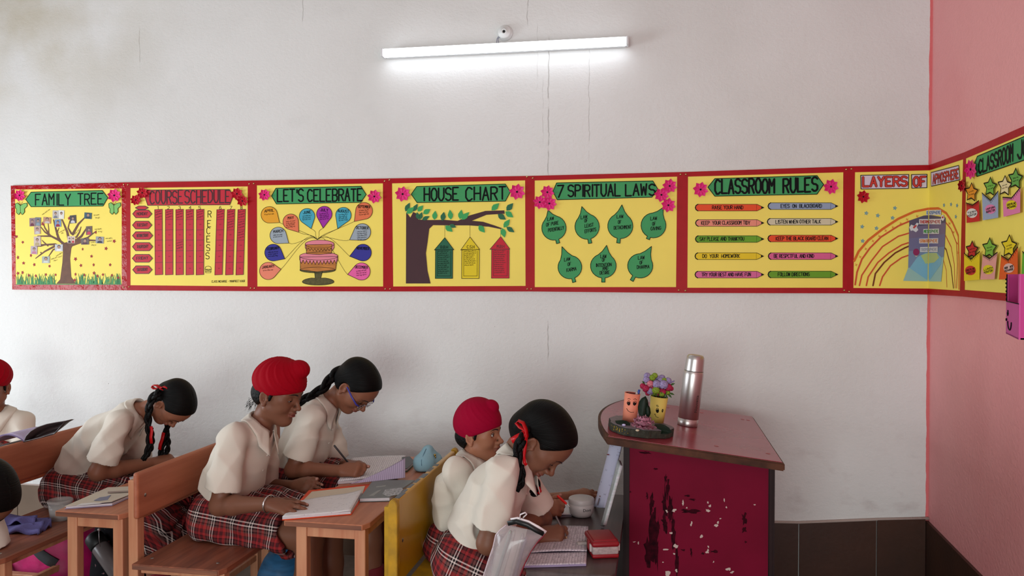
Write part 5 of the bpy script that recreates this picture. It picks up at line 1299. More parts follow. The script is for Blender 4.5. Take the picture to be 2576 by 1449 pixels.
def person(label, hd, J, skin, seed, th=0.0, turban=None, hairdo=None, skirt='short', belt=(0, 3, 2, 1, 0), hands=None, shirt_full=False, fat=1.0, hem=None, seat=.46, vox=.0028, lower=True):
    root = empty('person', (J['hp'][0], J['hp'][1], 0.0), label, 'person', 'children writing at the desks')
    g = lambda k: np.array(J[k], float)
    fr = np.array([math.cos(th), math.sin(th), 0]); lf = np.array([-math.sin(th), math.cos(th), 0])
    hp, wa, nb = g('hp'), g('wa'), g('nb'); ms = wa + (nb - wa) * .55 + g('bow') if 'bow' in J else wa + (nb - wa) * .55
    ax = nz(nb - ms)
    S = Sh(); F = fat
    # torso, neck
    S.rcone(hp, wa, lf, .112 * F, .098 * F, .080 * F, .064 * F, .03); S.rcone(wa, ms, lf, .098 * F, .108 * F, .064 * F, .068 * F, .03); S.rcone(ms, nb - ax * .035, lf, .108 * F, .086 * F, .068 * F, .050 * F, .03)
    S.cone(nb - ax * .02, hd.P(-.022, 0, -.055), .042 * hd.sc, .040 * hd.sc, .03)
    for s in 'RL': S.cone(nb - ax * .022, g('s' + s), .030, .034, .03)
    # arms
    nails = []; hk = {}
    for s in 'RL':
        sh_, el, wr = g('s' + s), g('e' + s), g('w' + s)
        S.cone(sh_, el, .037 * F, .031 * F, .02); S.ball(el, .0315 * F, .012)
        m_ = el + (wr - el) * .3; S.cone(el, m_, .031 * F, .0325 * F, .012); S.cone(m_, wr, .0325 * F, .0205 * F, .012)
        if hands and s in hands: hk[s] = hand(S, wr, nails=nails, **hands[s])
        else: hk[s] = hand(S, wr, nz(wr - el), (0, 0, 1), lf * (1 if s == 'R' else -1), .92, nails=nails)
    if lower:
        for s in 'RL':
            h0 = hp + lf * (.068 if s == 'L' else -.068) + [0, 0, -.012]; kn, an = g('k' + s), g('a' + s)
            S.cone(h0, kn, .068 * F, .047 * F, .03); mid = kn + (an - kn) * .35; S.cone(kn, mid - fr * .012, .046 * F, .047 * F, .02); S.cone(mid - fr * .012, an, .047 * F, .030 * F, .02)
            S.cone(an, an + fr * .10 - [0, 0, .018], .030, .024, .02)
    hd.skin(S)
    na = np.array([n for n, r in nails]); nr = np.array([r for n, r in nails])
    body = sdf_obj('body', S, skin, root, vox, 1, {'lip': lambda v: hd.tint(v), 'nail': lambda v: np.clip(1.6 - np.min(np.linalg.norm(v[:, None] - na[None], axis=2) / nr, 1) * 1.2, 0, .8)})
    hd.eyes(root); hd.brows(root, S)
    # shirt
    T = Sh(); lo = wa - nz(nb - wa) * .006
    T.rcone(lo, wa + (ms - wa) * .35, lf, .122 * F, .128 * F, .084 * F, .092 * F, .03); T.rcone(wa + (ms - wa) * .35, ms, lf, .128 * F, .126 * F, .092 * F, .084 * F, .04)
    T.rcone(ms, nb - ax * .045, lf, .126 * F, .104 * F, .084 * F, .060 * F, .04)
    ends = []
    for s in 'RL':
        sh_, el = g('s' + s), g('e' + s)
        T.cone(nb - ax * .022, sh_, .038, .042, .035)
        e2 = sh_ + (el - sh_) * (.78 if not shirt_full else .72)
        fn, c, R = sleeve_fn(sh_, e2, .044 * F, .060 * F); T.add(fn, c, R, .026); ends.append((e2, nz(el - sh_)))
    T.post.append(calm(creases(seed, .0066, .075, 4), ends))
    T.trim(-nz(nb - wa), lo, .006)
    for e, d in ends: T.carve(e - d * .020, e + d * .012, .046 * F, .053 * F)
    na_ = nz(nz(hd.P(-.022, 0, -.05) - nb) * .45 + ax * .55); ff = nz(fr - na_ * (fr @ na_)); ll = np.cross(na_, ff)
    T.cone(nb - na_ * .004 + ff * .006, nb + na_ * .12, .043 * hd.sc, .062 * hd.sc, .005, '-'); T.cone(nb + ff * .052 - na_ * .030, nb + ff * .04 + na_ * .05, .010, .034, .006, '-')
    shirt = sdf_obj('shirt', T, M_SHIRT, root, .0040, 1)
    # collar: stand and folded leaf with points
    bm = bmesh.new(); rows = []; A0 = R_(20)
    for i in range(41):
        s_ = -1 + 2 * i / 40; a = math.pi + s_ * (math.pi - A0); u_ = abs(s_); dn_ = .016 * u_ ** 2
        d = ff * math.cos(a) + ll * math.sin(a); k = hd.sc
        prof = [(.050, -.020), (.0485, .004), (.0485, .022 - .010 * u_), (.053, .027 - .011 * u_), (.060, .016 - .010 * u_), (.068 + .010 * u_, -.006 - .022 * u_ ** 2), (.071 + .027 * u_ ** 2, -.016 - .034 * u_ ** 3)]
        rows.append([nb + (d * r + ff * (.016 * u_ ** 3 if j > 4 else 0)) * k + na_ * (h - dn_) for j, (r, h) in enumerate(prof)])
    G_ = np.array(rows); Pq = G_[:, 3:].reshape(-1, 3); want = np.tile(np.array([.006, .0045, .0035, .003]), len(rows))
    cdir = np.repeat(np.array([nz(nz(np.array(r[5]) - nb - na_ * (na_ @ (np.array(r[5]) - nb))) * .45 + na_ * .9) for r in rows]), 4, 0); todo = np.ones(len(Pq), bool); base = Pq.copy()
    for st in np.arange(0, .056, .002):
        q = base + cdir * st; Pq[todo] = q[todo]; todo &= T(q) < want
    G_[:, 3:] = Pq.reshape(len(rows), 4, 3); rows = [[bm.verts.new(V(p)) for p in r] for r in G_]
    for r0, r1 in zip(rows, rows[1:]):
        for j in range(6): bm.faces.new((r0[j], r0[j + 1], r1[j + 1], r1[j])).smooth = True
    bmesh.ops.recalc_face_normals(bm, faces=bm.faces); bmesh.ops.solidify(bm, geom=bm.faces[:], thickness=.0022)
    fin('collar', bm, M_SHIRT, root, True)
    # front placket buttons on the cloth
    for k in range(3):
        o = nb + (wa - nb) * (.22 + .22 * k); xs = np.linspace(.16, .02, 120); pp = np.array([o + fr * x for x in xs]); i = int(np.argmax(T(pp) < 0))
        bm = bmesh.new(); lathe(bm, [(.0048, -.001), (.0048, .0012), (.0001, .0018)], pp[i], fr, 10); fin('button', bm, mat('pearl_button', (220, 214, 204), .3), shirt, True)
    if lower and skirt:
        # belt and skirt
        up_ = nz(wa - hp); bm = bmesh.new(); n = 40; rings = []
        for j in range(len(belt) + 1):
            o = wa - up_ * (.006 + .0085 * j) - ax * .004
            f2 = np.cross(lf, up_); rings.append([bm.verts.new(V(o + lf * .119 * F * math.cos(a) + f2 * .087 * F * math.sin(a))) for a in np.linspace(0, 2 * math.pi, n, endpoint=False)])
        for j in range(len(belt)):
            for i in range(n):
                f = bm.faces.new((rings[j][i], rings[j][(i + 1) % n], rings[j + 1][(i + 1) % n], rings[j + 1][i])); f.material_index = belt[j]; f.smooth = True
        bmesh.ops.solidify(bm, geom=bm.faces[:], thickness=-.003); fin('belt', bm, BELT, root)
        K = Sh(); kR, kL = g('kR'), g('kL'); td = nz((kR + kL) / 2 - hp)
        K.rcone(wa - up_ * .045, hp, lf, .112 * F, .146 * F, .080 * F, .108 * F, .03); K.half(up_, wa - up_ * .040, .003)
        e = 1.0 if skirt != 'short' else .76
        for s, k_ in (('R', kR), ('L', kL)):
            h0 = hp + lf * (.07 if s == 'L' else -.07); K.cone(h0, h0 + (k_ - h0) * e, .096 * F, .082 * F, .05)
        K.cone(hp, hp + ((kR + kL) / 2 - hp) * e, .095 * F, .075 * F, .05)
        if skirt == 'long':
            for s, k_ in (('R', kR), ('L', kL)): K.cone(k_, k_ + (g('a' + s) - k_) * .52 - fr * .02, .080 * F, .095 * F, .05)
            K.cone((kR + kL) / 2, (kR + kL) / 2 + ((g('aR') + g('aL')) / 2 - (kR + kL) / 2) * .5, .075, .085, .05)
        tu = nz(np.cross(td, lf)); tu = tu if tu[2] > 0 else -tu
        def coords(v):
            q = v - hp; s_ = q @ td; a = np.arctan2(q @ lf, (q @ tu) + .0); bend = np.clip(-(q[:, 2] + .03), 0, .5) * 1.0 if skirt == 'long' else 0
            return np.stack([s_ + bend, a * .135], 1) if skirt != 'long' else np.stack([s_ * .9 + q[:, 2] * .35, (q @ tu) * .9 + (q @ lf) * .9], 1)
        def pleat(p):
            q = p - hp.astype(f4); s_ = q @ td.astype(f4); a = np.arctan2(q @ lf.astype(f4), q @ tu.astype(f4))
            return .0062 * np.clip(s_ / .2 + .35, .2, 1) * np.sin(a * 11 + 1.3 * np.sin(s_ * 22 + seed)) + .002 * np.sin(s_ * 60 + a * 3)
        K.post.append(pleat)
        K.half((0, 0, -1), (0, 0, seat + .004), .008, keep=(hp - fr * .06, .30)) if skirt != 'long' else K.half((0, 0, -1), (0, 0, seat + .004), .008, keep=(hp - fr * .02, .22))
        if skirt == 'short':
            hx = hp + td * (np.linalg.norm((kR + kL) / 2 - hp) * e + .01); hn = nz(td * .93 + np.array([0, 0, .35]))
            K.half(hn, hx, .004)
            for s, k_ in (('R', kR), ('L', kL)):
                h0 = hp + lf * (.07 if s == 'L' else -.07); K.cone(h0 + (k_ - h0) * .62, h0 + (k_ - h0) * 1.2, .060 * F, .066 * F, .008, '-')
        else:
            K.half((.25, 0, -1), ((kR + kL) / 2)[:] * [1, 1, 0] + [0, 0, hem or .32], .004)
        sk = sdf_obj('skirt', K, M_PLAID, root, .0042, 1, uv=coords)
        for s in 'RL':
            an = g('a' + s); kn = g('k' + s); Z = Sh(); Z.cone(an + (kn - an) * .42, an, .042 * F, .035, .01); Z.half(nz(kn - an), an + (kn - an) * .42, .002); sdf_obj('sock', Z, M_SOCK, root, .006, 1)
            Z = Sh(); Z.cone(an - [0, 0, .012], an + fr * .115 - [0, 0, .022], .037, .031, .02); Z.ell(an + fr * .05 - [0, 0, .03], (.085, .038, .02), np.stack([fr, lf, [0, 0, 1]], 1), .01); Z.half((0, 0, -1), (0, 0, .001), .003)
            Z.half((0, 0, 1), an + [0, 0, .02], .003); sdf_obj('shoe', Z, M_SHOE, root, .006, 1)
    # hair or turban
    R, sc = hd.R, hd.sc
    if turban:
        U = Sh(); el_ = lambda c, r, k, op='+', Q=R: U.ell(hd.P(*c), np.array(r) * sc, Q, k * sc, op)
        tall = turban.get('tall', 1.0); kx, kz = turban['knot']; ph = turban.get('ph', 0); kr = turban.get('kr', 1.0)
        el_((-.012, 0, .044), (.099, .088, .072 * tall), .02); el_((.020, 0, .046), (.073, .080, .058 * tall), .03); el_((-.004, 0, .074 * tall), (.066, .070, .058), .05)
        def folds(p):
            q = (p - hd.C.astype(f4)) @ R.astype(f4) / sc; x, y, z = q[:, 0] - kx + .02, q[:, 1], q[:, 2] - kz + .01
            a = np.arctan2(y, -(x * .75 + z * .66)); r = np.sqrt(x * x + y * y + z * z); low = np.clip((q[:, 2] - .33 * (q[:, 0] - .088) - .027) / .02, 0, 1)
            return turban.get('amp', .0040) * sc * np.clip(r / .05 - .7, 0, 1) * (.25 + .75 * low) * (np.abs(np.sin(a * 13 + 9 * r + ph)) - .55 + .45 * np.abs(np.sin(a * 24 + 18 * r)))
        U.post.append(folds); U.trim(R @ nz([.33, 0, -1]), hd.P(.088, 0, .027), .006 * sc)
        el_((kx, 0, kz), (.041 * kr, .038 * kr, .036 * kr), .003); ka = R @ nz([.78, 0, .62])
        for o_, r_, t_ in ((-.024, .035, .0115), (-.010, .037, .0075)): U.ring(hd.P(kx, 0, kz) + ka * o_ * sc * kr, nz(ka + R @ np.array([0, .15, .1])), r_ * sc * kr, t_ * sc, .003)
        sdf_obj('turban', U, turban['mat'], root, .003, 1)
        Hh = Sh(); Hh.ell(hd.P(-.030, 0, -.012), np.array((.078, .066, .060)) * sc, R, .02); Hh.half(R @ nz([.75, 0, -.66]), hd.P(-.030, 0, -.030), .004)
        for y in (-1, 1):
            Hh.ball(hd.P(-.008, y * .082, -.012), .034 * sc, .004, '-'); Hh.cone(hd.P(.016, y * .0675, .022), hd.P(.010, y * .0695, -.016), .010 * sc, .005 * sc, .006)
        sdf_obj('hair', Hh, M_HAIR, root, .0035, 1)
    else:
        U = Sh(); el_ = lambda c, r, k, op='+', Q=R: U.ell(hd.P(*c), np.array(r) * sc, Q, k * sc, op)
        el_((-.016, 0, .034), (.101, .0795, .0865), .02); el_((.026, 0, .042), (.060, .068, .058), .03)
        el_((-.040, 0, -.02), (.072, .064, .055), .03)
        U.half(R @ nz([.80, 0, -.60]), hd.P(.050, 0, .040), .012 * sc)
        U.half(R @ nz([-.25, 0, -1]), hd.P(-.05, 0, -.068), .01)
        for y in (-1, 1): U.ball(hd.P(-.006, y * .088, -.016), .035 * sc, .006, '-')
        el_((.02, 0, .124), (.075, .0014, .008), .002, '-')
        def hc(v):
            q = (v - hd.C) @ R / sc; ky = np.where(q[:, 1] >= 0, 1, -1)
            dx, dz = q[:, 0] + .075, q[:, 2] + .035
            return np.stack([np.arctan2(dz, dx) * .55 + ky * 3.0, np.hypot(dx, dz)], 1)
        sdf_obj('hair', U, M_COMB, root, .003, 2, uv=hc)
    return root, hd, hk, S, T, U
def braid(root, pts, r, w_=.9, name='braid', turns=None):
    """three strands plaited along a path"""
    P_ = np.array(pts, float); seg = np.linalg.norm(np.diff(P_, axis=0), axis=1); L = seg.sum(); cum = np.concatenate([[0], np.cumsum(seg)])
    n = int(L / .0035); ss = np.linspace(0, L, n)
    C = np.stack([np.interp(ss, cum, P_[:, i]) for i in range(3)], 1)
    for _ in range(6): C[1:-1] = C[1:-1] * .5 + (C[:-2] + C[2:]) * .25
    bm = bmesh.new()
    for k in range(3):
        pp = []; rad = []
        pa = None
        for i in range(n):
            d = nz(C[min(i + 1, n - 1)] - C[max(i - 1, 0)])
            if pa is None: pa, b, _ = frame_from(d, (0, 1, 0))
            a = nz(pa - d * (pa @ d)); b = np.cross(d, a); pa = a
            f = ss[i] / (r * 4.6) * 2 * math.pi * .55 + k * 2 * math.pi / 3; tp = 1 - .35 * ss[i] / L
            pp.append(C[i] + (a * math.sin(f) * r * .62 + b * math.sin(2 * f) * r * .34) * tp); rad.append(r * .56 * tp)
        tube(bm, pp, rad, 8)
    fin(name, bm, M_HAIR, root, True)
def march(sh, o, d):
    ts = np.arange(0, .6, .001); p = np.array(o)[None] + ts[:, None] * np.array(d)[None]; k = int(np.argmax(sh(p) < .0005)); return p[k]
def flatband(bm, pts, wd, side, th=.0012):
    """ribbon of cloth, wd wide across side"""
    pts = [np.array(p, float) for p in pts]; rings = []
    for i, p in enumerate(pts):
        d = nz(pts[min(i + 1, len(pts) - 1)] - pts[max(i - 1, 0)]); s = nz(np.array(side) - d * (np.array(side) @ d)); n = np.cross(d, s)
        w2 = wd / 2 if np.isscalar(wd) else wd[i] / 2
        rings.append([bm.verts.new(V(p + s * a * w2 + n * b * th)) for a, b in ((-1, -1), (1, -1), (1, 1), (-1, 1))])
    for r0, r1 in zip(rings, rings[1:]):
        for j in range(4): bm.faces.new((r0[j], r0[(j + 1) % 4], r1[(j + 1) % 4], r1[j])).smooth = True
    bm.faces.new(rings[0][::-1]); bm.faces.new(rings[-1])
def bow(root, c, u, v, s=1.0, name='ribbon_bow'):
    """two loops and a knot; u along the loops, v up"""
    bm = bmesh.new(); c, u, v = np.array(c), nz(u), nz(v); n = np.cross(u, v)
    for k in (-1, 1):
        flatband(bm, [c, c + (u * k * .014 + v * .009) * s, c + (u * k * .030 + v * .007) * s, c + (u * k * .034 - v * .001) * s, c + (u * k * .026 - v * .006) * s, c + (u * k * .010 - v * .003) * s, c], .014 * s, n)
    ball(bm, c, .0065 * s, 10)
    return fin(name, bm, M_RIB, root, True)
SK1 = skin_mat('brown_skin', (134, 86, 65)); SK2 = skin_mat('deep_brown_skin', (120, 78, 59)); SK3 = skin_mat('warm_brown_skin', (158, 104, 79))
M_TUR = mat('scarlet_turban_cloth', (152, 2, 24), .8, bump=.08, bscale=260, spec=.12); M_TUR2 = mat('crimson_turban_cloth', (150, 3, 44), .8, bump=.08, bscale=260, spec=.12)
A_ = lambda x, y: (x / 2.546, 880 + y / 2.546)
B_ = lambda x, y: (480 + x / 2.503, 870 + y / 2.503)
C_ = lambda x, y: (920 + x / 2.905, 950 + y / 2.905)
def on(c, x, y, Y): return at(*c(x, y), Y)
def legs(J, th, dx=.36, kz=.50, sp=.085, ax=.02):
    fr = np.array([math.cos(th), math.sin(th), 0]); lf = np.array([-math.sin(th), math.cos(th), 0])
    for s, k in (('R', -1), ('L', 1)):
        q = J['hp'] + fr * dx + lf * sp * k; J['k' + s] = np.array([q[0], q[1], kz]); J['a' + s] = np.array([q[0], q[1], .055]) + fr * ax
    return J
# ---- boy in the scarlet turban, reading the orange folder
def boy_scarlet():
    h = Head(on(B_, 458, 328, 2.56), R_(-6), R_(14), 0, .94, look=-.0066, open_=.0020)
    J = dict(nb=at(656, 1068, 2.62), wa=at(575, 1236, 2.62), hp=at(571, 1288, 2.62), sR=at(585, 1100, 2.475), eR=at(552, 1272, 2.44), wR=at(674, 1268, 2.395), sL=at(668, 1108, 2.76), eL=at(660, 1228, 2.86), wL=at(742, 1222, 2.77), bow=np.array([-.015, 0, 0]))
    legs(J, 0, .36, .485, .09)
    fw = at(752, 1290, 2.41) - J['wR']
    fl = at(790, 1226, 2.72) - J['wL']
    hands = dict(R=dict(fw=fw + [0, 0, .01], dorsal=(.15, -.45, .9), thumb_side=(0, 1, 0), s=.95, curls=((.12, .28, .15), (.05, .28, .2), (.14, .32, .2), (.25, .36, .25)), spread=.36, thumb=(.6, .7, -.35)),
                 L=dict(fw=fl, dorsal=(.1, -.75, .5), thumb_side=(.1, .3, 1), s=.93, curls=((.35, .5, .3), (.4, .5, .3), (.45, .5, .3), (.5, .5, .3)), spread=.05, thumb=(.85, .35, -.1)))
    r = person('boy in a scarlet turban and tartan skirt-shorts, reading an orange folder', h, J, SK2, 11, 0, dict(mat=M_TUR, knot=(.066, .112), tall=1.02), hands=hands, seat=SEAT)
    root = r[0]; a = nz(J['wR'] - J['eR']); c = J['wR'] + a * .004; x, y, _ = frame_from(a); bm = bmesh.new()
    tube(bm, [c + (x * math.cos(t) + y * math.sin(t)) * .0275 + a * .006 * math.sin(t) for t in np.linspace(0, 2 * math.pi, 32, endpoint=False)], .0027, 8, closed=True); fin('steel_bangle', bm, mat('polished_steel', (200, 200, 200), .18, 1.0), root, True)
    bm = bmesh.new()
    for k in range(60):
        q = h.P(-.088 + rng.uniform(-.006, .02), rng.uniform(-.055, .02), -.046 + rng.uniform(-.02, .01)); dx, dz, cu = rng.uniform(-.014, .002), -rng.uniform(.01, .034), rng.uniform(-.006, .006)
        tube(bm, [q + h.d(dx * s + cu * math.sin(3 * s), cu * s, dz * s) for s in (0, .25, .5, .75, 1)], [.0006, .0005, .00045, .0004, .0002], 4)
    fin('stray_hair', bm, M_HAIR, root, True)
    return r
BS = boy_scarlet()
# ---- girl with the red bow and two plaits, leaning over her work
def girl_bow():
    h = Head(on(A_, 1020, 350, 2.79), R_(-8), R_(73), 0, .83, look=-.0055, open_=.0020)
    J = dict(nb=at(347, 1034, 2.86), wa=at(203, 1182, 2.86), hp=at(200, 1216, 2.86), sR=at(296, 1062, 2.73), eR=at(246, 1188, 2.70), wR=at(388, 1163, 2.90), sL=at(335, 1062, 2.99), eL=at(350, 1192, 3.03), wL=at(283, 1198, 2.86), bow=np.array([-.018, 0, .010]))
    legs(J, 0, .40, .475, .085, .03)
    fw = at(445, 1149, 2.97) - J['wR']; fl = at(232, 1196, 2.76) - J['wL']
    hands = dict(R=dict(fw=fw, dorsal=(0, -.5, .8), thumb_side=(0, 1, .4), s=.9, curls=((.8, 1.0, .6), (.9, 1.1, .6), (1.0, 1.1, .6), (1.0, 1.1, .6)), thumb=(.7, .4, -.4)),
                 L=dict(fw=fl, dorsal=(.4, -.6, .6), thumb_side=(.3, 0, 1), s=.85, curls=((.3, .4, .3),) * 4, spread=.15))
    r = person('girl with a red bow and two plaits bent over her work at the orange desk', h, J, SK1, 23, 0, hairdo='plaits', skirt='long', belt=(0, 3, 3, 0), hands=hands, hem=.31, seat=SEAT)
    root = r[0]; Yn = 2.775
    braid(root, [on(A_, 1025, 268, 2.79), on(A_, 990, 290, Yn)] + [on(A_, x, y, Yn) for x, y in ((965, 330), (950, 400), (948, 470), (957, 540), (955, 610), (938, 670), (918, 705))], .0150)
    braid(root, [on(A_, x, y, Yn + .004) for x, y in ((930, 690), (965, 640), (978, 580), (972, 500))], .0105)
    braid(root, [h.P(-.030, .066, .005), h.P(-.02, .075, -.06)] + [on(A_, x, y, 2.95) for x, y in ((1065, 520), (1052, 580), (1035, 640), (1020, 690))], .0150)
    braid(root, [on(A_, x, y, 2.955) for x, y in ((1030, 690), (1070, 660), (1080, 590), (1072, 530))], .0115)
    bq_ = at(405, 976, 2.5); bow(root, march(r[5], bq_, nz(at(405, 976, 3.0) - bq_)) + [0, -.004, 0], (1, 0, -.12), (.1, -.2, 1), 1.05)
    bm = bmesh.new(); flatband(bm, [on(A_, x, y, Yn - .012) for x, y in ((968, 490), (972, 520), (966, 560), (970, 600))], .012, (1, 0, .2)); fin('hair_ribbon', bm, M_RIB, root, True)
    bm = bmesh.new(); flatband(bm, [on(A_, x, y, 2.935) for x, y in ((1048, 530), (1040, 570), (1026, 610), (1022, 640))], .014, (1, 0, .3)); fin('hair_ribbon', bm, M_RIB, root, True)
    return r
GB = girl_bow()
# ---- girl with glasses, writing beside the wall
def girl_glasses():
    h = Head(on(B_, 960, 265, 2.985), R_(-12), R_(53), 0, .94, look=-.0050, open_=.0022)
    J = dict(nb=at(826, 1008, 3.06), wa=at(748, 1165, 3.06), hp=at(738, 1204, 3.06), sR=at(785, 1046, 2.93), eR=at(738, 1182, 2.90), wR=at(858, 1184, 2.86), sL=at(822, 1050, 3.18), eL=at(850, 1180, 3.22), wL=at(872, 1168, 3.06), bow=np.array([-.012, 0, .008]))
    legs(J, 0, .37, .485, .09)
    fw = at(905, 1180, 2.86) - J['wR']; fl = at(925, 1166, 3.02) - J['wL']
    hands = dict(R=dict(fw=fw, dorsal=(.1, -.75, .65), thumb_side=(.2, .4, .8), s=.95, curls=((.75, 1.05, .5), (.95, 1.15, .6), (1.1, 1.2, .6), (1.2, 1.2, .6)), spread=.04, thumb=(.85, .2, -.45), thumb_bend=.3),
                 L=dict(fw=fl, dorsal=(0, 0, 1), thumb_side=(0, -1, 0), s=.88))
    r = person('girl in blue framed glasses writing in a notebook beside the boy in scarlet turban', h, J, SK1, 37, 0, hairdo='plait', skirt='short', belt=(0, 1, 2, 3, 0), hands=hands, seat=SEAT)
    root = r[0]
    braid(root, [h.P(-.085, .0, .02)] + [on(B_, x, y, Y) for x, y, Y in ((905, 175, 3.04), (875, 215, 3.02), (835, 265, 3.00), (785, 300, 2.99), (735, 325, 2.98), (690, 352, 2.98), (640, 385, 2.98))], .0215)
    g = empty('eyeglasses', h.P(.09, 0, 0), 'blue framed eyeglasses on the writing girl', 'eyeglasses'); m_b = mat('blue_frame_plastic', (52, 52, 150), .3); m_m = mat('silver_rim', (190, 190, 200), .2, 1.0)
    lens = mat('clear_lens', (235, 240, 245), .03, trans=1.0, ior=1.05)
    for y in (-1, 1):
        ring = [h.P(.0935 - .004 * abs(math.cos(a)), y * .033 + .0215 * math.cos(a), -.012 + .0165 * math.sin(a)) for a in np.linspace(0, 2 * math.pi, 28, endpoint=False)]
        bm = bmesh.new(); tube(bm, ring, .0013, 6, closed=True); f = fin('rim', bm, m_m, g, True)
        bm = bmesh.new(); bm.faces.new([bm.verts.new(V(p)) for p in ring]); bmesh.ops.solidify(bm, geom=bm.faces[:], thickness=.0012); fin('lens', bm, lens, f)
        bm = bmesh.new(); flatband(bm, [h.P(.090, y * .055, -.006), h.P(.078, y * .069, -.004), h.P(.04, y * .0735, .000), h.P(.0, y * .0745, .006), h.P(-.018, y * .073, -.002)], .0058, h.d(0, 0, 1), .0012); fin('temple', bm, m_b, g, True)
    bm = bmesh.new(); tube(bm, [h.P(.0925, -.012, -.008), h.P(.098, 0, -.004), h.P(.0925, .012, -.008)], .0013, 6); fin('bridge', bm, m_m, g, True)
    return r
GG = girl_glasses()
# ---- small boy in the crimson turban
def boy_crimson():
    th = R_(-14)
    h = Head(on(C_, 757, 450, 2.585), R_(-11), R_(-3), 0, .82, look=.0005, open_=.0042)
    J = dict(nb=at(1194, 1156, 2.64), wa=at(1160, 1318, 2.64), hp=at(1154, 1356, 2.64), sR=at(1144, 1184, 2.52), eR=at(1215, 1312, 2.56), wR=at(1356, 1290, 2.66), sL=at(1236, 1180, 2.75), eL=at(1325, 1268, 2.84), wL=at(1438, 1248, 2.92), bow=np.array([-.03, 0, 0]))
    legs(J, 0, .30, .40, .08)
    fl = at(1500, 1236, 2.97) - J['wL']; fw = at(1432, 1268, 2.68) - J['wR']
    hands = dict(R=dict(fw=fw, dorsal=(.1, -.7, .5), thumb_side=(.1, .2, 1), s=.88, curls=((.55, .7, .4), (.7, .8, .4), (.8, .9, .5), (.9, .9, .5)), spread=.12, thumb=(.8, .5, -.2)),
                 L=dict(fw=fl, dorsal=(-.1, -.35, .9), thumb_side=(.2, -1, .2), s=.92, curls=((.1, .3, .2), (.15, .35, .25), (.25, .45, .3), (.35, .5, .3)), spread=.22, thumb=(.85, .5, -.1)))
    r = person('small boy in a crimson turban looking up from the low brown desk', h, J, SK3, 51, th, dict(mat=M_TUR2, knot=(.056, .108), tall=1.18, amp=.0016, ph=1.3, kr=.92), hands=hands, seat=.432, skirt='short', fat=.88)
    return r
BC = boy_crimson()
# ---- girl with the red ribbon loop, writing nearest the lectern
def girl_ribbon():
    h = Head(on(C_, 1200, 490, 2.30), R_(-4), R_(53), 0, .98, look=-.0055, open_=.0020)
    J = dict(nb=at(1305, 1153, 2.36), wa=at(1200, 1344, 2.36), hp=at(1186, 1400, 2.36), sR=at(1264, 1186, 2.235), eR=at(1228, 1366, 2.22), wR=at(1356, 1350, 2.41), sL=at(1310, 1188, 2.47), eL=at(1362, 1305, 2.52), wL=at(1290, 1330, 2.36), bow=np.array([-.014, 0, .0]))
    legs(J, 0, .30, .40, .08)
    fw = at(1410, 1342, 2.43) - J['wR']; fl = at(1246, 1342, 2.27) - J['wL']
    hands = dict(R=dict(fw=fw, dorsal=(.1, -.7, .7), thumb_side=(.2, .4, .8), s=.95, curls=((.7, 1.0, .5), (.9, 1.1, .6), (1.05, 1.15, .6), (1.15, 1.2, .6)), spread=.04, thumb=(.85, .25, -.45), thumb_bend=.3),
                 L=dict(fw=fl, dorsal=(.5, -.7, .2), thumb_side=(.2, 0, 1), s=.85, curls=((.25, .45, .3),) * 4, spread=.2))
    r = person('girl with a red ribbon loop on her plait writing at the low brown desk', h, J, SK2, 67, 0, hairdo='plaits', skirt='short', belt=(1, 2, 3, 3, 0), hands=hands, seat=.432)
    root = r[0]; Yn = 2.262
    braid(root, [h.P(-.045, -.062, .01)] + [on(C_, x, y, Yn) for x, y in ((1135, 450), (1112, 520), (1108, 590), (1118, 660), (1112, 730), (1095, 780), (1090, 815))], .0165)
    braid(root, [on(C_, x, y, Yn + .006) for x, y in ((1100, 815), (1130, 790), (1148, 720), (1140, 640))], .0115)
    lp = [h.P(-.02, .075, -.05)] + [on(C_, 1225 + 36 * math.cos(a), 800 + 55 * math.sin(a), 2.44) for a in np.linspace(-1.9, 4.2, 14)]
    braid(root, lp, .0120)
    bm = bmesh.new(); n_ = np.array([.2, -.6, .1])
    q = lambda x, y, Y=2.268: on(C_, x, y, Y)
    flatband(bm, [q(1165, 470), q(1180, 430), q(1172, 380), q(1150, 330), q(1115, 312), q(1100, 330), q(1125, 360), q(1160, 378), q(1172, 400)], [.013] * 9, (.5, .9, .3)); fin('ribbon_loop', bm, M_RIB, root, True)
    bm = bmesh.new(); flatband(bm, [q(1168, 392), q(1140, 420), q(1100, 440), q(1066, 462)], .018, (.3, .3, 1)); fin('ribbon_tail', bm, M_RIB, root, True)
    bm = bmesh.new(); flatband(bm, [q(1162, 400), q(1172, 450), q(1165, 510), q(1155, 570), q(1160, 620), q(1175, 640)], .009, (1, .3, .1)); fin('ribbon_tail', bm, M_RIB, root, True)
    bm = bmesh.new(); flatband(bm, [on(C_, 1262, 800, 2.43), on(C_, 1275, 830, 2.43), on(C_, 1262, 850, 2.43)], .010, (1, 0, .4)); fin('ribbon_tail', bm, M_RIB, root, True)
    return r
GR = girl_ribbon()
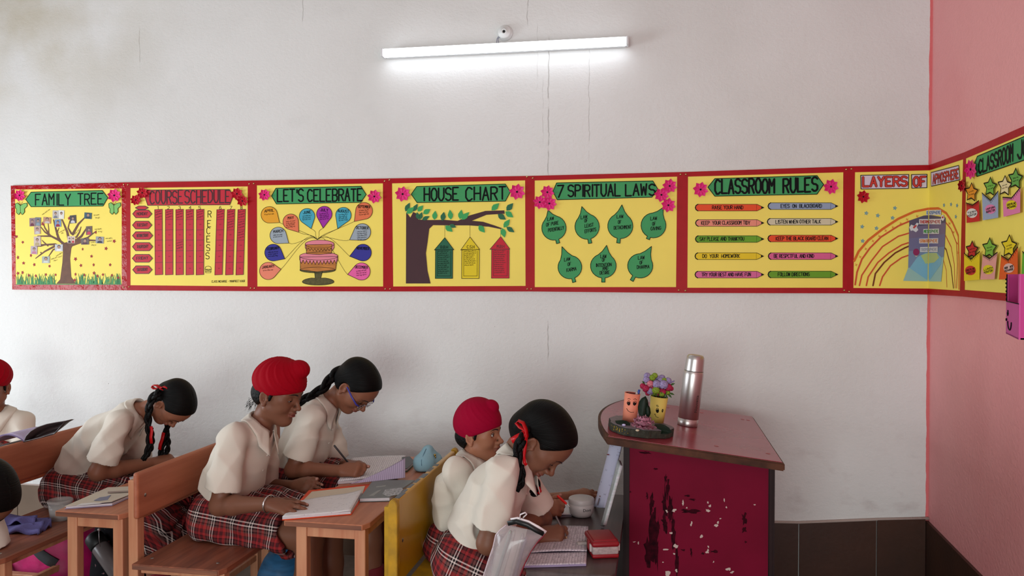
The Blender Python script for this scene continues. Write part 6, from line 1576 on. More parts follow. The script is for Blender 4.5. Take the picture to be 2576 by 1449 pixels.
# ---- boy at the picture edge and child bending at the lower corner
def boy_edge():
    hd = R_(-72); Y = 3.13; h = Head((0, 0, 0), hd, R_(8), 0, .95, look=-.003, open_=.0034)
    h.C = at(-24, 972, Y); c = h.C; fr = np.array([math.cos(hd), math.sin(hd), 0]); lf = np.array([-fr[1], fr[0], 0])
    nb = c + [0, 0, -.135] - fr * .03; hp = np.array([nb[0], nb[1], .55]) - fr * .05; wa = hp + [0, 0, .08]
    J = dict(nb=nb, wa=wa, hp=hp, sR=nb - lf * .125 - [0, 0, .035], sL=nb + lf * .125 - [0, 0, .035], eR=nb - lf * .17 + fr * .06 - [0, 0, .22], eL=nb + lf * .165 + fr * .06 - [0, 0, .22])
    J['wR'] = J['eR'] + fr * .19 + lf * .05 + [0, 0, .03]; J['wL'] = J['eL'] + fr * .17 - lf * .12 + [0, 0, .03]
    legs(J, hd, .30, .48, .085)
    return person('boy in a red turban cut off by the left picture edge', h, J, SK1, 71, hd, dict(mat=M_TUR, knot=(.055, .112), tall=1.0), skirt='short', seat=SEAT, vox=.004)
BE = boy_edge()
def child_corner():
    hd = R_(-8); Y = 2.15; h = Head((0, 0, 0), hd, R_(66), 0, 1.0, look=-.005, open_=.002)
    h.C = at(-34, 1236, Y) - h.d(-.01, 0, .02)
    nb = h.P(-.05, 0, -.13); fr = np.array([math.cos(hd), math.sin(hd), 0]); lf = np.array([-fr[1], fr[0], 0])
    hp = np.array([nb[0] - .30, nb[1] - .02, .30]); wa = hp + [.05, 0, .09]
    J = dict(nb=nb, wa=wa, hp=hp, sR=nb - lf * .12 - fr * .02 - [0, 0, .05], sL=nb + lf * .12 - fr * .02 - [0, 0, .05])
    J['eR'] = J['sR'] + [.02, -.05, -.21]; J['eL'] = J['sL'] + [.02, .02, -.21]; J['wR'] = J['eR'] + fr * .12 + lf * .05 - [0, 0, .12]; J['wL'] = J['eL'] + fr * .12 - lf * .03 - [0, 0, .12]
    for s, k in (('R', -1), ('L', 1)): J['k' + s] = np.array([hp[0] + .26, hp[1] + .08 * k, .07]); J['a' + s] = np.array([hp[0] - .08, hp[1] + .08 * k, .045])
    return person('dark haired child bending low beside the purple pouch at the bench end', h, J, SK2, 83, hd, hairdo='short', skirt=None, vox=.004)
CC = child_corner()
# ================================================================ books, boxes and small things
def ruled(name, paper_rgb, line_rgb, ink_rgb, pitch=.0085, dens=.5, margin=None, script=1.0):
    m = bpy.data.materials.new(name); m.use_nodes = True; nt = m.node_tree; N = nt.nodes; L = nt.links; b = N['Principled BSDF']; b.inputs['Roughness'].default_value = .75; b.inputs['Specular IOR Level'].default_value = .2
    def mth(op, a, c=None):
        n = N.new('ShaderNodeMath'); n.operation = op
        for i, x in enumerate((a, c)):
            if x is None: continue
            if isinstance(x, (int, float)): n.inputs[i].default_value = x
            else: L.new(x, n.inputs[i])
        return n.outputs[0]
    A = lambda k: (lambda a: (setattr(a, 'attribute_name', k), a.outputs['Fac'])[1])(N.new('ShaderNodeAttribute'))
    u, v = A('cu'), A('cv')
    row = mth('DIVIDE', v, pitch); fr = mth('FRACT', row); fl = mth('FLOOR', row)
    line = mth('LESS_THAN', fr, .13)
    cb = N.new('ShaderNodeCombineXYZ'); L.new(mth('MULTIPLY', u, 260.0), cb.inputs[0]); L.new(mth('MULTIPLY', fl, 7.3), cb.inputs[1]); L.new(mth('MULTIPLY', fr, 2.4), cb.inputs[2])
    n1 = N.new('ShaderNodeTexNoise'); n1.inputs['Scale'].default_value = 1.0; n1.inputs['Detail'].default_value = 2; L.new(cb.outputs[0], n1.inputs['Vector'])
    cb2 = N.new('ShaderNodeCombineXYZ'); L.new(mth('MULTIPLY', u, 34.0), cb2.inputs[0]); L.new(mth('MULTIPLY', fl, 3.1), cb2.inputs[1])
    n2 = N.new('ShaderNodeTexNoise'); n2.inputs['Scale'].default_value = 1.0; L.new(cb2.outputs[0], n2.inputs['Vector'])
    ink = mth('MULTIPLY', mth('LESS_THAN', mth('ABSOLUTE', mth('SUBTRACT', n1.outputs['Fac'], .5)), (.030 * script)), mth('GREATER_THAN', n2.outputs['Fac'], 1 - dens))
    ink = mth('MULTIPLY', ink, mth('MULTIPLY', mth('GREATER_THAN', fr, .15), mth('LESS_THAN', fr, .75)))
    def mix(f, a, c):
        n = N.new('ShaderNodeMix'); n.data_type = 'RGBA'; L.new(f, n.inputs[0])
        for i, x in ((6, a), (7, c)):
            if isinstance(x, tuple): n.inputs[i].default_value = x
            else: L.new(x, n.inputs[i])
        return n.outputs[2]
    col = mix(mth('MULTIPLY', line, .85), lin(paper_rgb), lin(line_rgb)); col = mix(mth('MULTIPLY', ink, .75), col, lin(ink_rgb))
    L.new(col, b.inputs['Base Color']); return m
R_WHITE = ruled('ruled_white_page', (228, 224, 228), (128, 124, 146), (84, 82, 98), .0082, .42, script=.8)
R_LILAC = ruled('ruled_lilac_page', (190, 176, 206), (96, 84, 120), (84, 74, 104), .0082, .12)
R_PLAIN = ruled('faintly_ruled_page', (232, 229, 230), (186, 184, 192), (120, 120, 136), .0075, .42, script=.7)
R_DENSE = ruled('closely_written_page', (214, 204, 212), (120, 112, 128), (56, 52, 60), .0082, .55, script=1.1)
R_PRINT = ruled('printed_page', (206, 206, 232), (206, 206, 232), (96, 92, 130), .011, .4)
P_WHITE = mat('white_page_edges', (216, 210, 216), .8, noise=.15, nscale=90, stretch=(1, 1, 12))
def patch(name, c4_, m, parent=None, nx=14, ny=10, f=None, th=.0012, swap=False):
    """paper surface over four corners (a, b, c, d): a-b along the writing, a-d down the rows; f(s,t) lifts it"""
    a, b, c, d = [np.array(x, float) for x in c4_]; nn = nz(np.cross(b - a, d - a)); nn = nn if nn[2] > 0 else -nn
    Lu, Lv = np.linalg.norm(b - a), np.linalg.norm(d - a)
    vs, cu_, cv_ = [], [], []
    for j in range(ny + 1):
        for i in range(nx + 1):
            s, t = i / nx, j / ny; p = (a * (1 - s) + b * s) * (1 - t) + (d * (1 - s) + c * s) * t
            if f: p = p + (f(s, t) if not np.isscalar(f(s, t)) else np.array([0, 0, 1]) * f(s, t))
            vs.append(p); cu_.append(s * Lu); cv_.append(t * Lv)
    vs = np.array(vs); n = len(vs); q = []
    I = lambda i, j: j * (nx + 1) + i
    for j in range(ny):
        for i in range(nx): q.append((I(i, j), I(i + 1, j), I(i + 1, j + 1), I(i, j + 1)))
    lo = vs - nn * th; q2 = [(x[3] + n, x[2] + n, x[1] + n, x[0] + n) for x in q]
    rim = [I(i, 0) for i in range(nx)] + [I(nx, j) for j in range(ny)] + [I(i, ny) for i in range(nx, 0, -1)] + [I(0, j) for j in range(ny, 0, -1)]
    q3 = [(rim[k], rim[k] + n, rim[(k + 1) % len(rim)] + n, rim[(k + 1) % len(rim)]) for k in range(len(rim))]
    me = np_mesh(name, np.concatenate([vs, lo]), np.array(q + q2 + q3))
    if swap: cu_, cv_ = cv_, cu_
    for an, x in (('cu', cu_), ('cv', cv_)):
        at_ = me.attributes.new(an, 'FLOAT', 'POINT'); at_.data.foreach_set('value', np.array(x + x, f4))
    o = link(name, me, m, parent, True)
    bm = bmesh.new(); bm.from_mesh(me); bmesh.ops.recalc_face_normals(bm, faces=bm.faces); bm.to_mesh(me); bm.free()
    me.polygons.foreach_set('use_smooth', [True] * len(me.polygons))
    return o
def quadblock(name, c4_, h, m, parent, bev=.001):
    bm = bmesh.new(); prism(bm, c4_, (0, 0, h))
    if bev: bmesh.ops.bevel(bm, geom=list(bm.edges), offset=bev, segments=1, affect='EDGES')
    return fin(name, bm, m, parent)
def mid(*p): return np.mean([np.array(x) for x in p], 0)
def thing(name, pts, label, cat, group=None):
    c = mid(*pts); c[2] = min(p[2] for p in pts); return empty(name, c, label, cat, group)
def textmesh(s, size):
    cv = bpy.data.curves.new('writing', 'FONT'); cv.body = s; cv.size = size; cv.resolution_u = 3
    o = bpy.data.objects.new('writing', cv); COL.objects.link(o); me = o.to_mesh()
    bm = bmesh.new(); bm.from_mesh(me); o.to_mesh_clear(); bpy.data.objects.remove(o); bpy.data.curves.remove(cv)
    return bm
Tz = DESK_T + .0005
Z = lambda c, x, y, z: atz(*c(x, y), z)
up3 = lambda h: np.array([0, 0, h])
# ---- orange folder with pages
m_or = mat('orange_card', (236, 74, 22), .5, noise=.06); 
q = [Z(B_, 574, 1100, Tz), Z(B_, 1012, 1064, Tz), Z(B_, 1136, 872, Tz), Z(B_, 742, 914, Tz)]
t = thing('folder', q, 'open orange folder with written white pages at the near end of the desk', 'folder')
fl_, fr_ = q[0] + (q[3] - q[0]) * .50, q[1] + (q[2] - q[1]) * .60
quadblock('back_cover', [q[0], q[1], fr_, fl_], .003, m_or, t); quadblock('front_cover', [fl_, fr_, q[2], q[3]], .003, m_or, t)
k = lambda p, a, b: p + (mid(*q) - p) * a + up3(b)
quadblock('cover_lining', [fl_ + (q[3] - fl_) * .0 + (fr_ - fl_) * .06 + up3(.003), fr_ - (fr_ - fl_) * .03 + up3(.003), k(q[2], .16, .003), k(q[3], .16, .003)], .0012, mat('cream_lining', (222, 208, 186), .8), t)
pb = [q[0] + up3(.003) + (q[1] - q[0]) * .004, q[1] + up3(.003) - (q[1] - q[0]) * .012, fr_ + up3(.003) - (fr_ - fl_) * .02, fl_ + up3(.003) + (fr_ - fl_) * .03]
quadblock('page_block', pb, .008, P_WHITE, t)
patch('open_page', [p + up3(.0095) for p in (pb[3], pb[2], pb[1], pb[0])], R_PLAIN, t, 18, 14, lambda s, tt: .009 * math.exp(-((s - 1) / .18) ** 2) * (1 - .8 * tt) + .004 * math.sin(math.pi * s) * (1 - tt))
# ---- grey exercise book
q = [Z(B_, 1060, 986, Tz), Z(B_, 1252, 980, Tz), Z(B_, 1412, 870, Tz), Z(B_, 1150, 868, Tz)]
t = thing('exercise_book', q, 'grey covered exercise book lying beside the orange folder', 'book'); m_gy = mat('grey_cover', (112, 116, 116), .4, noise=.15, nscale=20)
quadblock('page_block', [p + (mid(*q) - p) * .02 + up3(.002) for p in q], .011, P_WHITE, t); quadblock('cover', [p + up3(.013) for p in q], .002, m_gy, t); quadblock('cover', q, .002, m_gy, t)
def dec(name, pts, z, m, par):
    bm = bmesh.new(); prism(bm, [Z(B_, x, y, z) for x, y in pts], (0, 0, .0004)); return fin(name, bm, m, par)
zz = Tz + .0151
dec('silver_label', ((1205, 935), (1225, 905), (1325, 893), (1338, 903), (1310, 938), (1240, 948)), zz, mat('torn_silver_sticker', (196, 196, 198), .3, .6, rgb2=(92, 92, 92), nscale=160), t)
m_lt = mat('pale_grey_print', (150, 152, 150), .5)
dec('printed_mark', ((1120, 945), (1175, 912), (1205, 905), (1150, 945)), zz, m_lt, t); dec('printed_mark', ((1168, 885), (1230, 878), (1225, 886), (1165, 893)), zz, m_lt, t)
# ---- notebook under the girl with glasses
q = [Z(B_, 925, 872, Tz), Z(B_, 1302, 842, Tz), Z(B_, 1352, 706, Tz), Z(B_, 1012, 722, Tz)]
t = thing('notebook', q, 'open ruled notebook with a curling lilac page under the hand of the girl in glasses', 'notebook')
quadblock('page_block', q, .010, P_WHITE, t)
patch('written_page', [p + up3(.0115) for p in (q[3], q[2], q[1], q[0])], R_WHITE, t, 16, 12, lambda s, tt: .003 * math.sin(math.pi * s), swap=True)
patch('curled_page', [Z(B_, 1000, 868, Tz + .016), Z(B_, 1350, 828, Tz + .016), Z(B_, 1350, 772, Tz + .026), Z(B_, 1010, 866, Tz + .020)], R_LILAC, t, 16, 12, lambda s, tt: .042 * s ** 1.6 * tt ** 1.2, swap=True)
q = [Z(B_, 1330, 800, Tz), Z(B_, 1362, 795, Tz), Z(B_, 1410, 750, Tz), Z(B_, 1380, 718, Tz), Z(B_, 1330, 722, Tz)]
t = thing('notebook', q, 'closed notebook with green and black edges between open notebook and blue pouch', 'notebook')
for i, (h0, h1, m) in enumerate(((0, .006, mat('green_cover', (86, 116, 92), .5)), (.006, .013, P_WHITE), (.013, .015, mat('black_cover', (38, 38, 42), .4)))): quadblock(('back_cover', 'page_block', 'front_cover')[i], [p + up3(h0) for p in q], h1 - h0, m, t, .0006)
# ---- blue pouch
bc = Z(B_, 1492, 778, Tz)
U_ = Sh(); hh, ww = .098, .054; ax_ = nz([.35, .94, 0]); bx_ = nz([.94, -.35, 0])
Qp = np.stack([bx_, ax_, [0, 0, 1]], 1)
U_.rcone(bc + up3(.026) - ax_ * .030, bc + up3(.026) + ax_ * .030, bx_, .040, .040, .034, .034, .02); U_.rcone(bc + up3(.040) - ax_ * .022, bc + up3(.076) - ax_ * .006, bx_, .036, .015, .034, .020, .03); U_.rcone(bc + up3(.040) + ax_ * .022, bc + up3(.078) + ax_ * .006, bx_, .034, .013, .032, .020, .03)
U_.half((0, 0, -1), bc + up3(.001), .008); U_.post.append(creases(5, .0025, .06, 3))
pou = sdf_obj('pouch', U_, mat('pale_blue_fabric', (146, 186, 202), .85, bump=.15, bscale=220), None, .0026, 1)
tag(pou, 'pale blue zipped fabric pouch standing at the far end of the desk', 'pouch')
m_gold = mat('gold_metal', (196, 160, 80), .3, 1.0)
def onto(sh, o, d):
    for i in range(400):
        p = np.array(o) + np.array(d) * i * .0008
        if sh(p[None])[0] < .0004: return p
    return np.array(o)
bm = bmesh.new(); zp = [onto(U_, bc - ax_ * .005 - nz([0, 1, 0]) * .15 + bx_ * x + up3(z), (0, 1, 0)) for x, z in ((-.004, .030), (-.006, .050), (-.003, .070), (.002, .088))]; tube(bm, zp, .0016, 6); fin('zip', bm, mat('blue_zip', (92, 128, 150), .6), pou, True)
bm = bmesh.new(); o_ = onto(U_, bc + bx_ * .2 + up3(.062), -bx_); ball(bm, o_ + bx_ * .004, .005, 8); tube(bm, [o_ + bx_ * .004, o_ + bx_ * .009 - up3(.012)], .002, 6); fin('zip_pull', bm, m_gold, pou, True)
# ---- book and papers on the first desk
q = [Z(A_, 412, 1022, Tz), Z(A_, 718, 1000, Tz), Z(A_, 884, 925, Tz), Z(A_, 884, 890, Tz), Z(A_, 690, 898, Tz)]
t = thing('school_book', q, 'school book with a cream printed cover on the desk beside the plaited girl', 'book'); lil = mat('lilac_cover_edge', (168, 158, 190), .6)
quadblock('back_cover', q, .002, lil, t); quadblock('page_block', [p + (mid(*q) - p) * .03 + up3(.002) for p in q], .006, P_WHITE, t); 
bm = bmesh.new(); prism(bm, [p + (mid(*q) - p) * .01 + up3(.009 + (.005 if i in (1,) else 0)) for i, p in enumerate(q)], (0, 0, .0014)); cv_ = fin('front_cover', bm, mat('cream_printed_cover', (206, 194, 176), .55, noise=.08), t)
def decA(name, pts, z, m, par):
    bm = bmesh.new(); prism(bm, [Z(A_, x, y, z) for x, y in pts], (0, 0, .0004)); return fin(name, bm, m, par)
zz = Tz + .0128
decA('printed_map', ((600, 965), (640, 945), (680, 940), (712, 928), (700, 945), (690, 962), (640, 968)), zz, mat('slate_blue_print', (118, 122, 146), .5), cv_)
decA('title_print', ((690, 908), (880, 900), (880, 908), (690, 918)), zz, mat('brownish_print', (150, 132, 122), .6), cv_)
decA('pale_band', ((490, 998), (640, 985), (680, 972), (520, 985)), zz, mat('white_print', (224, 222, 222), .6), cv_)
q = [Z(A_, 858, 886, Tz), Z(A_, 905, 880, Tz), Z(A_, 905, 812, Tz), Z(A_, 826, 820, Tz)]
t = patch('paper', [q[3], q[2], q[1], q[0]], R_WHITE, None, 8, 8, lambda s, tt: .003 + .003 * math.sin(3 * s)); tag(t, 'written white sheet behind the cream school book on the desk', 'paper')
q = [Z(A_, 900, 760, Tz + .002), Z(A_, 1080, 748, Tz + .002), Z(A_, 1180, 690, Tz + .002), Z(A_, 985, 700, Tz + .002)]
t = thing('notebook', q, 'white notebook under the forearm of the plaited girl', 'notebook'); quadblock('page_block', [p - up3(.0018) for p in q], .008, P_WHITE, t); patch('written_page', [p + up3(.0075) for p in (q[3], q[2], q[1], q[0])], R_WHITE, t, 10, 8, lambda s, tt: .003 * math.sin(3.1 * s))
# ---- dark covered open book on the tall desk at the left
z0 = .7355
q = [Z(A_, -60, 640, z0), Z(A_, 140, 596, z0), Z(A_, 150, 560, z0), Z(A_, -60, 590, z0)]
sp_ = Z(A_, 150, 590, z0 + .004); m_dkc = mat('dark_brown_book_cover', (58, 44, 44), .4, noise=.3, nscale=18)
t = thing('open_book', [sp_], 'open book with a dark raised cover on the tall desk at the picture edge', 'book')
Yb = sp_[1] + D
pa = [at(*A_(-70, 628), Yb), at(*A_(152, 588), Yb)]
fwd = np.array([0, .15, 0])
patch('lower_cover', [pa[0], pa[1], pa[1] + fwd, pa[0] + fwd], m_dkc, t, 8, 4, None, .003)
patch('left_page', [pa[0] + up3(.020), pa[1] + up3(.004), pa[1] + up3(.004) + fwd, pa[0] + up3(.02) + fwd], R_LILAC, t, 14, 6, lambda s, tt: .030 * math.sin(math.pi * s) ** .8, .006)
arc = [at(*A_(x, y), Yb) for x, y in ((152, 588), (165, 552), (195, 520), (240, 494), (300, 474), (360, 463), (418, 458))]
arc2 = [at(*A_(x, y), Yb) for x, y in ((152, 590), (200, 580), (260, 566), (320, 546), (350, 540), (380, 505), (418, 459))]
vs = []; qs = []
for j, p in enumerate(arc):
    for i in range(5): vs.append(p + (arc2[j] - p) * (i / 4) + np.array([0, .05 * math.sin(math.pi * i / 4) - .0, 0]))
    if j: qs += [((j - 1) * 5 + i, j * 5 + i, j * 5 + i + 1, (j - 1) * 5 + i + 1) for i in range(4)]
me = np_mesh('raised_cover', np.array(vs), np.array(qs)); o = link('raised_cover', me, m_dkc, t, True); sm = o.modifiers.new('thick', 'SOLIDIFY'); sm.thickness = .003
# ---- purple pouch and clear tub on the first bench
zs = SEAT + .001
wv = lambda k: (lambda s, tt: (.008 * math.sin(5 * s + k) * math.sin(3 * tt + k) + .006 * math.sin(13 * s * tt + k) + .010 * (1 - abs(2 * tt - 1))) * 1.0)
t = thing('cloth_pouch', [Z(A_, 130, 1165, zs)], 'crumpled violet cloth pouch lying on the bench seat', 'pouch'); m_vi = mat('violet_fabric', (98, 94, 152), .85, bump=.2, bscale=160, noise=.15, nscale=14)
patch('pouch_body', [Z(A_, -60, 1056, zs + .016), Z(A_, 316, 1078, zs + .016), Z(A_, 252, 1160, zs + .016), Z(A_, -60, 1148, zs + .016)], m_vi, t, 26, 12, wv(1.0), .016)
patch('pouch_flap', [Z(A_, 10, 1050, zs + .030), Z(A_, 240, 1075, zs + .032), Z(A_, 215, 1118, zs + .026), Z(A_, 20, 1108, zs + .026)], m_vi, t, 16, 10, wv(2.2), .004)
patch('pouch_corner', [Z(A_, 222, 1090, zs + .018), Z(A_, 326, 1072, zs + .020), Z(A_, 330, 1118, zs + .012), Z(A_, 240, 1164, zs + .010)], m_vi, t, 12, 8, wv(4.0), .010)
c0 = Z(A_, 386, 1085, zs); t = empty('plastic_tub', c0, 'clear plastic tub with a lid on the bench seat behind the violet pouch', 'tub')
m_cl = mat('clear_plastic', (206, 204, 200), .12, alpha=.34, spec=.6)
bm = bmesh.new(); lathe(bm, [(.034, 0), (.041, .066), (.0395, .066), (.0325, .002)], c0, n=28); fin('tub_body', bm, m_cl, t, True)
bm = bmesh.new(); lathe(bm, [(.044, .064), (.0445, .070), (.0425, .075), (.038, .0755), (.037, .072)], c0, n=28); fin('lid', bm, m_cl, t, True)
# ---- things on the low brown desk
T3 = .5505
jc = Z(C_, 1576, 1010, T3); t = empty('jar', jc, 'white screw top jar with handwriting on the low brown desk', 'jar')
m_jar = mat('white_jar_plastic', (196, 186, 184), .45, noise=.05); 
bm = bmesh.new(); lathe(bm, [(.024, 0), (.034, .003), (.041, .014), (.0435, .032), (.0432, .046), (.0405, .048)], jc, n=40); jb = fin('jar_body', bm, m_jar, t, True)
bm = bmesh.new(); lathe(bm, [(.0440, .046), (.0445, .050), (.0445, .060), (.043, .063), (.040, .0645), (.0001, .065)], jc, n=40, cap=False); fin('lid', bm, mat('jar_lid_plastic', (186, 178, 176), .4), t, True)
bm = textmesh('Dove', .0145)
for v in bm.verts:
    a = -math.pi / 2 + .30 + (v.co.x - .004) / .0436; v.co = V(jc + np.array([.0438 * math.cos(a), .0438 * math.sin(a), .026 + v.co.y * 1.0]))
fin('lettering', bm, K_INK, jb)
# red lunch box
lq = [Z(C_, 1654, 1330, T3), Z(C_, 1858, 1322, T3)]; ex = nz(lq[1] - lq[0]); wdt = np.linalg.norm(lq[1] - lq[0]); ey = np.array([-ex[1], ex[0], 0]); dpt = .118; Rl = Matrix((V(ex), V(ey), (0, 0, 1))).transposed()
lc = (lq[0] + lq[1]) / 2 + ey * dpt / 2; t = empty('lunch_box', lc, 'red lunch box with a clear middle band on the low brown desk', 'lunch box')
m_lr = mat('red_plastic', (140, 14, 26), .5, noise=.1, nscale=20)
def lbx(name, w_, d_, z0, z1, bev, m, par, off=(0, 0)):
    bm = bmesh.new(); c = lc + ex * off[0] + ey * off[1] + up3((z0 + z1) / 2); box(bm, c - [w_ / 2, d_ / 2, (z1 - z0) / 2], c + [w_ / 2, d_ / 2, (z1 - z0) / 2], bev, Rl, seg=3); return fin(name, bm, m, par, True)
lbx('box_base', wdt * .97, dpt * .97, 0, .014, .006, m_lr, t); lbx('clear_band', wdt * .95, dpt * .95, .010, .036, .006, mat('frosted_plastic', (176, 160, 158), .3, noise=.3, nscale=120), t); lid = lbx('lid', wdt, dpt, .033, .050, .008, m_lr, t); lbx('lid_panel', wdt * .84, dpt * .82, .044, .0535, .004, m_lr, lid)
for sx in (-1, 1): lbx('clip', .006, .026, .016, .044, .002, m_lr, t, (sx * wdt * .505, -.01)); lbx('clip', .006, .012, .018, .040, .002, mat('clear_clip', (190, 178, 176), .3), t, (sx * wdt * .505, -.04))
# notebook of the girl with the ribbon
q = [Z(C_, 1150, 1392, T3), Z(C_, 1612, 1378, T3), Z(C_, 1626, 1108, T3), Z(C_, 1300, 1112, T3)]
t = thing('notebook', q, 'closely written open notebook in front of the girl with the red ribbon loop', 'notebook')
h1_, h2_ = q[0] + (q[3] - q[0]) * .24, q[1] + (q[2] - q[1]) * .24
quadblock('page_block', q, .007, mat('lilac_page_edges', (150, 136, 168), .8), t)
patch('lower_page', [p + up3(.008) for p in (h1_, h2_, q[1], q[0])], R_DENSE, t, 16, 8, lambda s, tt: .006 * (1 - tt) ** 2, swap=True)
patch('upper_page', [p + up3(.010) for p in (q[3], q[2], h2_, h1_)], R_DENSE, t, 16, 12, lambda s, tt: .006 * tt + .003 * math.sin(3.1 * s), swap=True)
er = Z(C_, 1580, 1212, T3 + .018); bm = bmesh.new(); box(bm, er - [.016, .008, .006], er + [.016, .008, .006], .005, Matrix.Rotation(R_(28), 3, 'Z'), seg=3); o = fin('eraser', bm, mat('grey_rubber', (172, 158, 154), .8, noise=.3, nscale=60), None, True); tag(o, 'small grey worn eraser lying on the closely written notebook', 'eraser')
q = [Z(C_, 1345, 1030, T3), Z(C_, 1502, 1018, T3), Z(C_, 1482, 905, T3), Z(C_, 1340, 915, T3)]
t = thing('notebook', q, 'white notebook under the red pen of the small boy in crimson turban', 'notebook'); quadblock('page_block', q, .006, mat('grey_page_edges', (120, 116, 124), .8), t); patch('written_page', [p + up3(.008) for p in (q[3], q[2], q[1], q[0])], R_WHITE, t, 10, 8, lambda s, tt: .002 * math.sin(3 * s))
# upright open book leaning on the lectern
t = empty('standing_book', Z(C_, 1700, 1000, T3), 'open printed book standing against the front of the lectern', 'book')
def leafq(px, Ys, name, m, lift, parent=t, th=.0015, swap=False): return patch(name, [at(*C_(x, y), Y) for (x, y), Y in zip(px, Ys)], m, parent, 14, 10, lift, th, swap)
leafq(((1790, 465), (1872, 470), (1745, 950), (1668, 935)), (2.93, 2.86, 2.74, 2.86), 'left_page', R_PRINT, lambda s, tt: np.array([-.012 * math.sin(math.pi * s), -.008 * math.sin(math.pi * s), 0]), th=.006)
leafq(((1842, 600), (1856, 640), (1735, 1075), (1715, 1082)), (2.74, 2.63, 2.56, 2.62), 'right_page', mat('pale_printed_page', (206, 208, 218), .6, rgb2=(176, 190, 186), nscale=30, stretch=(1, 1, 6)), None, th=.010)
def onleft(s0, s1, t0, t1, m, name):
    a, b, c, d = [at(*C_(x, y), Y) for (x, y), Y in zip(((1790, 465), (1872, 470), (1745, 950), (1668, 935)), (2.93, 2.86, 2.74, 2.86))]
    P_ = lambda s, tt: (a * (1 - s) + b * s) * (1 - tt) + (d * (1 - s) + c * s) * tt + np.array([-.012 * math.sin(math.pi * s) - .003, -.008 * math.sin(math.pi * s) - .003, 0])
    bm = bmesh.new(); bm.faces.new([bm.verts.new(V(P_(*x))) for x in ((s0, t0), (s1, t0), (s1, t1), (s0, t1))]); bmesh.ops.solidify(bm, geom=bm.faces[:], thickness=.0006); fin(name, bm, m, t)
onleft(.25, .55, .19, .205, mat('red_print', (176, 60, 70), .5), 'printed_bar'); onleft(.1, .7, .825, .84, mat('orange_print', (196, 130, 110), .5), 'printed_bar'); onleft(.1, .7, .86, .97, mat('mauve_print', (176, 152, 160), .5), 'printed_panel')
# pencils and pens
def pen(label, tip, end, r, m, tipm, cat='pencil', name='pencil'):
    tip, end = np.array(tip), np.array(end); d = nz(end - tip); L = np.linalg.norm(end - tip); t = empty(name, tip, label, cat)
    bm = bmesh.new(); lathe(bm, [(r * .75, .014), (r, .018), (r, L - .003), (r * .8, L)], tip, d, 8 if cat == 'pencil' else 14); fin('barrel', bm, m, t)
    bm = bmesh.new(); lathe(bm, [(.0004, 0), (.0012, .004), (r * .75, .0142)], tip, d, 10); fin('tip', bm, tipm, t, True); return t
m_bp = mat('black_pencil_paint', (24, 24, 28), .3, coat=.3); m_wt = mat('pencil_wood_tip', (176, 140, 104), .7)
pen('black pencil in the fist of the girl in glasses', at(*B_(1075, 838), 2.93), at(*B_(902, 626), 2.885), .0038, m_bp, m_wt)
pen('grey pencil in the hand of the girl with the red ribbon loop', at(*C_(1478, 1190), 2.44), at(*C_(1390, 1012), 2.44), .0034, mat('grey_pencil_paint', (96, 84, 84), .35), m_wt)
pen('red pen between the fingers of the small boy in crimson turban', at(*C_(1492, 945), 2.64), at(*C_(1400, 862), 2.66), .0042, mat('red_pen_plastic', (226, 34, 30), .3), mat('white_pen_tip', (220, 214, 210), .4), 'pen', 'pen')
# clear zipped pencil case, stuffed, leaning on the desk edge
Yc_ = 2.06; f3 = lambda x, y, dy=0.0: at(*C_(x, y), Yc_ + dy)
t = empty('pencil_case', f3(960, 1560), 'clear plastic zipped pencil case with maroon piping in front of the ribbon girl', 'pencil case')
L_ = [(1030, 1075), (985, 1110), (950, 1150), (930, 1240), (895, 1340), (860, 1450), (850, 1560)]; Rr = [(1318, 1135), (1290, 1165), (1255, 1200), (1205, 1270), (1165, 1350), (1125, 1450), (1110, 1560)]
m_vin = mat('clear_vinyl', (232, 222, 226), .10, trans=.55, ior=1.15, alpha=.62, bump=.35, bscale=38, coat=.6); m_mar = mat('maroon_piping', (128, 26, 44), .4)
def bag_side(name, sgn, m, fat_):
    vs = []; qs = []; n = 12
    for j, (a, b) in enumerate(zip(L_, Rr)):
        for i in range(n + 1):
            s = i / n; p = f3(a[0] + (b[0] - a[0]) * s, a[1] + (b[1] - a[1]) * s); bul = fat_ * math.sin(math.pi * s) ** .7 * (1 - math.exp(-j * .9)) * (1 if j < 6 else .6)
            vs.append(p + np.array([0, sgn * bul + .0016 * math.sin(7 * i + 5 * j), 0]))
        if j: qs += [((j - 1) * (n + 1) + i, (j - 1) * (n + 1) + i + 1, j * (n + 1) + i + 1, j * (n + 1) + i) for i in range(n)]
    me = np_mesh(name, np.array(vs), np.array(qs)); o = link(name, me, m, t, True); s_ = o.modifiers.new('s', 'SUBSURF'); s_.levels = 2; s_.render_levels = 2
bag_side('front_film', -1, m_vin, .030); bag_side('back_film', 1, m_vin, .030)
bm = bmesh.new(); tube(bm, [f3(*x) for x in [(1080, 1030)] + [(1200, 1065), (1318, 1130)] + Rr[1:]], .0022, 8); fin('piping', bm, m_mar, t, True)
bm = bmesh.new(); tube(bm, [f3(*x) for x in L_], .0016, 8); fin('piping', bm, mat('pale_seam', (206, 190, 196), .3), t, True)
bm = bmesh.new(); flatband(bm, [f3(1038, 1066, -.012), f3(1100, 1052, -.014), f3(1180, 1078, -.016), f3(1250, 1118, -.013), f3(1300, 1142, -.004)], .0125, (0, 0, 1), .0012); fin('zip', bm, mat('black_zip', (24, 26, 26), .4), t, True)
bm = bmesh.new(); flatband(bm, [f3(1060, 1038, -.006), f3(1110, 1028, -.008), f3(1190, 1054, -.008), f3(1260, 1092, -.008), f3(1318, 1130, -.002)], .0075, (0, 0, 1), .0012); fin('white_band', bm, mat('white_vinyl', (226, 216, 218), .25, coat=.4), t, True)
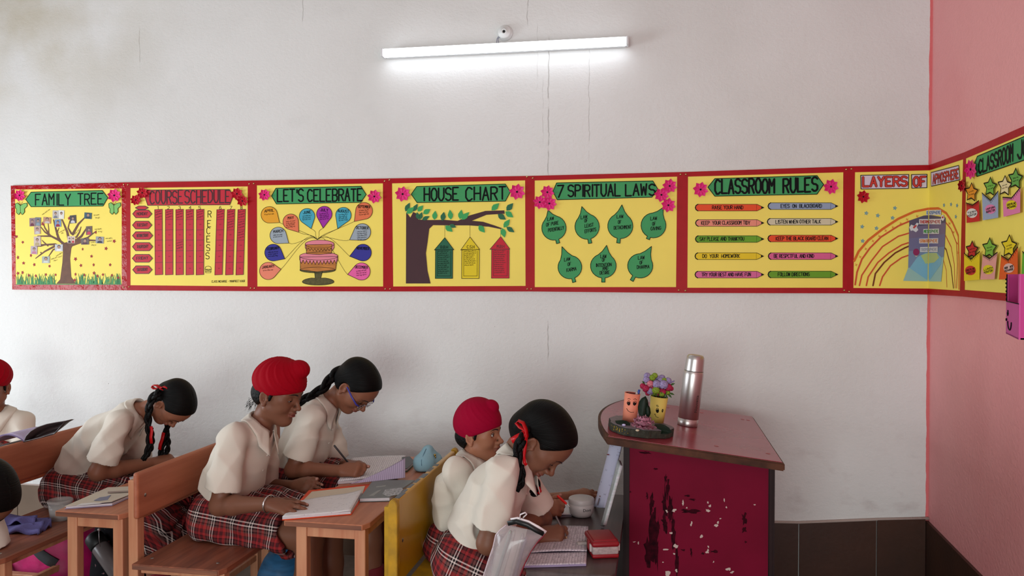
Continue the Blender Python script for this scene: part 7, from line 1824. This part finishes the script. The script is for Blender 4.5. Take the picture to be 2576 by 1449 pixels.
bm = bmesh.new(); tube(bm, [f3(1128, 1030, -.010), f3(1130, 1000, -.012), f3(1165, 985, -.012), f3(1178, 996, -.010), f3(1150, 1022, -.010)], .0036, 8, flat=(1, .5)); fin('zip_pull', bm, mat('white_vinyl', (226, 216, 218), .25), t, True)
for i, (xt, yt, xb, yb, rgb) in enumerate(((1090, 1110, 980, 1500, (214, 204, 196)), (1120, 1120, 1010, 1500, (206, 160, 150)), (1060, 1120, 940, 1500, (170, 176, 168)), (1150, 1140, 1050, 1500, (206, 196, 190)), (1040, 1150, 915, 1500, (196, 190, 180)), (1175, 1160, 1080, 1500, (120, 104, 120)))):
    bm = bmesh.new(); a, b = f3(xt, yt, .012 * math.sin(i * 2)), f3(xb, yb, .012 * math.sin(i * 2)); tube(bm, [a, a + (b - a) * .06, b], [.002, .0046, .0046], 8); fin('pencil_inside', bm, mat('pale_pencil_%d' % i, rgb, .5, noise=.25, nscale=60), t, True)
vs = [f3(*x) for x in ((1060, 1090), (1180, 1110), (1130, 1300), (1060, 1500), (900, 1500), (950, 1250))]; bm = bmesh.new(); prism(bm, vs, (0, .004, 0)); fin('paper_inside', bm, R_DENSE if False else mat('pale_grid_paper', (196, 188, 176), .7, rgb2=(214, 196, 190), nscale=25), t)
# ---- bags and bottle under the desks
def bag(name, label, c, rad, m, seed, par=None, flat_=.55):
    U_ = Sh(); c = np.array(c, float); U_.ell(c, rad, None, .02); U_.ell(c + [rad[0] * .1, 0, rad[2] * .35], (rad[0] * .8, rad[1] * .85, rad[2] * .8), None, .05); U_.ell(c - [0, 0, rad[2] * .4], (rad[0] * .95, rad[1] * .95, rad[2] * .6), None, .05)
    U_.half((0, 0, -1), (0, 0, .001), .01); U_.post.append(creases(seed, .008, .16, 4)); o = sdf_obj(name, U_, m, None, .006, 1); tag(o, label, 'bag'); return o, U_
pc = at(*A_(360, 1400), 3.05); pb_, U1 = bag('backpack', 'bright pink backpack with a grey strap on the floor below the first bench', (pc[0], pc[1], .165), (.20, .13, .165), mat('hot_pink_nylon', (196, 16, 104), .5, noise=.35, nscale=14, bump=.1), 3)
bm = bmesh.new(); pts = [onto(U1, np.array([pc[0] - .10 + .2 * s, pc[1] - .4, .30 - .14 * s]), (0, 1, 0)) + [0, -.003, 0] for s in np.linspace(0, 1, 8)]; flatband(bm, pts, .045, (.4, 0, 1), .003); fin('shoulder_strap', bm, mat('grey_webbing', (62, 66, 70), .8), pb_, True)
m_fl = mat('black_floral_fabric', (22, 20, 24), .85, bump=.1, spec=.1); nt = m_fl.node_tree; bs_ = nt.nodes['Principled BSDF']
vo = nt.nodes.new('ShaderNodeTexVoronoi'); vo.inputs['Scale'].default_value = 26; no = nt.nodes.new('ShaderNodeTexNoise'); no.inputs['Scale'].default_value = 16; tc = nt.nodes.new('ShaderNodeTexCoord'); nt.links.new(tc.outputs['Object'], no.inputs['Vector'])
mxv = nt.nodes.new('ShaderNodeMix'); mxv.data_type = 'VECTOR'; mxv.inputs[0].default_value = .12; nt.links.new(tc.outputs['Object'], mxv.inputs[4]); nt.links.new(no.outputs['Color'], mxv.inputs[5]); nt.links.new(mxv.outputs[1], vo.inputs['Vector'])
rp = nt.nodes.new('ShaderNodeValToRGB'); rp.color_ramp.interpolation = 'CONSTANT'; e = rp.color_ramp.elements; e[0].color = lin((150, 96, 96)); e[1].position = .10; e[1].color = lin((70, 60, 70)); x = e.new(.17); x.color = lin((20, 18, 22)); nt.links.new(vo.outputs['Distance'], rp.inputs[0]); nt.links.new(rp.outputs[0], bs_.inputs['Base Color'])
fc = at(*A_(735, 1250), 2.95); fb, U2 = bag('backpack', 'black floral backpack standing under the first desk', (fc[0] + .03, fc[1], .215), (.10, .12, .215), m_fl, 8)
bm = bmesh.new(); o_ = onto(U2, at(*A_(634, 1152), 2.5), nz(at(*A_(634, 1152), 3.2) - at(*A_(634, 1152), 2.5))); ball(bm, o_, .006, 8); tube(bm, [o_, o_ + [.003, -.004, -.03], o_ + [.006, -.002, -.06]], .0012, 5); fin('zip_pull', bm, mat('steel_ring', (186, 186, 190), .3, 1.0), fb, True)
a, b = at(*A_(600, 1200), 2.80), at(*A_(690, 1330), 2.78); d = nz(b - a); t = empty('water_bottle', b, 'grey water bottle with a black cap leaning on the black floral backpack', 'bottle')
bm = bmesh.new(); lathe(bm, [(.030, .045), (.034, .055), (.034, .19), (.030, .20)], a, d, 24); fin('bottle_body', bm, mat('smoky_plastic', (92, 84, 84), .3), t, True)
bm = bmesh.new(); lathe(bm, [(.024, -.012), (.033, -.004), (.036, .006), (.036, .044), (.033, .048)], a, d, 24); fin('cap', bm, mat('black_plastic', (14, 14, 15), .5), t, True)
kc = at(*A_(1212, 1165), 2.95); t = empty('bag_charm', kc - up3(.04), 'small silver bead charm hanging under the orange bench back', 'charm'); bm = bmesh.new()
for k in range(5): ball(bm, kc + [.004 * math.sin(2 * k), .003 * k, -.018 * k + .03], .007 - .0006 * k, 8)
fin('beads', bm, mat('silver_beads', (200, 196, 186), .25, .8), t, True)
bb, U3 = bag('backpack', 'blue backpack on the floor under the bench of the boy in scarlet turban', (at(*B_(560, 1430), 2.85)[0], -.80, .15), (.10, .12, .15), mat('blue_nylon', (52, 112, 160), .5, noise=.4, nscale=12, stretch=(1, 1, 5)), 14)
# ================================================================ on the lectern
en = nz([.1135, 0, 1]); ex_ = nz([1, 0, -.1135]); ey_ = np.array([0, 1.0, 0])
def top(u, v, h=0.0):
    r = ray(u, v); z0_ = .8585 - .179 * .1135 + h / en[2]; t_ = (z0_ - H) / (r[2] + .1135 * r[0]); return np.array([r[0] * t_, r[1] * t_ - D, H + r[2] * t_])
def loc(o, a, b, c): return o + ex_ * a + ey_ * b + en * c
c5 = lambda x, y: (1490 + x / 6.3, 900 + y / 6.3)
# flask
fb_ = top(1729, 1070) ; m_ss = mat('brushed_steel', (196, 192, 190), .36, 1.0, bump=.02, bscale=8, stretch=(60, 60, 1)); t = empty('flask', fb_, 'tall stainless steel vacuum flask standing on the red lectern top', 'flask')
dn_ = 2.0; rr = 25.2 / 1994.4 * ((fb_[1] + D) * .983 + 0); hgt = .266
bm = bmesh.new(); lathe(bm, [(rr * .97, 0), (rr, .002), (rr, .026), (rr * .985, .0265), (rr * .985, .0275), (rr, .028), (rr * .995, hgt * .72), (rr * .96, hgt * .765), (rr * .94, hgt * .77)], fb_, en, 48); fbody = fin('flask_body', bm, m_ss, t, True)
bm = bmesh.new(); lathe(bm, [(rr * .93, hgt * .766), (rr * .93, hgt * .778)], fb_, en, 40); fin('seal_ring', bm, mat('black_plastic', (14, 14, 15), .5), t, True)
bm = bmesh.new(); lathe(bm, [(rr * .94, hgt * .776), (rr * .93, hgt * .80), (rr * .90, hgt * .93), (rr * .86, hgt * .965), (rr * .74, hgt * .99), (rr * .5, hgt), (.0001, hgt)], fb_, en, 48, cap=False); fin('cup_lid', bm, m_ss, t, True)
bm = textmesh('Nouvetta', .017)
for v in bm.verts:
    h_ = .055 + v.co.x * 1.0; a = -math.pi / 2 + .62 - (v.co.y - .006) / rr; v.co = V(loc(fb_, (rr + .0004) * math.cos(a), (rr + .0004) * math.sin(a), h_))
fin('lettering', bm, mat('grey_engraving', (52, 46, 46), .5), fbody)
# wood slice base
sc_ = top(1610, 1080); m_sl = mat('slate_grey_painted_wood', (124, 116, 126), .6, rgb2=(104, 98, 106), nscale=40); m_bk = mat('dark_green_bark', (44, 46, 38), .85, rgb2=(66, 66, 54), nscale=60, bump=.8, bscale=70)
outl = []
for a in np.linspace(0, 2 * math.pi, 64, endpoint=False):
    k = 1 + .03 * math.sin(3 * a + 1) + .02 * math.sin(9 * a) + .012 * math.sin(21 * a + 2); outl.append((.110 * math.cos(a) * k + .008 * math.cos(2 * a), .112 * math.sin(a) * k))
t = empty('wood_slice_stand', sc_, 'dark bark edged wood slice stand with face cups at the lectern edge', 'stand'); sc2 = loc(sc_, -.008, -.040, 0)
bm = bmesh.new(); prism(bm, [loc(sc2, a * 1.0, b, 0.001) for a, b in outl], en * .026); fin('bark_rim', bm, m_bk, t)
bm = bmesh.new(); prism(bm, [loc(sc2, a * .985, b * .985, .0272) for a, b in outl], en * .0012); fin('sliced_face', bm, m_sl, t)
bm = bmesh.new()
for k in range(46):
    a = rng.gauss(-2.15, .17); i = a % (2 * math.pi) / (2 * math.pi) * 64; o_ = outl[int(i) % 64]; ball(bm, loc(sc2, o_[0] * 1.004, o_[1] * 1.004, rng.uniform(.008, .022)), rng.uniform(.0008, .002), 5)
fin('gold_glitter', bm, mat('gold_glitter', (206, 180, 60), .3, .8), t)
HS = .0285
def cup(label, px, rgb, rgb_in, r0, r1, hgt, face):
    o = top(*px, HS); t = empty('face_cup', o, label, 'cup', 'face cups on the wood slice stand'); m = paper(rgb)
    bm = bmesh.new(); lathe(bm, [(r0, 0), (r1, hgt), (r1 - .0018, hgt), (r0 - .0018, .002)], o, en, 40); cb = fin('cup_wall', bm, m, t, True)
    bm = bmesh.new(); lathe(bm, [(r0 - .002, .004), (r1 - .0022, hgt - .001)], o, en, 40, cap=False); fin('cup_lining', bm, mat('cup_lining_' + label[:4], rgb_in, .7), t, True)
    bm = bmesh.new()
    def F(pts, wd):
        tube(bm, [loc(o, *(lambda a, h: ((r0 + (r1 - r0) * h / hgt + .0003) * math.cos(a), (r0 + (r1 - r0) * h / hgt + .0003) * math.sin(a), h))(-math.pi / 2 + x / r1, y)) for x, y in pts], wd, 5)
    for pts, wd in face: F(pts, wd)
    fin('drawn_face', bm, K_INK, cb); return o
el2 = lambda x, y, a, b, n=14: [(x + a * math.cos(k), y + b * math.sin(k)) for k in np.linspace(0, 6.3, n)]
o1 = cup('peach paper cup with a drawn smiling face and pens inside', c5(585, 1000), (244, 148, 120), (150, 70, 64), .0238, .0272, .098, [(el2(-.009, .066, .0055, .0075), .0008), (el2(-.0085, .0635, .003, .0038), .0026), (el2(.013, .068, .0062, .0072), .0008), (el2(.012, .0655, .0032, .0036), .0026), ([(-.015, .078), (-.010, .0815), (-.004, .079)], .0008), ([(.006, .0805), (.013, .0835), (.019, .079)], .0008), ([(-.014, .044), (-.008, .038), (.002, .0345), (.014, .036)], .0009), ([(-.016, .0455), (-.012, .0435)], .0007), ([(-.0175, .066), (-.0155, .0655)], .0006), ([(-.0175, .063), (-.0155, .0635)], .0006)])
o2 = cup('yellow paper cup with a drawn winking face holding a bunch of flowers', c5(1015, 1015), (226, 206, 104), (90, 70, 40), .0250, .0305, .090, [(el2(-.002, .046, .0048, .0072), .0009), (el2(-.001, .043, .0028, .0042), .0024), ([(-.008, .064), (-.003, .057)], .0009), ([(-.004, .065), (.001, .058)], .0009), ([(-.010, .031), (-.004, .022), (.006, .020)], .0009), ([(-.011, .029), (-.0085, .032)], .0008), (el2(.0185, .046, .002, .005), .0014)])
for lab, a, b, c_, d_, rgb in (('blue pen standing in the peach face cup', .012, .006, .022, .112, (28, 60, 150)), ('dark pen stub standing in the peach face cup', -.010, .004, -.012, .096, (40, 60, 50)), ('white topped pen standing in the peach face cup', .006, -.002, .015, .102, (200, 190, 190))):
    pen(lab, loc(o1, a * .3, b, .004), loc(o1, c_, b, d_), .0042, mat('pen_%d' % rgb[2], rgb, .35), mat('white_pen_tip', (220, 214, 210), .4), 'pen', 'pen')
# bunch of artificial flowers
t = empty('flower_bunch', loc(o2, 0, 0, .01), 'bunch of lilac pink and green artificial flowers in the yellow face cup', 'flowers')
m_gs = mat('flower_stem_green', (56, 90, 36), .6)
def bloom(c, r, m, n=22, kind='rose'):
    bm = bmesh.new(); c = np.array(c)
    for k in range(n):
        ph = math.acos(1 - 1.7 * (k + .5) / n); a = k * 2.4; d = loc(np.zeros(3), math.sin(ph) * math.cos(a), math.sin(ph) * math.sin(a), math.cos(ph))
        x, y, _ = frame_from(d); ball(bm, c + d * r * .62, r * .44, 6, (.75, 1.15, .35), np.stack([x, y, nz(d + en * .5)], 1))
    fin('flower_head', bm, m, t, True)
lv, pk, gr, rd = mat('lilac_petals', (136, 122, 168), .7, rgb2=(168, 152, 190), nscale=160), mat('pale_pink_petals', (206, 130, 140), .7, rgb2=(196, 90, 110), nscale=160), mat('lime_petals', (140, 164, 44), .7, rgb2=(110, 140, 40), nscale=160), mat('magenta_petals', (178, 30, 76), .7, rgb2=(150, 20, 60), nscale=160)
YB = o2[1] + D
for x, y, r, m, dy in ((870, 290, 42, lv, .01), (860, 350, 42, lv, 0), (950, 320, 40, gr, .005), (990, 285, 36, gr, .01), (1050, 330, 36, lv, .02), (1105, 320, 40, lv, .02), (1080, 360, 40, lv, .01), (1140, 365, 36, gr, .005), (1200, 370, 44, lv, .01), (920, 415, 42, pk, -.01), (1020, 425, 52, lv, -.012), (1130, 430, 56, lv, -.014), (850, 490, 46, rd, -.008), (800, 450, 36, rd, -.004), (1010, 520, 48, gr, -.018), (920, 530, 46, lv, -.006), (1210, 475, 46, rd, -.004), (1250, 490, 30, rd, 0), (1110, 535, 46, rd, -.008), (960, 470, 44, rd, 0), (1190, 550, 34, gr, 0), (1150, 500, 40, rd, .006), (1100, 575, 34, gr, -.014), (900, 470, 44, rd, .004), (980, 380, 40, lv, .012), (1080, 470, 44, lv, .006), (1060, 550, 40, rd, .004), (980, 560, 38, gr, .002), (1170, 430, 40, gr, .012), (880, 560, 34, rd, .004), (1020, 480, 40, pk, -.004), (930, 360, 36, gr, .012)): bloom(at(*c5(x, y), YB + dy), r / 6.3 * .00142 * 1.65, m)
for pts in (((1200, 400), (1250, 390), (1300, 368)), ((870, 330), (850, 290), (862, 262))):
    for i in range(14): 
        f_ = i / 13; p = np.array(pts[0]) * (1 - f_) + np.array(pts[2]) * f_; bm = None
    bm = bmesh.new()
    for i in range(30):
        f_ = i / 29; p = np.array(pts[0]) * (1 - f_) + np.array(pts[2]) * f_; ball(bm, at(*c5(p[0] + rng.uniform(-22, 22) * (1.1 - f_), p[1] + rng.uniform(-20, 20) * (1.1 - f_)), YB + rng.uniform(-.004, .008)), .0022, 5)
    fin('lavender_spike', bm, lv, t, True)
bm = bmesh.new()
for k in range(9): a = k * .7; tube(bm, [loc(o2, .003 * math.cos(a), .003 * math.sin(a), .012), loc(o2, .018 * math.cos(a), .016 * math.sin(a), .084), loc(o2, .030 * math.cos(a), .026 * math.sin(a), .112)], .0011, 5)
fin('stems', bm, m_gs, t)
for x, y, a, l in ((1200, 570, -.7, .018), (1230, 560, -.2, .016), (1170, 590, -1.2, .016), (880, 410, 2.0, .016), (830, 420, 2.3, .014), (1240, 430, .5, .016)):
    c = at(*c5(x, y), YB - .004); d = loc(np.zeros(3), math.cos(a), -.2, math.sin(a)); bm = bmesh.new(); flatband(bm, [c, c + d * l * .5, c + d * l], [.003, .008, .001], ey_ * .4 + en, .0006); fin('leaf', bm, m_gs, t)
# big fabric rose and leaves on the slice
m_ro = mat('dusty_pink_petals', (240, 170, 192), .7, rgb2=(226, 142, 170), nscale=22, sheen=.2); m_lf = mat('dark_green_leaf', (26, 48, 30), .5, noise=.2, nscale=20)
rc_ = top(*c5(800, 1150), HS); t = empty('fabric_flower', rc_, 'dusty pink ruffled fabric flower lying in front of the face cups', 'flower')
for ring, (n, rad, hh_) in enumerate(((9, .044, .002), (9, .042, .010), (8, .038, .016), (7, .030, .018), (5, .020, .022))):
    for k in range(n):
        a = k * 2 * math.pi / n + ring * .5; bm = bmesh.new(); rows = []; el0 = (.30, .60, .90, 1.15, 1.35)[ring]
        for j in range(6):
            s = j / 5; rr_ = rad * s; row = []
            for i in range(7):
                w_ = (i - 3) / 3; aa = a + w_ * (.80 if s > .1 else .3); z_ = hh_ + rad * s * math.sin(el0) * .8 + .0055 * math.sin(w_ * 7 + k * 3 + ring) * s * s + .003 * s; rh = rr_ * math.cos(el0) * (1 - .12 * abs(w_) ** 2 * s) + .003 * s * math.cos(w_ * 9 + ring)
                row.append(bm.verts.new(V(loc(rc_, rh * math.cos(aa), rh * math.sin(aa) * .8, z_))))
            rows.append(row)
        for r0, r1 in zip(rows, rows[1:]):
            for i in range(6): bm.faces.new((r0[i], r0[i + 1], r1[i + 1], r1[i])).smooth = True
        bmesh.ops.solidify(bm, geom=bm.faces[:], thickness=.0006); fin('petal', bm, m_ro, t, True)
bm = bmesh.new(); ball(bm, loc(rc_, 0, 0, .018), .010, 10); fin('flower_heart', bm, mat('deep_rose_heart', (120, 40, 70), .7), t, True)
def bigleaf(label, pts, wd, Y=None, h=HS):
    P_ = pts; bm = bmesh.new(); n = len(P_); rows = []
    for i, p in enumerate(P_):
        d = nz(P_[min(i + 1, n - 1)] - P_[max(i - 1, 0)]); s = nz(np.cross(d, [0, -1, .25])); w_ = wd * math.sin(math.pi * min(1, (i + .35) / (n - .65))) ** .8
        rows.append([bm.verts.new(V(p + s * w_ * k + np.array([0, .006 * abs(k), 0]))) for k in (-1, -.5, 0, .5, 1)])
    for r0, r1 in zip(rows, rows[1:]):
        for i in range(4): bm.faces.new((r0[i], r0[i + 1], r1[i + 1], r1[i])).smooth = True
    bmesh.ops.solidify(bm, geom=bm.faces[:], thickness=.0008); o = fin('leaf', bm, m_lf, None, True); tag(o, label, 'leaf'); return o
YL = rc_[1] + D + .012; l5 = lambda x, y, dy=0.: at(*c5(x, y), YL + dy)
bigleaf('tall dark green leaf standing between the two face cups', [l5(780, 960), l5(790, 880), l5(800, 800), l5(815, 720), l5(830, 660), l5(845, 610)], .017)
bigleaf('dark green leaf leaning on the yellow face cup', [l5(880, 960, -.004), l5(885, 880, -.004), l5(880, 800, -.004), l5(865, 720, -.002)], .009)
tl = lambda x, y: top(*c5(x, y), HS + .004)
bigleaf('dark green leaf at the right end of the wood slice', [tl(980, 1080), tl(1050, 1110), tl(1120, 1140), tl(1200, 1165), tl(1270, 1185)], .016)
bigleaf('dark green leaf lying left of the fabric flower', [tl(600, 1060), tl(540, 1050), tl(470, 1045), tl(400, 1030), tl(360, 1000)], .011)
for lab, x, y, r, rgb in (('small lilac bead on the wood slice stand', 500, 1065, .0050, (196, 186, 226)), ('small cream shell on the wood slice front', 715, 1150, .0048, (206, 190, 160)), ('small olive bead at the left of the wood slice', 410, 1020, .0042, (90, 92, 60))):
    bm = bmesh.new(); ball(bm, top(*c5(x, y), HS + .003), r, 12, (1.3, 1, .8)); o = fin('bead', bm, mat('bead_%d' % rgb[0], rgb, .3), None, True); tag(o, lab, 'bead')
